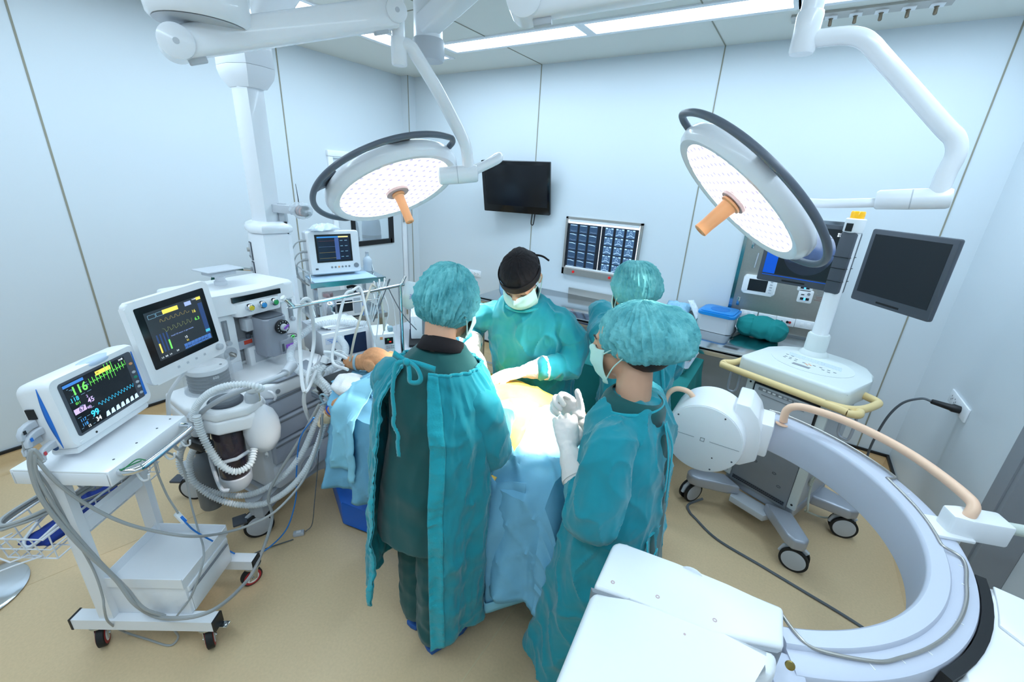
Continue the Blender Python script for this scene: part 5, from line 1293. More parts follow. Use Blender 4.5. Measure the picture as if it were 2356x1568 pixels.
for nm, (x, z), lit in (('room_dial', (.150, 1.262), True), ('room_switch', (.165, 1.180), True)):
    a, b = pp(x, z)
    s_ = MB().prism(rrect(.092, .095, .012, 4), .01, .024, T(a, b, 0), bev=.004).build('control_module', WHITEP, t)
    MB().box((a, b - .018, .0245), (.055, .018, .002)).build('module_display', BLACKP, s_)
    MB().box((a, b - .018, .0258), (.012, .018, .001)).build('blue_indicator', mat('blue_led', (60, 140, 255), .3, emit=(50, 130, 255), estr=4), s_)
    MB().cyl((a + .018, b + .02, .024), (a + .018, b + .02, .027), .010, n=18).build('module_knob', GREYM, s_)
    MB().box((a - .018, b + .012, .0245), (.02, .008, .002)).build('module_key', GREYD, s_)
for k, (x, z) in enumerate(((-.163, .973), (-.034, .971), (.089, .971), (.213, .973))):
    a, b = pp(x, z - .0 * k); o = MB().box((a, b, .015), (.122, .062, .010), bev=.003).build('socket_plate', WHITEE, t)
    if k == 0:
        for d in (-.02, .022): MB().box((a + d, b, .0215), (.022, .034, .006), bev=.002).build('rocker', WHITEP, o)
    elif k == 1:
        for d, r_, m_ in ((-.03, .010, mat('blue_socket', (60, 90, 150), .4)), (0, .006, GREYM), (.026, .006, GREYM)): MB().cyl((a + d, b, .02), (a + d, b, .024), r_, n=16).build('jack', m_, o)
    elif k == 2:
        for d, r_, m_ in ((-.022, .006, GREYD), (.014, .009, BLACKP), (.030, .009, mat('red_socket', (180, 50, 50), .4))): MB().cyl((a + d, b, .02), (a + d, b, .026), r_, n=16).build('jack', m_, o)
    else:
        for d in (-.018, .024): MB().box((a + d, b, .0205), (.020, .026, .002), bev=.0008).build('rocker', WHITEP, o)
a, b = pp(-.255, 1.066); MB().box((a, b, .013), (.022, .070, .010), bev=.003).build('latch', STEELM, t)
a, b = pp(-.245, 1.50); MB().box((a, b, .013), (.022, .050, .010), bev=.003).build('latch', STEELM, t)
MB().tube([(a + .05, b - .05, .03), (a + .045, b - .16, .032)], .006, 8).build('panel_handle', CHROME, t)
for k in range(7): 
    a, b = pp(.262, 1.235 - .012 * k); MB().box((a, b, .0112), (.08 - .012 * (k % 3), .003, .0008)).build('printed_line', GREYM if k < 4 else mat('faint_red_print', (150, 100, 90), .6), t, smooth=False)
# twin socket on the wall left of the surgeon
t = thing('wall_outlet', 'white double power socket on the back wall left of the surgeon', 'wall outlet', M=wall_M(-2.917, .878))
MB().box((0, 0, .005), (.25, .068, .010), bev=.003).build('plate', WHITEE, t)
for gx in (-.055, .065):
    s_ = MB().box((gx, 0, .0105), (.075, .04, .003), bev=.001).build('socket', WHITEP, t)
    for dx, dy in ((-.02, .007), (-.02, -.007), (.02, .007), (.02, -.007), (-.005, 0), (.032, 0)): MB().box((gx + dx, dy, .0122), (.004, .008, .001)).build('slot', BLACKP, s_, smooth=False)
# outlet on the right wall with a plugged lead
t = thing('wall_outlet', 'white power socket with a black plug on the right wall', 'wall outlet', M=frame((XR, 3.02, .865), (0, -1, 0), (-1, 0, 0)))
MB().box((0, 0, .005), (.30, .075, .010), bev=.003).build('plate', WHITEE, t)
for gx in (-.10, -.045):
    for dx, dy in ((-.008, .01), (-.008, -.01), (.010, 0)): MB().box((gx + dx, dy, .0105), (.004, .008, .001)).build('slot', GREYD, t, smooth=False)
t = thing('power_lead', 'grey mains lead with black plug running from the right wall socket down to the floor', 'power lead', (.935, 2.96, .86))
MB().tube([(0, 0, 0), (-.03, 0, .003), (-.04, 0, .003), (-.115, .0, .012), (-.120, 0, .013)], [.020, .022, .017, .013, .008], 14).build('plug', BLACKP, t)
L_ = Vector((.935, 2.96, .86))
MB().tube(spline([Vector((-.118, 0, .013)), Vector((-.16, .01, .01)), Vector((-.22, .04, -.06)), Vector((-.25, .08, -.22)), Vector((-.24, .16, -.50)), Vector((-.16, .22, -.75)), Vector((-.1, .3, -.852)), Vector((-.25, .45, -.854))], 8), .0065, 8).build('cord', CABLED, t)
# ceiling gas outlets
t = thing('ceiling_outlet_strip', 'steel strip with a row of gas outlets on the ceiling at the right', 'outlet strip', (.045, 3.345, CZ))
MB().box((0, 0, -.006), (.70, .115, .012)).build('plate', STEEL, t, smooth=False)
for k in range(6):
    o = MB().box((-.27 + .112 * k, .02, -.014), (.058, .058, .006)).build('outlet', WHITEP, t, smooth=False)
    MB().tube([(-.27 + .112 * k, .03, -.017), (-.27 + .112 * k, .03, -.022), (-.268 + .112 * k, .035, -.048), (-.268 + .112 * k, .035, -.052)], [.012, .008, .009, .006], 12).build('nipple', mat('bronze_fitting', (120, 108, 92), .4, .8), o)

# bench
BZ = .86
t = thing('steel_bench', 'long stainless steel bench along the back wall', 'bench', (-1.12, 3.40, 0))
MB().box((0, 0, BZ - .012), (2.40, .695, .024), bev=.004).box((0, -.335, BZ - .03), (2.40, .025, .05), bev=.004).build('worktop', STEELM, t)
MB().box((0, .34, BZ + .03), (1.2, .01, .06)).build('upstand', STEEL, t)
for x in (-1.15, 0, 1.15):
    for y in (-.30, .30): MB().cyl((x, y, 0), (x, y, BZ - .024), .019, n=16).build('leg', STEELM, t)
for y in (-.30, .30): MB().box((0, y, .2), (2.3, .025, .025)).build('stretcher', STEELM, t)
# sterile box with blue lid
t = thing('sterilising_box', 'aluminium box with a blue lid standing on the steel bench', 'sterilising box', (-.348, 3.56, BZ), -.10)
MB().prism(rrect(.255, .26, .035, 5), .002, .125, bev=.006).build('box_body', mat('silver_box', (206, 208, 214), .4, .25), t)
LIDB = mat('blue_lid', (30, 138, 214), .3)
ld = MB().prism(rrect(.268, .272, .038, 5), .125, .148, bev=.006).prism(rrect(.235, .24, .03, 5), .148, .156, bev=.004).build('lid', LIDB, t)
MB().prism([(.07 * math.cos(a), .075 * math.sin(a)) for a in (2 * PI * k / 40 for k in range(40))], .156, .158).build('lid_vent', mat('blue_vent', (22, 118, 196), .5, bump=.6, bump_scale=400), ld)
for s_ in (-1, 1): 
    h_2 = MB().box((s_ * .135, 0, .09), (.012, .075, .07), bev=.003).build('lid_clasp', CHROME, t)
    MB().tube([(s_ * .142, -.04, .06), (s_ * .15, -.03, .04), (s_ * .15, .03, .04), (s_ * .142, .04, .06)], .004, 8).build('carry_handle', CHROME, h_2)
# green cloth bundle
def bundle_fold(p): return .006 * ridge(p, (14, 10, 10), 2.0) + .008 * ridge(p, (3, 16, 16), 7) * (1 if abs(p.x + .045) > .07 else .3)
mb = MB(); mb.ell((-.13, 3.56, BZ + .075), (.085, .10, .073), 28, 16); mb.ell((-.045, 3.55, BZ + .080), (.10, .115, .080), 28, 16); mb.ell((.03, 3.54, BZ + .075), (.085, .105, .073), 28, 16)
TEALB = mat('green_bundle_cotton', (6, 128, 128), .85, noise_amt=.06, bump=.3, bump_scale=300)
o = link('cloth_bundle', voxel_union(mb, .006, 3, bundle_fold), TEALB); tag(o, 'green cloth bundle lying on the bench right of the blue-lidded box', 'cloth bundle')
MB().box((.0, 0, 0), (.022, .014, .003), frame((-.03, 3.545, BZ + .160), (1, 0, -.1), (0, -.2, 1))).build('tape', WHITEP, o)
# plastic packs
PACK = mat('clear_pack_film', (214, 234, 246), .18, alpha=.75, bump=.5, bump_scale=30); PACKG = mat('mint_pack', (150, 212, 206), .3, bump=.6, bump_scale=25)
def pack(name, lab, c, w, d, h, m, rz, seed, up=0.):
    rows = []
    for i in range(17):
        row = []
        for j in range(17):
            u, v = i / 16 - .5, j / 16 - .5; e = max(0, 1 - (2 * abs(u)) ** 4) * max(0, 1 - (2 * abs(v)) ** 4)
            z = h * e * (.55 + .45 * ridge(Vector((u * 3, v * 3, seed)), (2, 2, 1), seed)) + .004 + up * (v + .5)
            row.append(Vector((u * w, v * d, max(.003, z))))
        rows.append(row)
    o = MB().sheet(rows).build(name, m, solid=.002); o.location = c; o.rotation_euler = (0, 0, rz); return tag(o, lab, 'plastic pack', 'plastic packs on the bench')
pack('sterile_pack', 'crumpled clear plastic pack on the bench behind the far nurse', (-.70, 3.48, BZ), .20, .26, .05, PACK, .3, 1, .05)
pack('sterile_pack', 'blue-edged clear pack leaning on the wall behind the bench', (-.68, 3.66, BZ + .01), .20, .12, .04, mat('pale_blue_pack', (156, 208, 236), .25, alpha=.85), -.1, 2, .10)
pack('sterile_pack', 'mint green pack lying between clear packs and the blue-lidded box', (-.565, 3.45, BZ), .15, .20, .075, PACKG, -.2, 3, .01)
pack('wrapper', 'open white wrapper standing beside the blue-lidded box', (-.525, 3.61, BZ), .06, .16, .03, mat('white_wrapper', (226, 236, 246), .3, alpha=.85), .9, 4, .16)
# glove box behind the surgeon
t = thing('glove_box', 'open blue and white cardboard box behind the surgeon\'s shoulder', 'cardboard box', (-2.21, 3.45, BZ))
BX = mat('blue_print_card', (150, 200, 230), .6, noise_amt=.25, noise_scale=12)
f = MB()
for s_ in (-1, 1): f.box((s_ * .085, 0, .06), (.004, .12, .12)); f.box((0, s_ * .058, .06), (.174, .004, .12))
f.build('carton', BX, t, smooth=False); MB().box((0, 0, .002), (.17, .115, .004)).build('carton_base', mat('brown_card', (190, 160, 120), .8), t)
# instrument table with green drape
t = thing('instrument_table', 'steel instrument table covered by a green cloth behind the nurses', 'instrument table', (-.78, 2.745, 0))
for x in (-.40, .38):
    for y in (-.24, .25):
        MB().cyl((x, y, .08), (x, y, .75), .016, n=14).build('leg', STEELM, t)
        MB().tube([(x, y - .012, .045), (x, y + .012, .045)], .045, 20).build('castor', GREYD, t)
MB().box((0, 0, .755), (.86, .58, .02)).build('table_top', STEEL, t)
def table_drape(x0, x1, y0, y1, ztop, zb, seed):
    rows = []; 
    per = []
    N_ = 28
    loop = [(x0 + (x1 - x0) * k / N_, y0) for k in range(N_)] + [(x1, y0 + (y1 - y0) * k / N_) for k in range(N_)] + [(x1 - (x1 - x0) * k / N_, y1) for k in range(N_)] + [(x0, y1 - (y1 - y0) * k / N_) for k in range(N_)]
    cx, cy = (x0 + x1) / 2, (y0 + y1) / 2
    for s_ in (.02, .5, .9, .97): rows.append([Vector((cx + (x - cx) * s_, cy + (y - cy) * s_, ztop + .003 * noise.noise(Vector((x * 9, y * 9, s_ * 3))))) for x, y in loop])
    for k in range(15):
        q = k / 14; row = []
        for j, (x, y) in enumerate(loop):
            d = Vector((x - cx, y - cy, 0)).normalized(); fo = (.020 * math.sin(j * .62 + seed) + .016 * noise.noise(Vector((j * .35, q, seed)))) * q
            z = ztop - .006 - (ztop - zb - .03 * noise.noise(Vector((j * .2, 0, seed)))) * q
            row.append(Vector((x, y, z)) + d * (.006 + fo + .03 * q))
        rows.append(row)
    return MB().rings(rows, False, True)
o = table_drape(-1.235, -.335, 2.445, 3.045, .775, .46, 1.0).build('table_drape', GREEND, solid=.003)
tag(o, 'dark green cloth hanging over the instrument table', 'drape')
# steel instruments and tray on it
SI = mat('instrument_steel', (205, 208, 212), .2, 1.0)
for k in range(9):
    x, y = -1.12 + .040 * k, 2.62 + .05 * k
    g = thing('clamp', 'ring-handled steel clamp laid in the row on the green table', 'clamp', (x, y, .786), 2.3 + .05 * math.sin(k * 3), group='steel clamps on the green table')
    MB().tube([(.0, .0, 0), (.05, .006, .002), (.10, .0, 0)], [.002, .003, .0015], 6).tube([(0, 0, .002), (.05, -.006, .004), (.10, .0, .002)], [.002, .003, .0015], 6).build('shafts', SI, g)
    for s_ in (-1, 1): MB().tube([(-.014 + .014 * math.cos(a), s_ * .013 + .012 * math.sin(a), .002) for a in (2 * PI * q / 14 for q in range(15))], .0022, 6).build('finger_ring', SI, g)
t = thing('instrument_tray', 'open steel tray on the right end of the green table', 'tray', (-.50, 2.83, .782))
f = MB()
f.rings([[(x, y, z) for x, y in rrect(a, b, .03, 4)] for a, b, z in ((.23, .34, .004), (.245, .355, .045), (.275, .385, .048), (.275, .385, .045), (.24, .35, .040), (.225, .335, .008))], True)
f.build('tray', STEELM, t)
# ================================================================ TROLLEY WITH PATIENT MONITOR (front left)
UA = math.radians(34); TO = Vector((-1.875, .3975, 0)); u = Vector((math.cos(UA), math.sin(UA), 0)); v = Vector((-u.y, u.x, 0))
t = thing('equipment_trolley', 'white wheeled trolley with a drawer box, carrying the large patient monitor', 'trolley', TO, UA)
for y in (-.135, .155):
    a = MB().box((-.035, y, .135), (.55, .05, .05)).build('base_rail', WHITEE, t, smooth=False)
    for x in (-.312, .242): MB().box((x, y, .135), (.008, .054, .054)).build('rail_cap', BLACKP, a, smooth=False)
    MB().box((-.175, y, .50), (.055, .032, .70)).build('post', WHITEE, t, smooth=False)
MB().box((-.17, .01, .60), (.028, .26, .055)).build('crossbar', WHITEE, t, smooth=False)
MB().box((-.01, .01, .235), (.30, .27, .15), bev=.004).build('drawer_box', WHITEE, t)
f = MB(); f.box((-.01, .01, .312), (.305, .285, .004))
for s_ in (-1, 1): f.box((-.01, .01 + s_ * .141, .333), (.305, .004, .045)); f.box((-.01 + s_ * .151, .01, .333 - (.008 if s_ > 0 else 0)), (.004, .285, .045))
f.build('tray_top', WHITEE, t, smooth=False)
d1 = MB().box((.143, .01, .287), (.012, .25, .026), bev=.003).build('drawer', WHITEE, t)
d2 = MB().box((.143, .01, .215), (.012, .25, .095), bev=.004).build('drawer', WHITEE, t)
MB().box((.150, .01, .270), (.006, .23, .006)).build('finger_grip', GREYM, d1)
MB().box((.141, -.112, .215), (.014, .004, .09)).build('drawer_gap', BLACKP, d2)
tp = MB().box((-.115, .015, .880), (.32, .37, .010), bev=.003).build('top_plate', WHITEE, t)
f = MB()
f.box((.040, .015, .855), (.012, .372, .055), bev=.003); f.box((-.27, .015, .855), (.012, .372, .055), bev=.003)
for s_ in (-1, 1): f.box((-.115, .015 + s_ * .181, .852), (.318, .010, .05), bev=.003)
f.build('top_skirt', WHITEE, t)
MB().box((-.17, .01, .835), (.10, .32, .03)).build('post_bracket', WHITEE, t)
for y in (-.10, .0, .10, .17): MB().cyl((.005, y, .884), (.005, y, .8856), .004, n=10).build('rivet', GREYD, t)
MB().tube(spline([(.045, -.135, .862), (.075, -.135, .862), (.098, -.12, .862), (.105, -.08, .862), (.105, .11, .862), (.098, .15, .862), (.075, .165, .862), (.045, .165, .862)], 6), .0125, 14).build('push_handle', CHROME, t)
tw = MB()
tw.tube(spline([(.06, -.145, .878), (.072, -.12, .858), (.06, -.125, .846), (.052, -.14, .866), (.075, -.13, .880), (.10, -.10, .884)], 5), .0022, 6)
tw.tube(spline([(.07, -.13, .878), (.09, -.105, .892), (.115, -.10, .886)], 5), .002, 6)
tw.build('green_twist_tie', mat('green_tie', (40, 130, 80), .5), t)
for y in (-.06, .07, .16):
    MB().tube(spline([(.03, y, .83), (.032, y, .79), (.045, y, .765), (.062, y + .005, .768), (.068, y + .005, .79)], 5), .004, 8).build('cable_hook', WHITEE, t)
RED = mat('red_wheel_hub', (170, 40, 48), .45)
def castor(parent, x, y, rz, r=.045):
    M = T(x, y, 0) @ RZ(rz)
    w = MB().tube([(0, -.013, r), (0, -.011, r), (0, .011, r), (0, .013, r)], [r * .88, r, r, r * .88], 32, M=M).build('castor', RUBBER, parent)
    for s_ in (-1, 1):
        MB().tube([(0, s_ * .0135, r), (0, s_ * .0145, r)], [r * .86, r * .84], 28, M=M).build('red_ring', RED, w)
        MB().tube([(0, s_ * .0150, r), (0, s_ * .0165, r)], [r * .62, r * .5], 24, M=M).build('hub_disc', WHITEP, w)
        MB().prism([(-.018, -.012), (.018, -.012), (.030, .055), (-.005, .055)], -.0015, .0015, M @ T(0, s_ * .019, r) @ RX(PI / 2), bev=.0005).build('fork_plate', STEELM, w)
    MB().lathe([(.028, r + .052), (.036, r + .055), (.036, r + .062), (.022, r + .068), (.012, .112)], 22, M @ T(.012, 0, 0)).build('swivel', STEELM, w)
    MB().cyl((0, -.024, r), (0, .024, r), .006, n=10, M=M).build('axle_bolt', STEELM, w)
    return w
castor(t, -.235, -.135, 2.1); c_ = castor(t, .195, -.135, -1.0 + PI); castor(t, .205, .155, .9); castor(t, -.235, .155, .5)
MB().box((.25, -.125, .105), (.05, .028, .006), RY(0) , bev=.002).build('brake_lever', STEELM, c_)
# wire basket behind
B = thing('wire_basket', 'white wire basket full of cables hanging behind the trolley', 'wire basket', TO, UA)
BW = mat('white_coated_wire', (232, 234, 240), .35)
bx0, bx1, by0, by1, bz0, bz1 = -.37, -.20, -.20, .28, .53, .635
f = MB()
def wire(ps, r=.0028, n=6): f.tube(ps, r, n)
wire([(bx0 - .02, by0 - .02, bz1), (bx1, by0 - .02, bz1), (bx1, by1 + .02, bz1), (bx0 - .02, by1 + .02, bz1), (bx0 - .02, by0 - .02, bz1)], .004)
wire([(bx0, by0, bz0), (bx1, by0, bz0), (bx1, by1, bz0), (bx0, by1, bz0), (bx0, by0, bz0)], .003)
for k in range(9):
    y = by0 + (by1 - by0) * k / 8; wire([(bx0 - .02, y, bz1), (bx0, y, bz0), (bx1, y, bz0), (bx1, y, bz1)])
for k in range(1, 4):
    x = bx0 + (bx1 - bx0) * k / 4; wire([(x, by0 - .02, bz1), (x, by0, bz0), (x, by1, bz0), (x, by1 + .02, bz1)])
for z in (bz0 + .05,): wire([(bx0 - .012, by0 - .01, z), (bx1, by0 - .01, z), (bx1, by1 + .01, z), (bx0 - .012, by1 + .01, z), (bx0 - .012, by0 - .01, z)])
f.build('wire_frame', BW, B)
f = MB()
for y in (by0 - .04, by0 - .0):
    wire([(bx0 + .01, y + .03, bz0 + .08), (bx0 - .01, y - .01, bz0 + .08), (bx0 - .01, y - .03, bz0 + .04), (bx0 + .04, y - .03, bz0 + .01), (bx0 + .07, y, bz0 + .01), (bx0 + .12, by0, bz0 + .01)], .003)
f.build('wire_hook', BW, B)
MB().box((bx1 + .005, -.03, .60), (.008, .10, .03)).box((bx1 + .005, .13, .60), (.008, .10, .03)).build('hanger_plate', WHITEE, B)
TM = Matrix.Translation(TO) @ RZ(UA)
def tw_(x, y, z): return TM @ Vector((x, y, z))
def basket_loop(cx, cy, cz, rx, ry, turns, r, m, label, seed, tilt=.1):
    pts = [];
    n_ = int(turns * 14)
    for k in range(n_):
        a = 2 * PI * k / 14; w_ = 1 + .12 * noise.noise(Vector((k * .3, seed, 0)))
        pts.append(tw_(cx + rx * w_ * math.cos(a), cy + ry * w_ * math.sin(a), cz + .0035 * k / 14 * 4 + tilt * math.cos(a + seed) * .5 + .008 * noise.noise(Vector((k * .5, 0, seed)))))
    o = MB().tube(spline(pts, 3), r, 7).build('cable_loop', m); return tag(o, label, 'cable')
basket_loop(-.285, .0, .66, .09, .24, 2.2, .0065, CABLEG, 'thick grey monitor lead coiled wide over the wire basket', 1.0, .06)
basket_loop(-.28, .08, .61, .065, .16, 2.6, .006, CABLEG, 'grey lead wound in the middle of the wire basket', 2.3, .08)
basket_loop(-.29, .14, .70, .075, .11, 2.0, .006, CABLEG, 'grey lead looped above the far end of the wire basket', 4.2, .16)
basket_loop(-.29, -.11, .60, .05, .09, 1.6, .006, CABLEW, 'pale lead coiled at the near end of the wire basket', 5.0, .06)
mb = MB(); 
for k, (x, y) in enumerate(((-.29, -.12), (-.28, -.02), (-.27, .06))): mb.box((0, 0, 0), (.11, .13, .018), TM @ T(x, y, .565 + .006 * k) @ RZ(.3 * k) @ RX(.12 * (k - 1)), bev=.006)
o = MB(); bmesh.ops.recalc_face_normals(mb.bm, faces=mb.bm.faces)
o = link('blood_pressure_cuff', voxel_union(mb, .005, 2, lambda p: .004 * noise.noise(p * 30)), mat('navy_cuff_fabric', (28, 56, 140), .8, noise_amt=.1)); tag(o, 'dark blue pressure cuff folded in the wire basket', 'pressure cuff')

# ---------------------------------------------------------------- the monitor standing on it
MT, wq, hq = facing((-1.901, .234, 1.189), (-2.138, .537, 1.181), (-2.113, .546, .926), (-1.876, .243, .934))
MON = thing('patient_monitor', 'white patient monitor in the left foreground showing 116 in green', 'patient monitor', M=MT)
W2, H2_ = wq, hq
pf = rrect(W2, H2_, .030, 6)
f = MB()
f.rings([[(x * k, y * k2 + (yo if y < 0 else yo2), z) for x, y in pf] for k, k2, z, yo, yo2 in ((.965, .95, .0, 0, 0), (.99, .985, -.006, 0, 0), (1, 1, -.018, 0, 0), (1.0, 1.0, -.045, 0, -.002), (.985, .985, -.075, 0, -.004), (.97, .95, -.102, .004, -.010), (.93, .90, -.112, .006, -.014))])
f.build('casing', WHITEP, MON)
sw, sh, sx, sy = W2 * .70, H2_ * .70, -.012, .004
SCRM = mat('lit_black_screen', (14, 20, 26), .18, emit=(16, 26, 34), estr=.5)
MB().prism(rrect(W2 * .83, H2_ * .765, .012, 4, .0, sy), -.004, .0012).build('bezel', GREYD, MON)
MB().box((sx, sy, .0014), (sw, sh, .0014)).build('screen', SCRM, MON, smooth=False)
def emis(name, rgb, e=1.0): return mat(name, rgb, .4, emit=rgb, estr=e)
SG, SB, SW, SV, SY, SC_ = emis('screen_green', (110, 220, 90)), emis('screen_blue', (70, 150, 220)), emis('screen_pale', (225, 232, 236)), emis('screen_violet', (190, 165, 215)), emis('screen_yellow', (215, 195, 80)), emis('screen_cyan', (60, 190, 230))
def stext(parent, s, x, y, size, m, bold=.0): return text_mesh('reading', s, size, m, parent, T(x, y, .0026), depth=.0002, bold=bold * size)
def X(a): return sx - sw / 2 + a * sw                             # a,b: 0..1 across and up the screen
def Yv(b): return sy - sh / 2 + b * sh
stext(MON, '116', X(.20), Yv(.80), .042, SG, .02); stext(MON, '118', X(.085), Yv(.655), .022, SC_); stext(MON, '011', X(.11), Yv(.565), .013, SG); stext(MON, '2', X(.255), Yv(.60), .014, SV)
stext(MON, '45', X(.285), Yv(.50), .026, SV, .01); stext(MON, '48)', X(.225), Yv(.385), .014, SV); stext(MON, '117', X(.085), Yv(.22), .016, SB); stext(MON, '118', X(.085), Yv(.125), .016, SB); stext(MON, '99', X(.27), Yv(.22), .032, SC_, .02); stext(MON, '34', X(.285), Yv(.08), .023, SW, .01); stext(MON, '15', X(.13), Yv(.05), .013, SW); stext(MON, '14:48', X(.93), Yv(.965), .010, SW)
MB().box((X(.10), Yv(.425), .0023), (sw * .17, sh * .105, .0006)).build('reading_field', SV, MON, smooth=False)
text_mesh('reading', '67', .022, SCRM, MON, T(X(.12), Yv(.425), .0030), depth=.0002)
MB().box((X(.61), Yv(.925), .0023), (sw * .25, sh * .085, .0006)).build('alarm_banner', SY, MON, smooth=False)
MB().box((X(.15), Yv(.955), .0023), (sw * .30, sh * .055, .0006)).build('menu_bar', emis('screen_menu_blue', (60, 120, 190), .8), MON, smooth=False)
text_mesh('banner_text', 'ART', .006, SCRM, MON, T(X(.52), Yv(.93), .0030), depth=.0002)
def trace(parent, fn, x0, x1, n, r, m, nm='trace', z=.0026):
    return MB().tube([(x0 + (x1 - x0) * k / n, fn(k / n), z) for k in range(n + 1)], r, 5).build(nm, m, parent)
def ecg(q):
    p = (q * 11) % 1; a = (.018 if p < .07 else -.010 if p < .12 else .006 * math.exp(-((p - .4) / .1) ** 2))
    return Yv(.80) + a * (2.2 if .42 < q < .66 else 1) + .004 * q
trace(MON, ecg, X(.36), X(.985), 330, .0005, SG)
trace(MON, lambda q: Yv(.33) + .006 * math.sin(q * 70) + .002 * math.sin(q * 140), X(.36), X(.985), 220, .0005, SC_)
f = MB()
for k in range(7):
    x = X(.40 + .088 * k); f.prism([(x, Yv(.02)), (x + .006, Yv(.115)), (x + .016, Yv(.125)), (x + .019, Yv(.02))], .0022, .0028)
f.build('gas_wave', emis('screen_wave', (190, 212, 232), .9), MON, smooth=False)
random.seed(5)
for k in range(26):
    MB().box((X(.03 + .30 * random.random()), Yv(.03 + .88 * random.random()), .0022), (.006 + .012 * random.random(), .0012, .0004)).build('status_line', emis('screen_small', (110, 150, 170), .7), MON, smooth=False)
kx = sx + sw / 2 + .020
for k, (m_, yy) in enumerate(((ORANGE, .78), (GREYL, .58), (mat('teal_key', (40, 150, 120), .4), .46), (GREYL, .34), (GREYL, .23), (GREYL, .08))):
    MB().lathe([(.0075, 0), (.0068, .0025), (.001, .003)], 16, T(kx, Yv(yy), .0012) @ Matrix.Diagonal((1.15, .72, 1, 1))).build('key', m_, MON)
f = MB(); f.prism([(kx + .020, Yv(1.02)), (kx + .024, Yv(1.02)), (kx + .024, Yv(-.02)), (kx + .010, Yv(-.02)), (kx + .016, Yv(.5))], .0010, .0022)
f.build('blue_flash', BLUEP, MON, smooth=False)
f = MB()
for k in range(13):
    q = k / 12; wd = .006 * math.sin(PI * q) + .0006
    f_row = None
rows = [[(-W2 / 2 - .0008, (H2_ * .42) - H2_ * .86 * k / 20, -.030 - .005 * math.sin(PI * k / 20) + s_ * (.0075 * math.sin(PI * k / 20) + .0004)) for s_ in (-1, 1)] for k in range(21)]
MB().sheet(rows).build('side_flash', BLUEP, MON, solid=.0016)
MB().ell((.02, H2_ / 2 - .012, -.022), (.085, .018, .026), 28, 12).build('alarm_light', mat('pale_blue_lens', (196, 214, 236), .3), MON)
MB().prism(rrect(.020, .009, .004, 4, -W2 * .40, -H2_ * .44), .0, .003).build('power_button', WHITEP, MON)
MB().cyl((-W2 * .25, -H2_ * .435, -.001), (-W2 * .25, -H2_ * .435, .0012), .004, n=12).build('mark', BLACKP, MON)
MB().box((0, -H2_ / 2 - .012, -.055), (W2 * .9, .026, .09), bev=.01).build('foot', WHITEP, MON)
MB().box((-W2 / 2 + .001, .02, -.080), (.006, .035, .026)).build('side_slot', BLACKP, MON)
MB().cyl((-W2 / 2 - .0005, -H2_ * .42, -.055), (-W2 / 2 - .002, -H2_ * .42, -.055), .011, n=20).build('blue_badge', mat('navy_badge', (40, 80, 130), .4), MON)
mats_ = (BLACKP, BLUEP, mat('green_tag', (40, 130, 70), .5), mat('red_tag', (210, 70, 80), .5))
PLUGS = []
for k in range(4):
    y = -.012 - .027 * k; z = -.085 + .010 * k
    if k == 2: y, z = -.068, -.092
    p = MB().loft([(-W2 / 2 + .0, y, z), (-W2 / 2 - .020, y, z), (-W2 / 2 - .038, y - .004, z), (-W2 / 2 - .050, y - .016, z), (-W2 / 2 - .052, y - .032, z)], lambda q: rrect(.026 - .010 * q, .022 - .006 * q, .004, 3), (0, 0, 1)).build('plug', GREYL, MON)
    MB().box((-W2 / 2 - .046, y - .008, z + .012), (.008, .012, .002)).build('plug_tag', mats_[k], p)
    PLUGS.append(MT @ Vector((-W2 / 2 - .052, y - .034, z)))
# leads from the plugs
def lead(label, pts, r=.0065, m=CABLEG, cat='cable', nm='monitor_lead', group=None): return cable(nm, pts, r, m, label, cat, group)
P3 = PLUGS
lead('thick grey lead hanging from the monitor over the trolley post to the base rail', [P3[3], away(74, 1035, 2.08), away(72, 1080, 2.12), away(105, 1160, 2.19), away(190, 1260, 2.28), away(265, 1330, 2.37), away(310, 1388, 2.42), at(360, 1417, .172), away(420, 1421, 2.34), away(470, 1411, 2.32), away(510, 1390, 2.36), away(548, 1357, 2.44), away(582, 1315, 2.52), away(610, 1250, 2.62), away(626, 1190, 2.66), at(618, 1140, .32), at(640, 1090, .42), at(690, 1010, .60), at(735, 930, .80)], .0075)
lead('second grey lead beside the thick one down the trolley post', [P3[2], away(78, 1045, 2.09), away(88, 1100, 2.14), away(150, 1200, 2.23), away(228, 1290, 2.32), away(290, 1352, 2.40), away(330, 1398, 2.43), at(380, 1416, .172)], .006)
lead('grey lead crossing the trolley and sagging to the right over the tray', [P3[1], away(80, 1050, 2.10), away(130, 1108, 2.15), away(200, 1160, 2.20), away(280, 1200, 2.24), away(360, 1222, 2.27), away(440, 1233, 2.30), at(510, 1226, .36), at(580, 1205, .32), at(640, 1170, .36), at(700, 1100, .45), at(735, 1010, .62), at(742, 950, .78)], .006)
lead('thin grey lead looping below the trolley base to the floor', [P3[0], away(52, 1000, 2.10), away(62, 1050, 2.13), away(112, 1120, 2.18), away(165, 1220, 2.27), away(215, 1310, 2.36), away(236, 1370, 2.42), away(240, 1400, 2.44), away(250, 1430, 2.52), at(285, 1452, .02), at(340, 1470, .008), at(390, 1484, .006), at(410, 1465, .02), at(400, 1445, .08), at(405, 1420, .163), at(440, 1370, .25), at(465, 1300, .36), at(468, 1260, .38), at(455, 1215, .38), at(440, 1160, .48), at(430, 1110, .58), at(415, 1060, .70), at(380, 1040, .80), at(356, 1060, .82), at(380, 1130, .66), at(410, 1180, .55)], .004)
t = thing('cable_connector', 'white plug joining the grey and blue probe leads above the tray', 'connector', at(415, 1190, .52))
cd = at(428, 1202, .50) - at(405, 1178, .55)
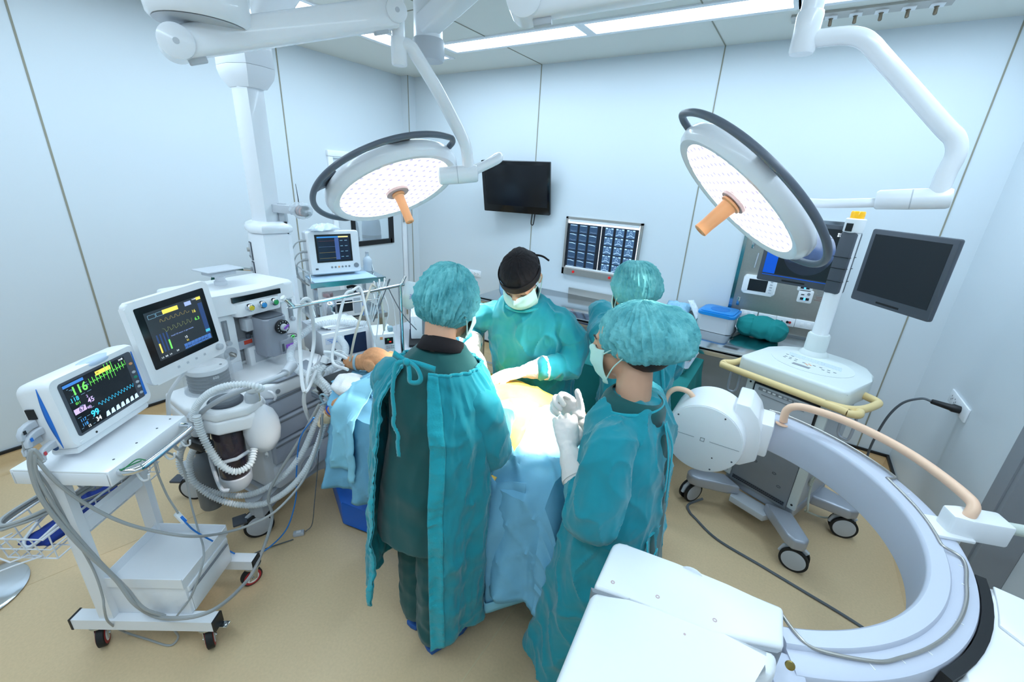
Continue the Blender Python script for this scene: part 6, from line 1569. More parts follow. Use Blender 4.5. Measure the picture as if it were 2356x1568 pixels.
MB().box((0, 0, 0), (.055, .022, .014), frame((0, 0, 0), cd, (0, 0, 1)), bev=.005).build('shell', WHITEP, t)
MB().box((.012, .0, .006), (.030, .012, .006), frame((0, 0, 0), cd, (0, 0, 1)), bev=.002).build('blue_latch', BLUEP, t)
lead('bright blue probe lead crossing the floor to the table', [at(428, 1202, .50), at(450, 1222, .42), at(500, 1250, .30), at(545, 1275, .14), at(580, 1280, .03), at(620, 1258, .02), at(660, 1215, .10), at(680, 1150, .26), at(682, 1090, .40), at(690, 1010, .62), at(722, 960, .80)], .0035, BLUEC)
lead('thin grey lead with an inline box on the floor', [at(560, 1284, .006), at(610, 1262, .006), at(675, 1240, .006)], .003, CABLED)
lead('thin grey lead rising from the inline box to the table', [at(703, 1222, .012), at(718, 1205, .05), at(724, 1150, .22), at(732, 1060, .42), at(738, 960, .75)], .0025, CABLED)
t = thing('inline_box', 'small grey cable box lying on the floor left of the table base', 'cable box', at(688, 1230, 0) + Vector((0, 0, .001)), .9)
MB().box((0, 0, .011), (.055, .030, .022), bev=.005).build('box', GREYL, t); MB().box((0, 0, .0225), (.022, .016, .001)).build('box_label', WHITEP, t, smooth=False)
# stool foot at the left edge
t = thing('stool', 'chrome disc-footed stool with black seat cut off by the left edge', 'stool', (-2.72, -.14, 0))
MB().lathe([(.21, .002), (.215, .008), (.20, .018), (.06, .035), (.03, .05), (.03, .06)], 48).build('foot', CHROME, t)
MB().cyl((0, 0, .05), (0, 0, .50), .025, n=20).build('stem', CHROME, t)
MB().lathe([(.02, .50), (.17, .50), (.19, .52), (.19, .56), (.17, .58), (.01, .585)], 40).build('seat', BLACKP, t)
# ================================================================ ANAESTHESIA MACHINE
AO = Vector((-2.065, .825, 0)); AA = math.radians(6.5)
t = thing('anaesthesia_machine', 'white anaesthesia machine with vaporiser, bellows and grey drawers', 'anaesthesia machine', AO, AA)
AMX = Matrix.Translation(AO) @ RZ(AA); AI = AMX.inverted()
def al(px, py, z): return AI @ at(px, py, z)
SOFTW = mat('soft_white_plastic', (226, 230, 236), .35, noise_amt=.01); DRAWG = mat('drawer_grey', (190, 196, 208), .4)
# lower body with drawers, front looks along +x
MB().box((-.25, .33, .48), (.48, .46, .56), bev=.03, seg=3).build('body', SOFTW, t)
for z0, z1 in ((.62, .745), (.485, .61), (.35, .475)):
    d = MB().box((-.005, .345, (z0 + z1) / 2), (.035, .41, z1 - z0), bev=.012, seg=3).build('drawer', DRAWG, t)
    MB().box((.012, .345, z1 - .018), (.008, .38, .012), bev=.003).build('drawer_lip', GREYM, d)
MB().box((-.02, .345, .265), (.06, .42, .15), bev=.02, seg=3).build('lower_cover', SOFTW, t)
MB().tube([(.012 + .002 * math.sin(a), .33 + .055 * math.cos(a), .24 + .055 * math.sin(a)) for a in (2 * PI * k / 28 for k in range(29))], .006, 8).build('brake_ring', GREYL, t)
fr = MB()
fr.prism([(-.56, .02), (-.40, .10), (-.1, .10), (.02, -.03), (.06, .0), (-.03, .17), (-.03, .42), (.06, .52), (.03, .58), (-.1, .48), (-.4, .48), (-.56, .56), (-.62, .5), (-.5, .38), (-.5, .18), (-.62, .06)], .13, .20, bev=.012)
fr.build('base_frame', GREYL, t)
for x, y in ((0, 0), (-.58, 0), (-.005, .547), (-.58, .55)):
    MB().cyl((x, y, .145), (x, y, .24), .028, .04, n=18).build('castor_post', GREYL, t)
    c_ = twin_castor(t, x, y, .072, 1.07 if x > -.3 else .5, pedal=True)
# work surface
MB().prism([(-.36, .60), (-.36, .08), (-.10, .10), (-.02, .13), (.03, .18), (.035, .40), (-.03, .50), (-.10, .60)], .745, .825, bev=.018, seg=3).build('work_surface', WHITEP, t)
MB().lathe([(.013, 0), (.013, .003), (.001, .0032)], 20, T(.034, .20, .785) @ RY(PI / 2)).build('power_badge', GREYM, t)
for y in (.10, .16): MB().tube(spline([(.02, y, .80), (.05, y, .80), (.055, y + .01, .77), (.04, y + .012, .75)], 5), .006, 8).build('bag_hook', WHITEP, t)
# tower
tw = MB()
tw.box((-.47, .345, 1.0), (.28, .53, .36), bev=.02)
tw.build('tower', WHITEP, t)
MB().box((-.335, .375, 1.0), (.01, .30, .31)).build('recess', GREYL, t, smooth=False)
for y0, y1 in ((.125, .235), (.505, .610)):
    MB().box((-.315, (y0 + y1) / 2, .99), (.07, y1 - y0, .34), bev=.012).build('pillar', WHITEP, t)
top = [(-.62, .06), (-.62, .60), (-.32, .615), (-.265, .59), (-.255, .52), (-.235, .40), (-.235, .26), (-.255, .12), (-.27, .03), (-.33, .03)]
MB().prism(top, 1.15, 1.255, bev=.02, seg=3).build('top_cover', WHITEP, t)
MB().box((-.235, .345, 1.222), (.012, .27, .028)).build('display_strip', mat('gloss_black', (16, 17, 20), .15), t, smooth=False)
MB().prism([(-.245, .22), (-.225, .24), (-.225, .46), (-.245, .48), (-.33, .48), (-.33, .22)], 1.125, 1.20, bev=.01).build('knob_panel', WHITEP, t)
for k, c in enumerate(((226, 200, 60), (60, 150, 215), (50, 160, 90))):
    o = MB().lathe([(.021, 0), (.019, .022), (.016, .026), (.001, .0265)], 20, T(-.226, .285 + .07 * k, 1.172) @ RY(PI / 2)).build('flow_knob', CHROME, t)
    MB().lathe([(.013, .026), (.012, .031), (.001, .0315)], 16, T(-.226, .285 + .07 * k, 1.172) @ RY(PI / 2)).build('knob_cap', mat('knob_colour_%d' % k, c, .35), o)
for y in (.175, .560):
    o = MB().box((-.277, y, 1.06 if y < .3 else 1.09), (.006, .026, .11)).build('flow_tube', GREYM, t, smooth=False)
    MB().cyl((-.272, y, 1.01 if y < .3 else 1.045), (-.272, y, 1.105 if y < .3 else 1.135), .006, n=10).build('glass_tube', CLEAR, o)
    MB().lathe([(.014, 0), (.012, .018), (.001, .02)], 14, T(-.274, y, .995 if y < .3 else 1.03) @ RY(PI / 2)).build('tube_knob', GREYL, o)
MB().lathe([(.036, 0), (.030, .004), (.001, .004)], 24, T(-.280, .18, .93) @ RY(PI / 2)).build('port_dish', GREYL, t)
MB().tube([(-.278, .18, .93), (-.25, .18, .93), (-.235, .18, .925)], [.012, .012, .004], 12).build('port_nozzle', STEEL, t)
MB().box((-.278, .182, .845), (.006, .09, .065), bev=.004).build('pillar_drawer', SOFTW, t)
MB().lathe([(.014, 0), (.014, .004), (.009, .005), (.001, .005)], 20, T(-.280, .55, .915) @ RY(PI / 2)).build('start_button', GREYD, t)
MB().lathe([(.011, .0045), (.011, .0062), (.0065, .0062), (.0065, .0045)], 20, T(-.280, .55, .915) @ RY(PI / 2), cap=False).build('green_ring', mat('green_led', (90, 220, 110), .3, emit=(90, 230, 120), estr=1.2), t)
# back rail with red label and the open tray
MB().box((-.31, .34, .955), (.05, .24, .05), bev=.006).build('mount_bar', ALU, t)
MB().box((-.284, .285, .965), (.002, .045, .022)).build('red_label', mat('red_label', (206, 74, 54), .5), t, smooth=False)
MB().cyl((-.30, .30, .98), (-.30, .30, 1.005), .012, n=14).build('rail_knob', GREYD, t)
f = MB(); f.box((-.30, .345, .87), (.05, .14, .12), bev=.006); f.build('tray_box', WHITEP, t); MB().box((-.274, .35, .875), (.004, .095, .075)).build('tray_opening', GREYL, t, smooth=False)
# vaporiser
VG = mat('vaporiser_grey', (150, 154, 164), .38, noise_amt=.02)
V = MB().prism(rrect(.14, .135, .03, 5, -.205, .435), .885, 1.10, bev=.01, seg=3).build('vaporiser', VG, t)
MB().prism([(x * .96 - .205 * .04, y * .96 + .435 * .04) for x, y in rrect(.13, .125, .028, 5, -.205, .435)], 1.10, 1.106).build('vaporiser_lid', GREYD, V)
DM_ = T(-.130, .455, 1.045) @ RY(PI / 2)
MB().lathe([(.040, 0), (.040, .012), (.036, .016), (.001, .016)], 32, DM_).build('dial_ring', BLACKP, V)
MB().lathe([(.020, .016), (.018, .034), (.001, .036)], 20, DM_).build('dial_knob', GREYL, V)
for k in range(11):
    a = .5 + 5.2 * k / 10; MB().box((.031 * math.cos(a), .031 * math.sin(a), .0165), (.004, .004, .001), DM_).build('dial_mark', WHITEP, V, smooth=False)
VIO = mat('violet_tag', (150, 90, 200), .4)
MB().box((-.002, .006, .037), (.012, .034, .003), DM_ @ RZ(.5), bev=.001).build('dial_pointer', VIO, V)
MB().prism(rrect(.06, .085, .014, 4, -.155, .475), .885, .965, bev=.006).build('filler_block', VG, V)
MB().box((-.1235, .485, .925), (.002, .045, .022)).build('violet_label', VIO, V, smooth=False)
MB().box((-.1235, .445, .925), (.002, .012, .045)).build('level_glass', GREYD, V, smooth=False)
MB().lathe([(.018, .965), (.018, .985), (.012, .990), (.001, .990)], 18, T(-.160, .475, 0)).build('filler_cap', GREYM, V)
MB().tube(spline([(-.15, .485, .985), (-.12, .515, .99), (-.11, .53, .975), (-.13, .52, .965)], 5), .0018, 6).build('cap_strap', BLACKP, V)
MB().box((-.27, .36, 1.06), (.06, .06, .07), bev=.008).cyl((-.27, .38, 1.09), (-.27, .38, 1.125), .02, n=16).build('vaporiser_mount', GREYL, V)
for o in [V]: o.location = (-.01, -.062, .006)
# swivel bracket on top
MB().lathe([(.03, 1.255), (.032, 1.275), (.024, 1.282), (.024, 1.30), (.034, 1.305), (.034, 1.315), (.001, 1.316)], 22, T(-.46, .30, 0)).build('swivel_foot', SOFTW, t)
MB().box((-.46, .30, 1.322), (.10, .13, .022), bev=.006).box((-.46, .30, 1.342), (.15, .19, .006), bev=.002).build('swivel_plate', GREYL, t)
# breathing system
MB().prism([(-.33, -.13), (-.10, -.17), (.06, -.13), (.125, -.02), (.11, .07), (.02, .10), (-.33, .10)], .705, .775, bev=.015, seg=3).build('absorber_block', WHITEP, t)
MB().prism([(-.33, -.13), (-.10, -.168), (.06, -.13), (.122, -.02), (.105, .075), (.03, .10), (-.32, .10)], .775, .822, bev=.014, seg=3).build('absorber_lid', WHITEP, t)
MB().box((.04, -.10, .755), (.02, .006, .03)).build('lid_latch', STEEL, t)
Bx, By = -.205, .015
MB().lathe([(.105, .80), (.108, .81), (.108, .825), (.09, .83)], 36, T(Bx, By, 0)).build('bellows_base', GREYL, t)
prof_ = [(.070, .822)]
for k in range(5): z = .83 + .018 * k; prof_ += [(.086, z), (.089, z + .004), (.076, z + .009), (.086, z + .0155)]
MB().lathe(prof_, 40, T(Bx, By, 0)).build('bellows', GREYD, t)
MB().lathe([(.088, .920), (.090, .925), (.090, .943), (.084, .948), (.02, .950)], 40, T(Bx, By, 0)).build('bellows_disc', WHITEP, t)
for a in (.6, 2.6, 4.6): MB().cyl((Bx + .066 * math.cos(a), By + .066 * math.sin(a), .948), (Bx + .066 * math.cos(a), By + .066 * math.sin(a), .9505), .006, n=10).build('disc_screw', GREYD, t)
MB().lathe([(.103, .825), (.103, .970), (.100, .976), (.098, .977)], 40, T(Bx, By, 0), cap=False).build('bellows_dome', CLEAR, t, solid=.003)
text_mesh('scale_mark', '600', .018, WHITEP, t, T(Bx, By, .905) @ RZ(-.15) @ T(.0905, 0, 0) @ RZ(PI / 2) @ RX(PI / 2), .0006)
for q, (x, y) in enumerate(((-.005, -.035),)):
    MB().lathe([(.072, .822), (.074, .832), (.070, .836)], 34, T(x, y, 0)).build('valve_ring', GREYD, t)
    MB().lathe([(.064, .824), (.060, .850), (.03, .860), (.001, .861)], 32, T(x, y, 0)).build('valve_dome', CLEAR, t)
    MB().lathe([(.055, .824), (.05, .835), (.001, .836)], 30, T(x, y, 0)).build('valve_disc', BLACKP, t)
MB().lathe([(.030, .822), (.031, .836), (.028, .860), (.024, .864), (.001, .865)], 26, T(.085, .035, 0)).build('pressure_knob', GREYL, t)
# bow handle in front of the block
MB().tube(spline([al(406, 948, .70), al(402, 960, .70), al(415, 968, .70), al(440, 978, .70), al(470, 985, .70), al(476, 975, .71)], 5), .009, 10).build('grip_bow', GREYL, t)
MB().prism([(-.06, -.205), (.03, -.195), (.04, -.14), (-.09, -.15)], .645, .69, bev=.008).build('port_block', BLACKP, t)
# smoked canister with carrier
MB().lathe([(.058, .43), (.064, .44), (.064, .69), (.06, .70)], 32, T(.0, -.06, 0)).build('absorber_canister', mat('smoked_plastic', (58, 48, 54), .15, noise_amt=.3, noise_scale=40, alpha=.93), t)
MB().lathe([(.050, .36), (.068, .39), (.070, .435), (.066, .44), (.05, .44)], 32, T(.0, -.06, 0)).build('canister_cup', GREYL, t)
MB().tube(spline([(-.06, -.11, .70), (-.05, -.13, .55), (.02, -.15, .42), (.05, -.13, .40)], 5), .009, 8).tube([(-.055, -.12, .55), (.02, -.145, .55), (.075, -.08, .56), (.08, -.02, .57)], .009, 8).build('carrier_arm', GREYL, t)
# breathing bag
bc = al(603, 985, .66); bt = al(617, 925, .78)
prof_ = [(.010, -.150), (.010, -.142), (.006, -.135), (.012, -.125), (.050, -.105), (.074, -.06), (.082, -.01), (.078, .045), (.062, .09), (.036, .118), (.020, .128), (.018, .150)]
MB().lathe(prof_, 36, T(bc.x, bc.y, bc.z)).build('breathing_bag', mat('white_silicone_bag', (226, 228, 232), .55, noise_amt=.02), t)
MB().tube([(bc.x + .008 * math.cos(a), bc.y, bc.z - .158 + .008 * math.sin(a)) for a in (2 * PI * k / 16 for k in range(17))], .0025, 6).build('bag_loop', GREYL, t)
MB().tube([(bc.x, bc.y, bc.z + .145), (bc.x, bc.y, bc.z + .185), (bc.x - .002, bc.y + .004, bc.z + .195)], [.017, .016, .014], 16).tube([(bc.x, bc.y, bc.z + .19), (bc.x - .03, bc.y - .01, bc.z + .205)], .014, 14).build('bag_elbow', mat('amber_plastic', (214, 206, 176), .2, alpha=.8), t)
# bag arm with hose on top
ap = [al(452, 975, .745), al(458, 955, .80), al(480, 935, .86), al(520, 912, .92), al(575, 890, .95), al(625, 872, .955), al(662, 856, .955)]
MB().tube(spline(ap, 6), .011, 12).build('support_arm', GREYL, t)
MB().tube([ap[-1] + Vector((0, -.012, 0)), ap[-1] + Vector((-.03, .05, .012))], [.022, .026], 18).build('arm_head', GREYL, t)
MB().lathe([(.034, .70), (.036, .72), (.036, .80), (.028, .81)], 22, T(al(455, 970, .76).x, al(455, 970, .76).y, 0)).build('arm_post', GREYL, t)
hb = [al(445, 965, .79), al(452, 935, .87), al(480, 905, .95), al(520, 888, .985), al(565, 884, .985), al(600, 893, .95), Vector((bc.x - .03, bc.y - .01, bc.z + .205))]
pth, rd = corrug(spline(hb, 24), .0130, .0032, .0120); MB().tube(pth, rd, 14).build('bag_hose', HOSEM, t)
hb = [AI @ away(*q) for q in ((452, 955, 2.36), (462, 992, 2.40), (484, 1036, 2.43), (514, 1073, 2.45), (546, 1084, 2.45), (576, 1066, 2.45), (585, 1030, 2.46))]
pth, rd = corrug(spline(hb, 24), .0135, .0032, .0120); MB().tube(pth, rd, 14).build('loop_hose', HOSEM, t)
# two breathing hoses: from the ports, down in a bow and up to the patient
yp = Vector((-1.865, 1.165, .935)); ypl = AI @ yp
h1 = [al(444, 990, .66), al(428, 1012, .60), al(414, 1045, .52), al(418, 1080, .44), al(455, 1115, .35), al(510, 1136, .29), al(575, 1137, .28), al(640, 1105, .36), al(690, 1050, .50), al(725, 975, .68), al(752, 905, .84), ypl + Vector((-.02, -.055, -.03)), ypl]
h2 = [al(470, 1002, .65), al(448, 1028, .58), al(436, 1065, .49), al(445, 1105, .40), al(485, 1140, .31), al(545, 1160, .26), al(610, 1157, .27), al(670, 1120, .36), al(715, 1060, .50), al(745, 980, .68), al(766, 910, .84), ypl + Vector((.03, -.045, -.03)), ypl + Vector((.015, .01, 0))]
for h in (h1, h2):
    pth, rd = corrug(spline(h, 28), .0122, .0034, .0125); o = MB().tube(pth, rd, 14).build('breathing_hose', HOSEM, t)
    MB().tube([Vector(h[0]) + (Vector(h[0]) - Vector(h[1])) * .5, h[0], Vector(h[0]).lerp(Vector(h[1]), .8)], [.0150, .0158, .0158], 16).build('hose_cuff', mat('pale_grey_cuff', (196, 206, 214), .3, alpha=.8), o)
# grey pad on the work surface
PADG = mat('mat_grey_pad', (136, 142, 152), .6)
MB().prism([(.03, .21), (.045, .40), (-.02, .47), (-.09, .48), (-.06, .30), (-.02, .17)], .826, .836, bev=.003).build('rubber_pad', PADG, t)
# gas cylinder hung at the back
MB().lathe([(.05, .10), (.056, .115), (.056, .36), (.05, .40), (.024, .43), (.022, .45)], 28, T(-.30, -.055, 0)).build('gas_bottle', mat('grey_bottle', (112, 118, 124), .45, noise_amt=.03), t)
MB().lathe([(.02, .45), (.02, .50), (.03, .505), (.03, .55), (.016, .555), (.016, .62)], 18, T(-.30, -.055, 0)).build('bottle_valve', BLACKP, t)
MB().cyl((-.47, -.05, .28), (-.35, -.05, .28), .05, n=22).build('cross_cylinder', GREYL, t)
# ventilator screen on its arm
MV, wv, hv = facing(*[EYE + (Vector(p) - EYE) * .925 for p in ((-2.285, .601, 1.265), (-2.411, .913, 1.281), (-2.404, .945, 1.008), (-2.278, .633, .992))])
V = MB().prism(rrect(wv + .075, hv + .105, .022, 5, 0, -.018), -.028, 0, AI @ MV, bev=.008, seg=3).build('ventilator_screen', WHITEP, t)
VM = AI @ MV
MB().prism(rrect(wv * .8, hv * .8, .03, 4), -.06, -.028, VM, bev=.012).build('screen_back', WHITEP, V)
MB().prism(rrect(wv + .012, hv + .012, .006, 3), -.001, .0012, VM).build('screen_bezel', mat('gloss_black', (16, 17, 20), .15), V, smooth=False)
vw, vh = wv - .045, hv - .045
VS = mat('lit_slate_screen', (40, 46, 52), .2, emit=(48, 54, 60), estr=.55)
MB().box((.002, 0, .0016), (vw, vh, .001), VM).build('screen', VS, V, smooth=False)
def vx(a): return .002 - vw / 2 + a * vw
def vy(b): return -vh / 2 + b * vh
def vt(s, a, b, size, m): return text_mesh('reading', s, size, m, V, VM @ T(vx(a), vy(b), .0028), .0002)
SBP = emis('screen_panel_blue', (66, 104, 165), .75)
for k in range(8): MB().box((vx(.485 + .066 * k), vy(.075), .0023), (vw * .060, vh * .11, .0006), VM).build('touch_key', SBP, V, smooth=False)
MB().box((vx(.95), vy(.50), .0023), (vw * .085, vh * .70, .0006), VM).build('side_keys', emis('screen_panel_navy', (40, 62, 105), .7), V, smooth=False)
MB().box((vx(.95), vy(.955), .0024), (vw * .085, vh * .06, .0006), VM).build('yellow_key', SY, V, smooth=False)
MB().box((vx(.95), vy(.215), .0028), (vw * .085, vh * .06, .0006), VM).build('cyan_key', emis('screen_cyan_key', (70, 170, 190), .8), V, smooth=False)
MB().box((vx(.42), vy(.915), .0024), (vw * .27, vh * .085, .0006), VM).build('yellow_banner', SY, V, smooth=False)
MB().box((vx(.74), vy(.92), .0024), (vw * .12, vh * .085, .0006), VM).build('alarm_key', emis('screen_lilac', (150, 165, 205), .8), V, smooth=False)
for a, b, w_2, h_2 in ((.105, .90, .12, .075), (.24, .905, .12, .075)):
    f = MB()
    for s_ in (-1, 1): f.box((vx(a), vy(b) + s_ * h_2 * vh / 2, .0024), (w_2 * vw, .0012, .0005), VM); f.box((vx(a) + s_ * w_2 * vw / 2, vy(b), .0024), (.0012, h_2 * vh, .0005), VM)
    f.build('outline_key', emis('screen_small', (110, 150, 170), .7), V, smooth=False)
vt('16', .80, .72, .020, SY); vt('6.3', .82, .55, .020, SG); vt('15', .53, .26, .014, SW); vt('53', .54, .185, .011, SY); vt('14:50', .865, .965, .009, SW)
for k, s_ in enumerate(('VCV', '425', '15', '1:2', 'Off', 'Off', '40')): vt(s_, .485 + .066 * k, .06, .010, mat('navy_text', (20, 30, 60), .5))
for k, (s_, a) in enumerate((('1.3', .05), ('0.8', .12), ('1.9', .19), ('2.0', .32))): vt(s_, a, .05 + .015 * (k == 3), .009, SW)
for k, (c_, h0) in enumerate(((emis('screen_panel_navy', (40, 62, 105), .7), .38),) * 4): MB().box((vx(.075 + .055 * k), vy(.33), .0022), (vw * .024, vh * h0, .0005), VM).build('bar_field', c_, V, smooth=False)
MB().box((vx(.075), vy(.24), .0028), (vw * .024, vh * .20, .0005), VM).build('yellow_bar', SY, V, smooth=False); MB().box((vx(.24), vy(.25), .0028), (vw * .024, vh * .20, .0005), VM).build('green_bar', SG, V, smooth=False)
def vtrace(fn, a0, a1, n, m): MB().tube([VM @ Vector((vx(a0 + (a1 - a0) * k / n), fn(k / n), .0026)) for k in range(n + 1)], .0005, 5).build('trace', m, V)
vtrace(lambda q: vy(.74) + .012 * max(0, math.sin(q * 38)) ** .7, .20, .72, 140, emis('screen_ochre', (150, 132, 70), .8))
vtrace(lambda q: vy(.56) + .010 * (1 if (q * 6) % 1 < .4 else -1) * math.exp(-((q * 6) % 1 % .5) * 2), .20, .72, 200, emis('screen_olive', (120, 128, 80), .8))
vt('Install O2 sensor or gas module', .50, .40, .0085, emis('screen_note', (120, 140, 190), .8))
for k in range(4): MB().prism(rrect(.010, .010, .002, 3, -.045 + .045 * k - .02, -hv / 2 - .035), .0, .002, VM).build('soft_button', GREYL, V)
MB().lathe([(.016, 0), (.015, .016), (.012, .018), (.001, .0185)], 22, VM @ T(wv / 2 - .005, -hv / 2 - .030, 0)).build('rotary_knob', GREYL, V)
a_ = VM @ Vector((0, -.02, -.05)); MB().tube(spline([a_, Vector((-.38, .0, 1.12)), Vector((-.45, .10, 1.10)), Vector((-.50, .20, 1.10))], 6), .020, 12).build('screen_arm', GREYL, V)
MB().tube(spline([VM @ Vector((-.02, -hv / 2 - .07, -.02)), al(390, 905, .90), al(388, 950, .80), al(390, 1000, .66), al(405, 1030, .58), Vector((-.22, -.16, .57)), Vector((-.28, -.08, .57))], 8), .0085, 8).build('white_hose', CABLEW, t)

# bar over the patient's neck with hoses hung over it
t = thing('screen_bar', 'steel bar frame over the head end of the operating table', 'anaesthetic screen frame', (-1.85, 1.38, 0))
MB().tube(spline([(0, -.36, 1.318), (0, -.325, 1.278), (0, -.30, 1.274), (0, .30, 1.266), (0, .33, 1.268), (0, .365, 1.312)], 5), .0095, 12).build('crossbar', STEELM, t)
MB().cyl((0, .322, .80), (0, .322, 1.266), .011, n=14).build('upright', STEELM, t)
MB().cyl((0, -.362, 1.319), (0, -.370, 1.329), .012, n=12).build('end_cap', WHITEP, t)
MB().box((0, .30, .81), (.04, .06, .05), bev=.006).build('clamp', STEEL, t)
def drop(lab, pts, r, m, nm='tube'): return cable(nm, pts, r, m, lab, 'tube')
bb = lambda y, dz=.012: Vector((-1.85, y, 1.271 + dz))
drop('thick white tube looped over the near end of the bar and hanging to the pads', [(-1.84, 1.12, .93), at(700, 900, .90), at(690, 800, 1.05), at(688, 730, 1.20), bb(1.10, .02), bb(1.135, .02), at(718, 720, 1.22), at(722, 790, 1.05), at(705, 880, .92), at(700, 930, .80), at(720, 985, .60)], .009, CABLEW)
drop('white tube hanging from the bar\'s middle to the muzzle', [at(800, 850, 1.0), at(765, 830, 1.0), at(775, 760, 1.12), bb(1.33, .0), bb(1.38, .022), bb(1.43, .02), at(845, 730, 1.16), at(858, 780, 1.02), at(862, 800, .97)], .0075, CABLEW)
drop('beige tube slanting from the bar to the pads by the muzzle', [at(805, 830, .96), at(820, 760, 1.12), bb(1.49, .01), bb(1.52, .02), at(875, 680, 1.22), at(882, 730, 1.1), at(884, 760, 1.02)], .006, mat('beige_tube', (196, 190, 176), .5))
for k, (a, b, c) in enumerate((((858, 660), (870, 720), (866, 780)), ((872, 652), (894, 712), (880, 770)), ((884, 648), (905, 700), (912, 760)), ((893, 660), (925, 720), (958, 758)))):
    drop(('thin white lead hung highest over the far part of the bar', 'thin white lead second from the upright on the bar', 'white lead next to the upright, falling to the pump', 'dark thin lead slanting behind the upright')[k], [at(850 + 3 * k, 740, 1.08), bb(1.52 + .035 * k, .03), at(a[0], a[1], 1.27), at(b[0], b[1], 1.13), at(c[0], c[1], .98)], .003, CABLEW if k < 3 else CABLED, 'lead')
# fluid bag hanging from the upright end
t = thing('fluid_bag', 'half-full clear drip bag hanging at the far end of the steel bar', 'drip bag', at(944, 676, 1.20))
rows = [[(w_ * math.cos(a), d_ * math.sin(a), z) for a in (2 * PI * k / 24 for k in range(24))] for z, w_, d_ in ((.075, .030, .004), (.06, .040, .010), (.0, .045, .018), (-.06, .046, .022), (-.085, .030, .014), (-.095, .010, .008))]
MB().rings(rows, M=RZ(.9) @ RY(.18)).build('bag', mat('clear_bag_film', (236, 242, 246), .15, alpha=.5), t)
rows = [[(w_ * .93 * math.cos(a), d_ * .9 * math.sin(a), z) for a in (2 * PI * k / 24 for k in range(24))] for z, w_, d_ in ((-.015, .045, .018), (-.06, .046, .022), (-.084, .030, .014))]
MB().rings(rows, M=RZ(.9) @ RY(.18)).build('fluid', mat('pale_yellow_fluid', (236, 232, 190), .2, alpha=.75), t)
text_mesh('bag_writing', 'IPEN', .016, mat('violet_ink', (90, 80, 150), .6), t, RZ(.9) @ RY(.18) @ T(.0, -.0235, -.01) @ RX(PI / 2) @ RZ(-PI / 2), .0003)
MB().tube(spline([(0, 0, -.09), (.0, .01, -.12), (.01, .02, -.2)], 4), .003, 6).build('bag_spike', CLEAR, t)
# y-piece, tape and catheter mount at the muzzle
t = thing('breathing_connector', 'clear breathing tube connector between the white hoses and the muzzle', 'tube connector', yp)
MB().tube([(0, 0, -.02), (0, .02, .02), (0, .04, .05)], [.017, .016, .014], 14).tube([(0, .038, .048), (.02, .07, .055)], .016, 14).build('elbow', CLEAR, t)
MB().tube(spline([(-.01, .03, .065), (.03, .07, .055), (.06, .10, .03), (.075, .115, .01)], 5), .0085, 10).build('airway_tube', mat('white_airway', (230, 236, 240), .3), t)
MB().tube(spline([(.0, .04, .05), (.02, .10, .06), (.06, .12, .03)], 5), .003, 6).tube(spline([(.01, .02, .04), (.05, .06, .02), (.08, .08, .0)], 5), .003, 6).build('sample_line', CABLEW, t)
MB().cyl((0, .018, .012), (0, .034, .042), .0185, n=16).build('white_collar', WHITEP, t)
f = MB().tube([(0, 0, -.02), (-.005, -.03, -.05), (-.01, -.055, -.09)], [.020, .030, .030], 16); 
child = link('tape_wrap', voxel_union(f, .004, 1, lambda p: .004 * ridge(p, (40, 40, 40), 1)), mat('clear_tape', (226, 228, 222), .3, alpha=.7), t)
# ================================================================ EQUIPMENT BEHIND THE HEAD END
s_dir = Vector((.32, .947, 0)).normalized(); n_dir = Vector((s_dir.y, -s_dir.x, 0))
KM = frame((-2.76, 2.03, 0), s_dir, (0, 0, 1))         # local x along the front edge to the right, y to the back, z up
t = thing('shelf_cart', 'steel shelf cart with the small monitor on its top shelf', 'equipment cart', M=KM)
for x in (-.24, .24):
    for y in (.03, .36): MB().box((x, y, .56), (.028, .028, 1.06)).build('post', STEELM, t, smooth=False)
TEALS = mat('teal_steel_lip', (120, 160, 164), .2, .9)
for z, nm in ((1.095, 'top_shelf'), (.80, 'middle_shelf'), (.30, 'bottom_shelf')):
    o = MB().box((0, .18, z), (.56, .42, .012)).build(nm, STEELM, t, smooth=False)
    MB().box((0, -.031, z - .012), (.56, .006, .036)).build('shelf_lip', TEALS if z > 1 else STEEL, o, smooth=False)
for z in (1.16, .90): MB().tube([(-.27, .37, z - .05), (-.27, .37, z), (-.27, .0, z), (-.27, -.02, z - .05)], .005, 8).tube([(.27, .37, z - .05), (.27, .37, z), (.27, .22, z), (.27, .20, z - .05)], .005, 8).build('guard_rail', STEELM, t)
MB().tube([(-.25, -.03, .93), (.26, -.03, .93)], .006, 8).build('front_rail', STEELM, t)
for x in (-.24, .24):
    for y in (.03, .36): MB().tube([(x, y - .014, .03), (x, y + .014, .03)], .03, 16).build('castor', RUBBER, t)
MB().box((-.02, .10, 1.1035), (.46, .26, .004)).build('paper_cloth', mat('pale_blue_cloth', (196, 222, 242), .8), t, smooth=False)
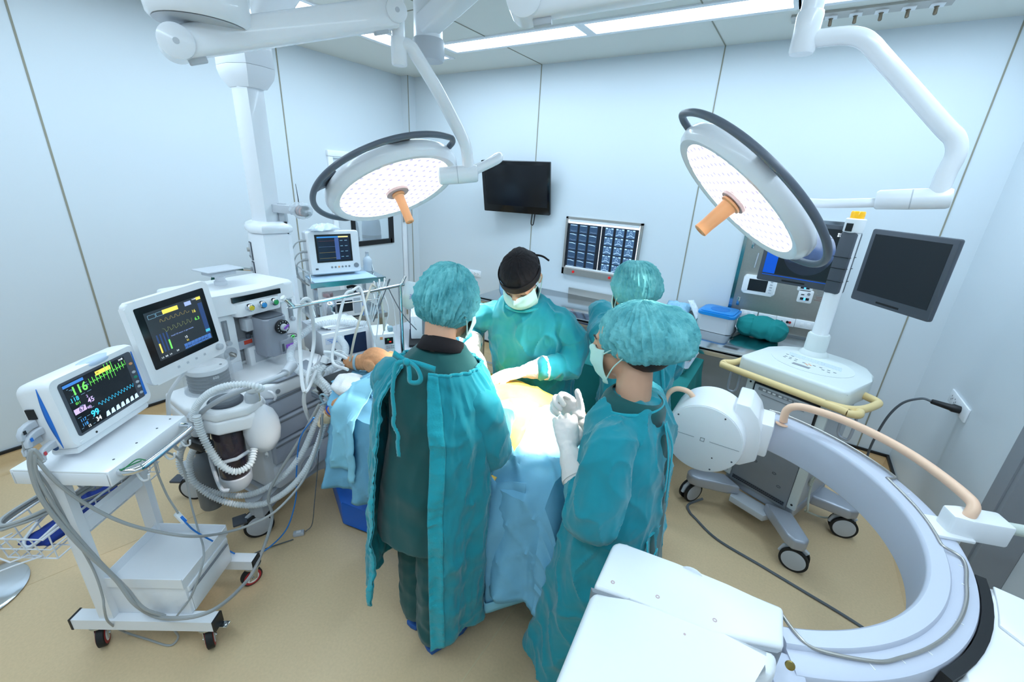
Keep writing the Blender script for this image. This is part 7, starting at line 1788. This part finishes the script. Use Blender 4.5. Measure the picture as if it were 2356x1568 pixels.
# monitor on top
MM = frame((-2.897, 2.034, 1.287), (.119, .361, 0), Vector((.95, -.31, .06)))
t = thing('small_patient_monitor', 'white patient monitor with a dark grid screen on the steel shelf cart', 'patient monitor', M=MM)
w_, h_ = .375, .315
MB().rings([[(x * k, y * k, z) for x, y in rrect(w_, h_, .018, 5)] for k, z in ((.97, 0), (1, -.008), (1, -.05), (.96, -.06))]).build('front_case', WHITEP, t)
MB().rings([[(x * k, y * k, z) for x, y in rrect(w_ * .96, h_ * .97, .018, 5)] for k, z in ((1, -.06), (1, -.17), (.95, -.18))]).build('rear_case', GREYL, t)
MB().box((-.005, .030, .0006), (.265, .205, .0012)).build('bezel', BLACKP, t, smooth=False)
MB().box((-.005, .030, .0015), (.235, .178, .001)).build('screen', mat('lit_navy_screen', (26, 34, 50), .2, emit=(28, 36, 52), estr=.6), t, smooth=False)
MB().box((-.045, .113, .0022), (.155, .010, .0005)).build('blue_header', emis('screen_header', (60, 130, 190), .8), t, smooth=False)
MB().box((.068, .113, .0022), (.075, .010, .0005)).build('cream_header', emis('screen_cream', (215, 195, 130), .8), t, smooth=False)
MB().box((.018, .025, .0022), (.030, .16, .0005)).build('trend_column', emis('screen_trend', (60, 80, 130), .7), t, smooth=False)
for k, m_ in enumerate((emis('screen_dim_red', (110, 60, 60), .7), emis('screen_dim_blue', (90, 120, 160), .7), emis('screen_ochre', (150, 132, 70), .8), emis('screen_ochre', (150, 132, 70), .8))):
    MB().box((-.055, .085 - .042 * k, .0022), (.12, .0012, .0005)).build('trace', m_, t, smooth=False)
for i in range(2):
    for j in range(4): MB().box((.052 + .034 * i, .085 - .040 * j, .0022), (.020, .004, .0005)).build('digits', emis('screen_small', (110, 150, 170), .7), t, smooth=False)
for k in range(6): MB().lathe([(.008, 0), (.007, .003), (.001, .0035)], 14, T(-.035 + .026 * k, -.112, 0)).build('button', ORANGE if k == 2 else GREYM, t)
MB().lathe([(.019, 0), (.018, .008), (.001, .009)], 22, T(.150, -.108, 0)).build('rotary_knob', GREYM, t)
MB().box((-.145, -.118, .0005), (.02, .012, .001)).build('mains_mark', GREYD, t, smooth=False)
for k, y in enumerate((.09, .01, -.05)):
    MB().tube(spline([(-w_ / 2 - .0, y, -.05), (-w_ / 2 - .04, y - .002, -.05), (-w_ / 2 - .08, y - .03, -.05), (-w_ / 2 - .10, y - .10, -.06), (-w_ / 2 - .07, -.19, -.06), (-w_ / 2 - .02, -.24, -.03)], 6), [.010 if q < 7 else .005 for q in range(31)], 8).build('sensor_lead', CABLEG, t)
MB().box((0, -h_ / 2 - .006, -.10), (.30, .012, .12)).build('stand', GREYL, t)
pk = pack('paper_pack', 'opened white paper pack lying on top of the small monitor', (-2.96, 2.0, 1.448), .13, .22, .045, mat('white_wrapper', (226, 236, 246), .3), .3, 6, .0); pk['group'] = 'packs on the small monitor'; pk['category'] = 'paper pack'
t = thing('fluid_bottle', 'clear infusion bottle beside the small monitor on the shelf cart', 'bottle', at(847, 622, 1.102))
MB().lathe([(.034, 0), (.037, .006), (.037, .085), (.030, .105), (.014, .120), (.013, .140)], 24).build('bottle_body', mat('clear_bottle', (226, 236, 246), .15, alpha=.62), t)
MB().lathe([(.0155, .138), (.0155, .158), (.001, .159)], 16).build('cap', GREYL, t)
# middle shelf: recorder with dark panel, chrome jar
RM = frame((-2.745, 1.99, .808), s_dir, (0, 0, 1))
t = thing('shelf_recorder', 'white recorder with a grey panel and blue edge on the cart\'s middle shelf', 'medical device', M=RM)
MB().box((0, .12, .085), (.24, .24, .16), bev=.012).build('case', WHITEP, t); MB().box((-.02, -.002, .095), (.115, .004, .085)).build('panel', SCREENM, t, smooth=False)
MB().box((.075, -.002, .09), (.05, .004, .12)).build('side_panel', GREYL, t, smooth=False); MB().box((.117, .12, .085), (.012, .23, .164), bev=.004).build('blue_edge', BLUEP, t)
for x in (-.08, -.01): MB().cyl((x, -.002, .025), (x, -.008, .025), .009, n=14).build('jack', GREYD, t)
t = thing('hand_piece', 'black handle lying on top of the shelf recorder', 'handle', RM @ Vector((.07, .06, .185)), .4)
MB().tube(spline([(-.045, 0, .03), (0, 0, .042), (.05, 0, .036)], 5), [.012] * 11, 10).tube([(.012, 0, .036), (.016, 0, 0), (.014, 0, -.014)], [.010, .010, .008], 10).build('grip', BLACKP, t)
t = thing('suction_jar', 'shiny chrome suction jar clamped to the left post of the shelf cart', 'suction jar', KM @ Vector((-.19, -.11, .80)))
MB().lathe([(.035, 0), (.05, .005), (.052, .02), (.052, .15), (.045, .175), (.030, .195), (.030, .215)], 28).build('jar', CHROME, t)
MB().lathe([(.034, .215), (.036, .222), (.034, .245), (.004, .25)], 24).build('jar_lid', mat('pinkish_steel', (190, 160, 160), .25, .8), t)
MB().tube(spline([(.05, 0, .1), (.08, -.02, .11), (.09, -.02, .07), (.085, -.02, .03)], 5), .008, 10).lathe([(.014, 0), (.016, .04), (.010, .06)], 14, T(.08, -.02, .02)).build('tap', CHROME, t)
# side table with the big recorder, pump and far unit
t = thing('side_table', 'grey side table behind the head end carrying recorder and pump', 'side table', (-2.22, 1.90, 0))
MB().box((0, 0, .725), (.56, 1.0, .03), bev=.004).build('table_top', GREYL, t)
for x in (-.25, .25):
    for y in (-.46, .46): MB().cyl((x, y, 0), (x, y, .71), .015, n=12).build('leg', STEELM, t)
DMx = frame((-2.19, 1.565, .742), (.06, .26, 0), (0, 0, 1))
t = thing('large_recorder', 'wide white device with dark blue screen behind the bar', 'medical device', M=DMx)
MB().box((0, .17, .115), (.30, .34, .18), bev=.008).build('case', GREYL, t)
MB().box((0, -.006, .115), (.31, .02, .19), bev=.006).build('front', WHITEP, t)
MB().box((.045, -.0175, .115), (.14, .003, .13)).build('screen', mat('dark_blue_screen', (16, 40, 74), .12), t, smooth=False)
MB().box((-.09, -.0175, .165), (.10, .002, .04)).build('title_field', emis('pale_label', (215, 225, 240), .05), t, smooth=False)
for k in range(3): MB().box((-.09, -.019, .172 - .010 * k), (.08 - .02 * k, .001, .003)).build('printed_line', BLUEP, t, smooth=False)
for z in (.10, .05): MB().cyl((-.10, -.017, z), (-.10, -.022, z), .016, n=20).build('port', GREYM, t)
for x in (-.12, .12):
    for y in (.03, .30): MB().cyl((x, y, .0), (x, y, .026), .015, n=12).build('foot', BLACKP, t)
for k in range(3):
    o = MB().box((.02 - .012 * k, .15 + .01 * k, .210 + .007 * k), (.20, .22, .006), RZ(.1 * k - .1), bev=.001).build('paper_sheet', WHITEP)
    o.matrix_world = DMx; tag(o, ('lowest', 'middle', 'topmost')[k] + ' white paper pad lying on the wide device with the blue screen', 'paper pad', 'paper pads on the device')
t = thing('infusion_pump', 'white pump with small red and green digits right of the wide device', 'infusion pump', M=frame((-1.975, 1.675, .742), (.06, .10, 0), (0, 0, 1)))
MB().box((0, .10, .10), (.125, .20, .20), bev=.008).build('case', WHITEP, t)
MB().box((.025, -.003, .155), (.050, .006, .04)).build('display', BLACKP, t, smooth=False)
text_mesh('digits', '88', .014, emis('red_digit', (230, 60, 50)), t, T(.032, -.0066, .148) @ RX(PI / 2), .0002); text_mesh('digits', '35', .012, emis('green_digit', (70, 200, 90)), t, T(.020, -.0066, .164) @ RX(PI / 2), .0002)
for i in range(2):
    for k in range(4): MB().box((.012 + .013 * k, -.003, .120 - .013 * i), (.009, .004, .008)).build('key', GREYL, t, smooth=False)
MB().box((-.02, -.003, .175), (.016, .004, .016)).build('orange_mark', ORANGE, t, smooth=False)
MB().box((.045, .05, .215), (.03, .04, .03), bev=.006).build('clamp_head', mat('blue_grey_tape', (150, 178, 190), .6), t)
t = thing('power_unit', 'white box with dark side and blue keys at the far right of the side table', 'medical device', M=frame((-2.06, 2.13, .742), (.30, .30, 0), (0, 0, 1)))
MB().box((0, .15, .105), (.22, .30, .17), bev=.006).build('case', WHITEP, t)
MB().box((-.112, .15, .10), (.006, .28, .15)).build('dark_side', mat('dark_blue_screen', (16, 40, 74), .12), t, smooth=False)
MB().box((.03, -.002, .11), (.12, .004, .11)).build('keypad', GREYM, t, smooth=False)
KB = emis('lit_blue_key', (40, 90, 230), .8)
for x, z, ww, hh in ((.03, .145, .03, .014), (.045, .115, .045, .024), (.04, .075, .06, .024)): MB().box((x, -.005, z), (ww, .003, hh)).build('blue_key', KB, t, smooth=False)
MB().box((0, .06, .01), (.25, .34, .02), bev=.006).build('foot_tray', BLACKP, t)
# big loop of clear corrugated hose leaning on the table edge
lc = at(735, 805, .86)
pts = [at(845, 745, .98), at(800, 742, .98), at(760, 742, .98), at(715, 755, .97), at(680, 785, .93), at(668, 815, .90), at(680, 845, .87), at(710, 862, .86), at(750, 855, .86), at(785, 830, .88), at(795, 800, .91), at(782, 778, .93)]
pth, rd = corrug(spline(pts, 24), .0175, .0032, .014)
o = MB().tube(pth, rd, 16).build('corrugated_hose', mat('clear_hose', (236, 242, 246), .25, alpha=.55)); tag(o, 'wide clear corrugated hose looped in front of the device with the blue screen', 'hose')
# bagged probe on the pendant rail
t = thing('bagged_plug', 'orange plug wrapped in clear plastic with a black tie on the pendant rail', 'bagged plug', at(692, 484, 1.632))
f = MB(); f.ell((0, 0, 0), (.085, .04, .038), 20, 12)
link('clear_bag', voxel_union(f, .005, 1, lambda p: .014 * ridge(p, (26, 26, 26), 3)), mat('clear_wrap', (232, 240, 246), .1, alpha=.4), t)
MB().tube([(-.015, 0, 0), (.05, 0, -.01)], [.030, .024], 14).build('plug', mat('salmon_plastic', (222, 130, 104), .5, noise_amt=.2), t)
for x in (-.012, .010, .045): MB().tube([(x, 0, -.002), (x + .007, 0, -.003)], .032, 16).build('black_band', BLACKP, t)
MB().tube(spline([(-.012, 0, .03), (-.014, .0, .08), (-.022, 0, .15)], 5), [.0035 - .0002 * q for q in range(11)], 6).build('tie_tail', BLACKP, t)
